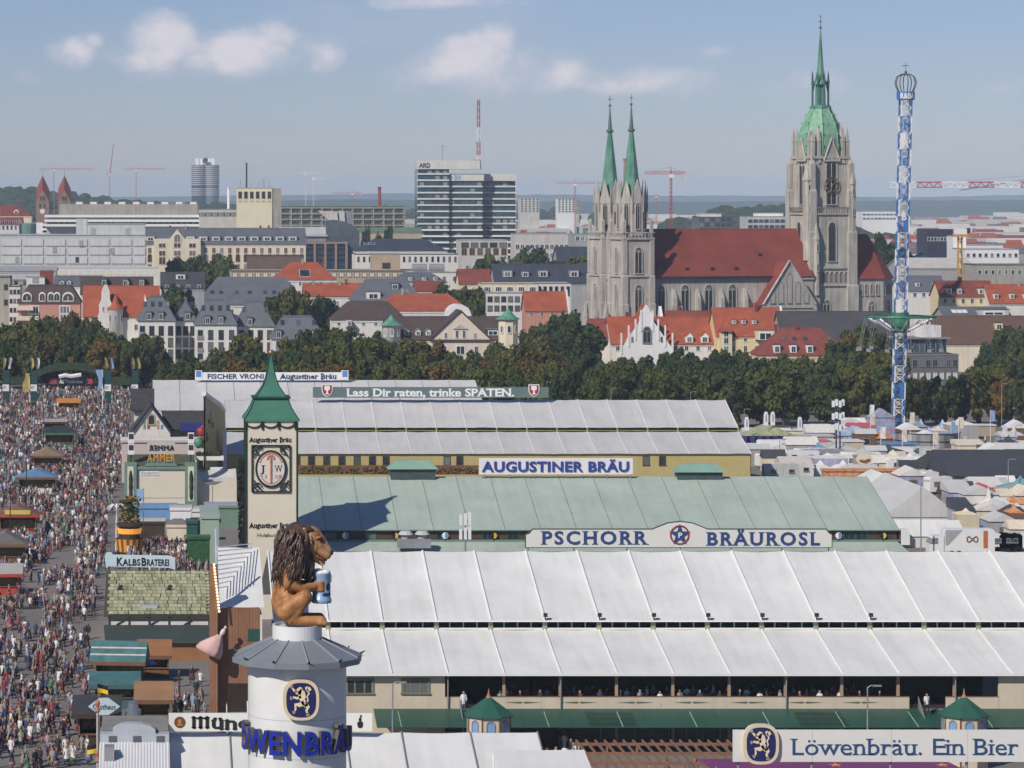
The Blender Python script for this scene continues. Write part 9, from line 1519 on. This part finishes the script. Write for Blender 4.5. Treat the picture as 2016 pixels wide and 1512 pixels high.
for k in range(n):
 a, b = C(k / n), C((k + 1) / n)
 for q, (sx, sy) in enumerate(((-1, -1), (1, -1), (1, 1), (-1, 1))):
  d = Vector((sx * hw, sy * hw, 0)); m = (BL, WHITEP)[(k + q) % 2]; mb = MB(); mb.bar(a + d, b + d, .17, n=4); e = Vector(((-sy) * hw, sx * hw, 0)); d2 = Vector((-sy * hw, sx * hw, 0))
  for (u, v) in ((0, .5), (.5, 1)): mb.bar(a.lerp(b, u) + d, a.lerp(b, v) + d2, .075, n=4); mb.bar(a.lerp(b, u) + d2, a.lerp(b, v) + d, .075, n=4); mb.bar(a.lerp(b, v) + d, a.lerp(b, v) + d2, .07, n=4)
  mb.build('lattice_section', m, t)
 if k % 5 == 2: mb = MB(); o = hw + .12; s = -1 if k % 2 else 0; mb.box(a.x + (s * hw), a.x + (s + 1) * hw, a.y - o, a.y - o + .06, a.z + .2, b.z - .1); mb.build('panel', BL if k % 2 == 0 else WHITEP, t)
for k, ch in enumerate('NREYAB'):
 c = C(.93 - k * .055); place('letter', glyph_mesh(ch, 'b', 1.9, 2.2, .05, WHITE_L if k % 2 else BL, BL), t, (c.x - .6, c.y - hw - .2, c.z - 1.2))
c = C(1); mb = MB(); mb.lathe([(1.9, z1), (1.9, z1 + 1.7)], 12, (c.x, c.y, 0)); cr = mb.build('crown_band', BL, t); lettering(cr, 'R&BA', -1.6, 0, z1 + .25, 3.2, 1.2, WHITE_L, 'b', .06, bend=(c.x, c.y, 1.9)); BRZ = mat('bronze_crown', (.16, .13, .10), .5, .2, 1, metal=.4)
for q in range(8): a = q / 8 * math.tau; mb = MB(); mb.tube([(c.x + r * math.cos(a), c.y + r * math.sin(a), z1 + z) for r, z in ((1.6, 1.7), (2.1, 2.8), (2.3, 3.8), (1.9, 4.9), (.9, 5.5), (.1, 5.3))], .11, 5); mb.build('crown_hoop', BRZ, cr)
mb = MB(); mb.ellip((c.x, c.y, z1 + 5.9), (.35, .35, .35), 8, 6); mb.bar((c.x, c.y, z1 + 6), (c.x, c.y, z1 + 8.2), .06, n=4); mb.box(c.x - .7, c.x + .7, c.y - .05, c.y + .05, z1 + 7.2, z1 + 7.35); mb.build('crown_cross', BRZ, cr)
zc = PZ(634, Y); f = zc / z1; c = C(f); mb = MB(); [mb.tube([(c.x + r * math.cos(a), c.y + r * math.sin(a), zc + z) for a in np.linspace(0, math.tau, 33)], .2, 5) for r, z in ((7.5, 1.1), (6.2, 1.2), (4.6, 1.0), (1.9, -2.0))]; mb.lathe([(1.8, zc - 2.2), (2.0, zc - .2), (1.8, zc + 2)], 12, (c.x, c.y, 0)); rg = mb.build('carousel_ring', mat('carousel_green', (.03, .17, .10), .5, .2, 1), t); mb = MB()
for q in range(12):
 a = q / 12 * math.tau; d = Vector((math.cos(a), math.sin(a), 0)); mb = MB(); mb.bar(c + d * 1.6 + Vector((0, 0, -2.0)), c + d * 7.0 + Vector((0, 0, .8)), .22, n=4); mb.build('spoke', WHITEP, rg); sw = MB(); p = c + d * 7.3 + Vector((0, 0, 1.0)); s = p + d * 1.6 + Vector((0, 0, -7.2))
 for dx in (-.25, .25): sw.bar(p + Vector((dx, 0, 0)), s + Vector((dx, 0, .5)), .03, n=3)
 sw.build('chain', GREYM, rg); sw = MB(); sw.box(s.x - .45, s.x + .45, s.y - .25, s.y + .25, s.z, s.z + .12); sw.box(s.x - .45, s.x + .45, s.y + .2, s.y + .28, s.z + .12, s.z + .7); sw.build('swing_seat', mat('seat_grey', (.3, .3, .32), .5, .2, 1), rg)
Yb = 1700
lettering(OT, 'ARD', M_(2, Yb), -1.03, PZ(330, Yb), M_(22, Yb), M_(9, Yb), BLACK_L, 'b', .08); lettering(OT, 'BR', M_(72, Yb), 1.57, PZ(355, Yb), M_(14, Yb), M_(10.5, Yb), mat('light_blue_letter', (.12, .28, .60), .5, .1, 1), '', .05)
# ---------------------------------------------------------------- people
def person_mesh(female, pose, rr):
 """one continuous skin over a posed skeleton; returns vertices, faces and a body-zone per face"""
 P = {}; B = []; sit = pose == 'sit'; ph = {'stand': .0, 'walk': .24, 'walk2': -.24, 'raise': .05, 'sit': 0}[pose]
 J = [('hip', (0, 0, .92), .135), ('waist', (0, .01, 1.10), .12), ('chest', (0, 0, 1.33), .155), ('neck', (0, 0, 1.50), .065), ('head', (0, -.02, 1.62), .10), ('crown', (0, 0, 1.75), .07)]
 for s in (-1, 1):
  k = s * ph; J += [('sh%d' % s, (s * .19, 0, 1.42), .065), ('el%d' % s, (s * .25, .02 + k * .35, 1.16), .048), ('wr%d' % s, (s * .24, -.08 + k * .7, .94), .038), ('ha%d' % s, (s * .24, -.11 + k * .8, .85), .036)]
  if pose == 'raise' and s == 1: J[-2] = ('wr1', (.20, -.26, 1.30), .038); J[-1] = ('ha1', (.17, -.30, 1.42), .040)
  if sit: J += [('kn%d' % s, (s * .12, -.42, .95), .075), ('an%d' % s, (s * .12, -.44, .52), .05), ('to%d' % s, (s * .12, -.58, .48), .045)]; J[-5] = ('wr%d' % s, (s * .18, -.30, 1.05), .038); J[-4] = ('ha%d' % s, (s * .12, -.40, 1.06), .038)
  else: J += [('kn%d' % s, (s * .11, -.04 - k * .6, .50), .068), ('an%d' % s, (s * .11, .02 - k * 1.1, .09), .045), ('to%d' % s, (s * .12, -.14 - k * 1.1, .04), .045)]
 J = dict((n, (Vector(p), r)) for n, p, r in J)
 if sit:
  for n in J: J[n] = (J[n][0] - Vector((0, 0, 0)), J[n][1])
 E = [('hip', 'waist', 's'), ('waist', 'chest', 's'), ('chest', 'neck', 's'), ('neck', 'head', 'f'), ('head', 'crown', 'h')]
 for s in ('-1', '1'): E += [('chest', 'sh' + s, 's'), ('sh' + s, 'el' + s, 's'), ('el' + s, 'wr' + s, 'f'), ('wr' + s, 'ha' + s, 'f'), ('hip', 'kn' + s, 'b'), ('kn' + s, 'an' + s, 'l'), ('an' + s, 'to' + s, 'k')]
 if female and not sit: J['sk'] = (Vector((0, 0, .62)), .22); J['hem'] = (Vector((0, 0, .36)), .27); E += [('hip', 'sk', 'b'), ('sk', 'hem', 'b')]
 names = list(J); me = bpy.data.meshes.new('p'); me.from_pydata([J[n][0] for n in names], [(names.index(a), names.index(b)) for a, b, c in E], []); ob = new_obj('p', me); md = ob.modifiers.new('s', 'SKIN'); sv = me.skin_vertices[0].data
 for i, n in enumerate(names): sv[i].radius = (J[n][1] * (1.25 if n in ('chest', 'hip') else 1), J[n][1]); sv[i].use_root = n == 'hip'
 return ob, [(J[a][0], J[b][0], c) for a, b, c in E]
PR = random.Random(61); tmp = []
for fem in (0, 1):
 for pose in ('stand', 'walk', 'walk2', 'raise', 'sit'): tmp.append((fem, pose) + person_mesh(fem, pose, PR))
dg = bpy.context.evaluated_depsgraph_get(); PROTO = {}
for fem, pose, ob, bones in tmp:
 me = bpy.data.meshes.new_from_object(ob.evaluated_get(dg)); V = np.array([v.co[:] for v in me.vertices]); Fc = [tuple(p.vertices) for p in me.polygons]; Z_ = []
 for f in Fc:
  c = Vector(V[list(f)].mean(0)); best = min(bones, key=lambda b: (c - b[0] - (b[1] - b[0]) * max(0, min(1, (c - b[0]).dot(b[1] - b[0]) / max((b[1] - b[0]).length_squared, 1e-9)))).length - (.12 if b[2] in 's' else .0)); z = best[2]
  if c.z > 1.53: z = 'h' if (c.z > 1.69 or c.y > .02) else 'f'
  if z == 'l': z = 'b' if not fem else 'f'
  Z_.append(z)
 PROTO[fem, pose] = (V, Fc, Z_); bpy.data.objects.remove(ob); bpy.data.meshes.remove(me)
PM = bpy.data.materials.new('clothing_and_skin'); PM.use_nodes = True; at = PM.node_tree.nodes.new('ShaderNodeAttribute'); at.attribute_name = 'Col'; bs = PM.node_tree.nodes['Principled BSDF']; bs.inputs['Roughness'].default_value = .8; PM.node_tree.links.new(at.outputs['Color'], bs.inputs['Base Color'])
SHIRT = {'white': (.68, .67, .67), 'pale blue': (.24, .30, .42), 'red': (.30, .05, .05), 'black': (.025, .025, .03), 'navy': (.03, .045, .11), 'grey': (.24, .24, .25), 'pink': (.36, .18, .20), 'green': (.07, .20, .12), 'beige': (.34, .28, .22), 'burgundy': (.16, .035, .05), 'turquoise': (.10, .38, .42), 'checked': (.34, .25, .27)}
BOT = {'brown leather shorts': (0, (.10, .06, .035)), 'blue jeans': (0, (.07, .10, .18)), 'black trousers': (0, (.025, .025, .028)), 'beige trousers': (0, (.32, .27, .20)), 'a dark red skirt': (1, (.18, .03, .045)), 'a green skirt': (1, (.06, .12, .07)), 'a blue skirt': (1, (.07, .11, .26)), 'a pink skirt': (1, (.34, .16, .19)), 'a black skirt': (1, (.03, .03, .035))}
HAIR = {'dark': (.03, .02, .016), 'brown': (.09, .05, .03), 'blond': (.32, .22, .10), 'grey': (.28, .27, .26)}
WTS = [3.4, 1.6, .9, 4.6, 3.4, 2.4, .7, .6, 1.0, 1.8, .25, 1.0]
def face_cols(Z_, sh, bo, ha):
 d = {'s': SHIRT[sh], 'f': (.31, .18, .13), 'h': HAIR[ha], 'b': BOT[bo][1], 'k': (.05, .04, .035)}; return [d[z] for z in Z_]
def colour_mesh(me, cols):
 ca = me.color_attributes.new('Col', 'FLOAT_COLOR', 'CORNER'); arr = []
 for p, c in zip(me.polygons, cols): arr += [*c, 1.0] * p.loop_total
 ca.data.foreach_set('color', arr); me.materials.append(PM); me.polygons.foreach_set('use_smooth', [True] * len(me.polygons))
USED = set()
def person(x, y, z, rz, place_, group, pose=None, fem=None, shirt=None, doing='walking'):
 for _ in range(60):
  sh = shirt or PR.choices(list(SHIRT), WTS)[0]; bo = PR.choice([b for b in BOT if fem is None or BOT[b][0] == fem]); ha = PR.choices(list(HAIR), [4, 3, 2, 1])[0]; key = (sh, bo, ha, place_)
  if key not in USED: break
 USED.add(key); f = BOT[bo][0]; ps = pose or PR.choices(['stand', 'walk', 'walk2', 'raise'], [3, 3, 3, 1])[0]; V, Fc, Z_ = PROTO[f, ps]; me = bpy.data.meshes.new('person'); me.from_pydata(V.tolist(), [], Fc); colour_mesh(me, face_cols(Z_, sh, bo, ha)); o = new_obj('person', me); s = PR.uniform(.93, 1.08); o.location = (x, y, z); o.rotation_euler = (0, 0, rz); o.scale = (s, s, s)
 return tag(o, '%s-haired person in %s top and %s %s' % (ha, sh, bo.replace('a ', '').replace('leather ', ''), place_), 'person', group)
BOUND = [(770, 262), (850, 252), (900, 243), (1000, 222), (1090, 205), (1130, 196), (1220, 186), (1262, 182), (1350, 178), (1440, 172), (1520, 178)]
BLOCK = [(o.location.x, o.location.y, 4.2) for o in SC.objects if o.parent is None and o.get('category') in ('stall', 'hut', 'pillar', 'bar')]
def free(x, y): return all((x - a) ** 2 + (y - 1.5 - b) ** 2 > r * r for a, b, r in BLOCK if abs(x - a) < 6)
spots = []
for ya, yb, n, th in ((286, 320, 110, -.35), (320, 345, 85, -.1), (345, 400, 170, -.05), (400, 470, 330, -.1), (470, 560, 620, -.25), (560, 852, 2350, -.22)):
 k = tries = 0
 while k < n and tries < n * 30:
  tries += 1; Y = PR.uniform(ya, yb); x = PR.uniform(PX(-25, Y), PX(env(BOUND, HY + H * F / Y), Y))
  if noise.noise(Vector((x * .2, Y * .13, 4.2))) < th or not free(x, Y): continue
  spots.append((x, Y)); k += 1
spots.sort(key=lambda s: s[1])
def where(x, Y):
 py = HY + H * F / Y; px = CX + x * F / Y
 r = 'near stalls' if px > 120 else ('mid-street' if px > 50 else 'far left')
 for lim, s in ((1130, 'above the shingle roof'), (1230, 'beside the shingle roof'), (1330, 'above the teal roof'), (1430, 'beside the rhombic sign'), (1600, 'below the rhombic sign')):
  if py < lim: return s + ' ' + r
for x, Y in spots[:205]: person(x, Y, .004, PR.choice([0, 3.14, 1.57, -1.57]) + PR.gauss(0, .5), where(x, Y), 'crowd in the fair street')
rest = spots[205:]; Vs, Fs, Cs, base = [], [], [], 0
for px_, py_, n in ((330, 1098, 110), (250, 1108, 30), (1100, 1470, 12), (360, 1115, 40), (1985, 880, 25), (1945, 1070, 12), (1780, 905, 60), (1900, 950, 70), (1960, 1020, 60), (1600, 895, 50)):
 Y = PY(py_)
 for i in range(n): rest.append((PX(px_, Y) + PR.uniform(-1, 1) * M_(48 if n > 20 and px_ < 1500 else (120 if px_ > 1500 else 30), Y), Y + PR.uniform(-18, 14)))
for i in range(60): rest.append((PR.uniform(PX(1165, 270), PX(1500, 270)), PR.uniform(262, 284)))
for x, Y in rest:
 bo = PR.choice(list(BOT)); V, Fc, Z_ = PROTO[BOT[bo][0], PR.choice(['stand', 'walk', 'walk2', 'raise'])]; a = PR.uniform(0, 6.28); c, s = math.cos(a), math.sin(a); k = PR.uniform(.92, 1.08); Rm = np.array([[c, s, 0], [-s, c, 0], [0, 0, 1]]) * k
 Vs.append(V @ Rm + np.array([x, Y, .004])); Fs += [[q + base for q in f] for f in Fc]; base += len(V); Cs += face_cols(Z_, PR.choices(list(SHIRT), WTS)[0], bo, PR.choices(list(HAIR), [4, 3, 2, 1])[0])
me = bpy.data.meshes.new('crowd'); me.from_pydata(np.concatenate(Vs).tolist(), [], Fs); colour_mesh(me, Cs); o = new_obj('crowd', me); tag(o, 'dense crowd of visitors filling the fair street', 'crowd', kind='stuff')
for k in range(58):
 px = 985 + (k * 13.1) % 800; row = k % 3; y = YA0 + .5 + row * 1.5; person(PX(px, y), y, zp - .2 + row * .02, PR.choice([1.57, -1.57, 3.14, 0]) + PR.gauss(0, .4), ('at the front rail', 'at a middle table', 'at a rear table')[row] + ' on balcony', 'guests on the balcony', 'sit', doing='sitting')
for k in range(14): px, py = (352, 378, 386, 395, 342, 350, 372, 380, 388, 396, 356, 364, 402, 345)[k], (1352, 1345, 1372, 1352, 1392, 1380, 1398, 1402, 1408, 1392, 1412, 1398, 1415, 1415)[k]; Y = PY(py); person(PX(px, Y), Y, .004, PR.uniform(0, 6.28), 'by the timber entrance', 'people in the side alley')
person(PX(1823, 298.5), 298.2, zp - .1, 0, 'atop the steel stair', 'waiters', 'walk', 0, 'white'); person(PX(912, 299), 298.6, zp - .1, 0, 'above the left kiosk stair', 'waiters', 'stand', 0, 'white')
for k in range(9): person(PX(1070 + k * 10, 288), 284 + (k * 5) % 9, .004, PR.uniform(0, 6.28), 'left of the pergola', 'guests under the canopy')
# ---------------------------------------------------------------- labels: look-alikes are told apart by their order in view
ORD = ['first', 'second', 'third', 'fourth', 'fifth', 'sixth', 'seventh', 'eighth', 'ninth', 'tenth', 'eleventh', 'twelfth', 'thirteenth', 'fourteenth', 'fifteenth', 'sixteenth', 'seventeenth', 'eighteenth', 'nineteenth', 'twentieth']
bylab = {}
for o in SC.objects:
 if o.parent is None and o.get('label') and o.get('kind') in (None, 'thing'): bylab.setdefault(o['label'], []).append(o)
for lab, os_ in bylab.items():
 if 1 < len(os_) <= 20 and os_[0].get('category') != 'person':
  os_.sort(key=lambda o: o.location.x / max(o.location.y, 1))
  for i, o in enumerate(os_): o['label'] = lab + ', ' + ORD[i] + ' from left'
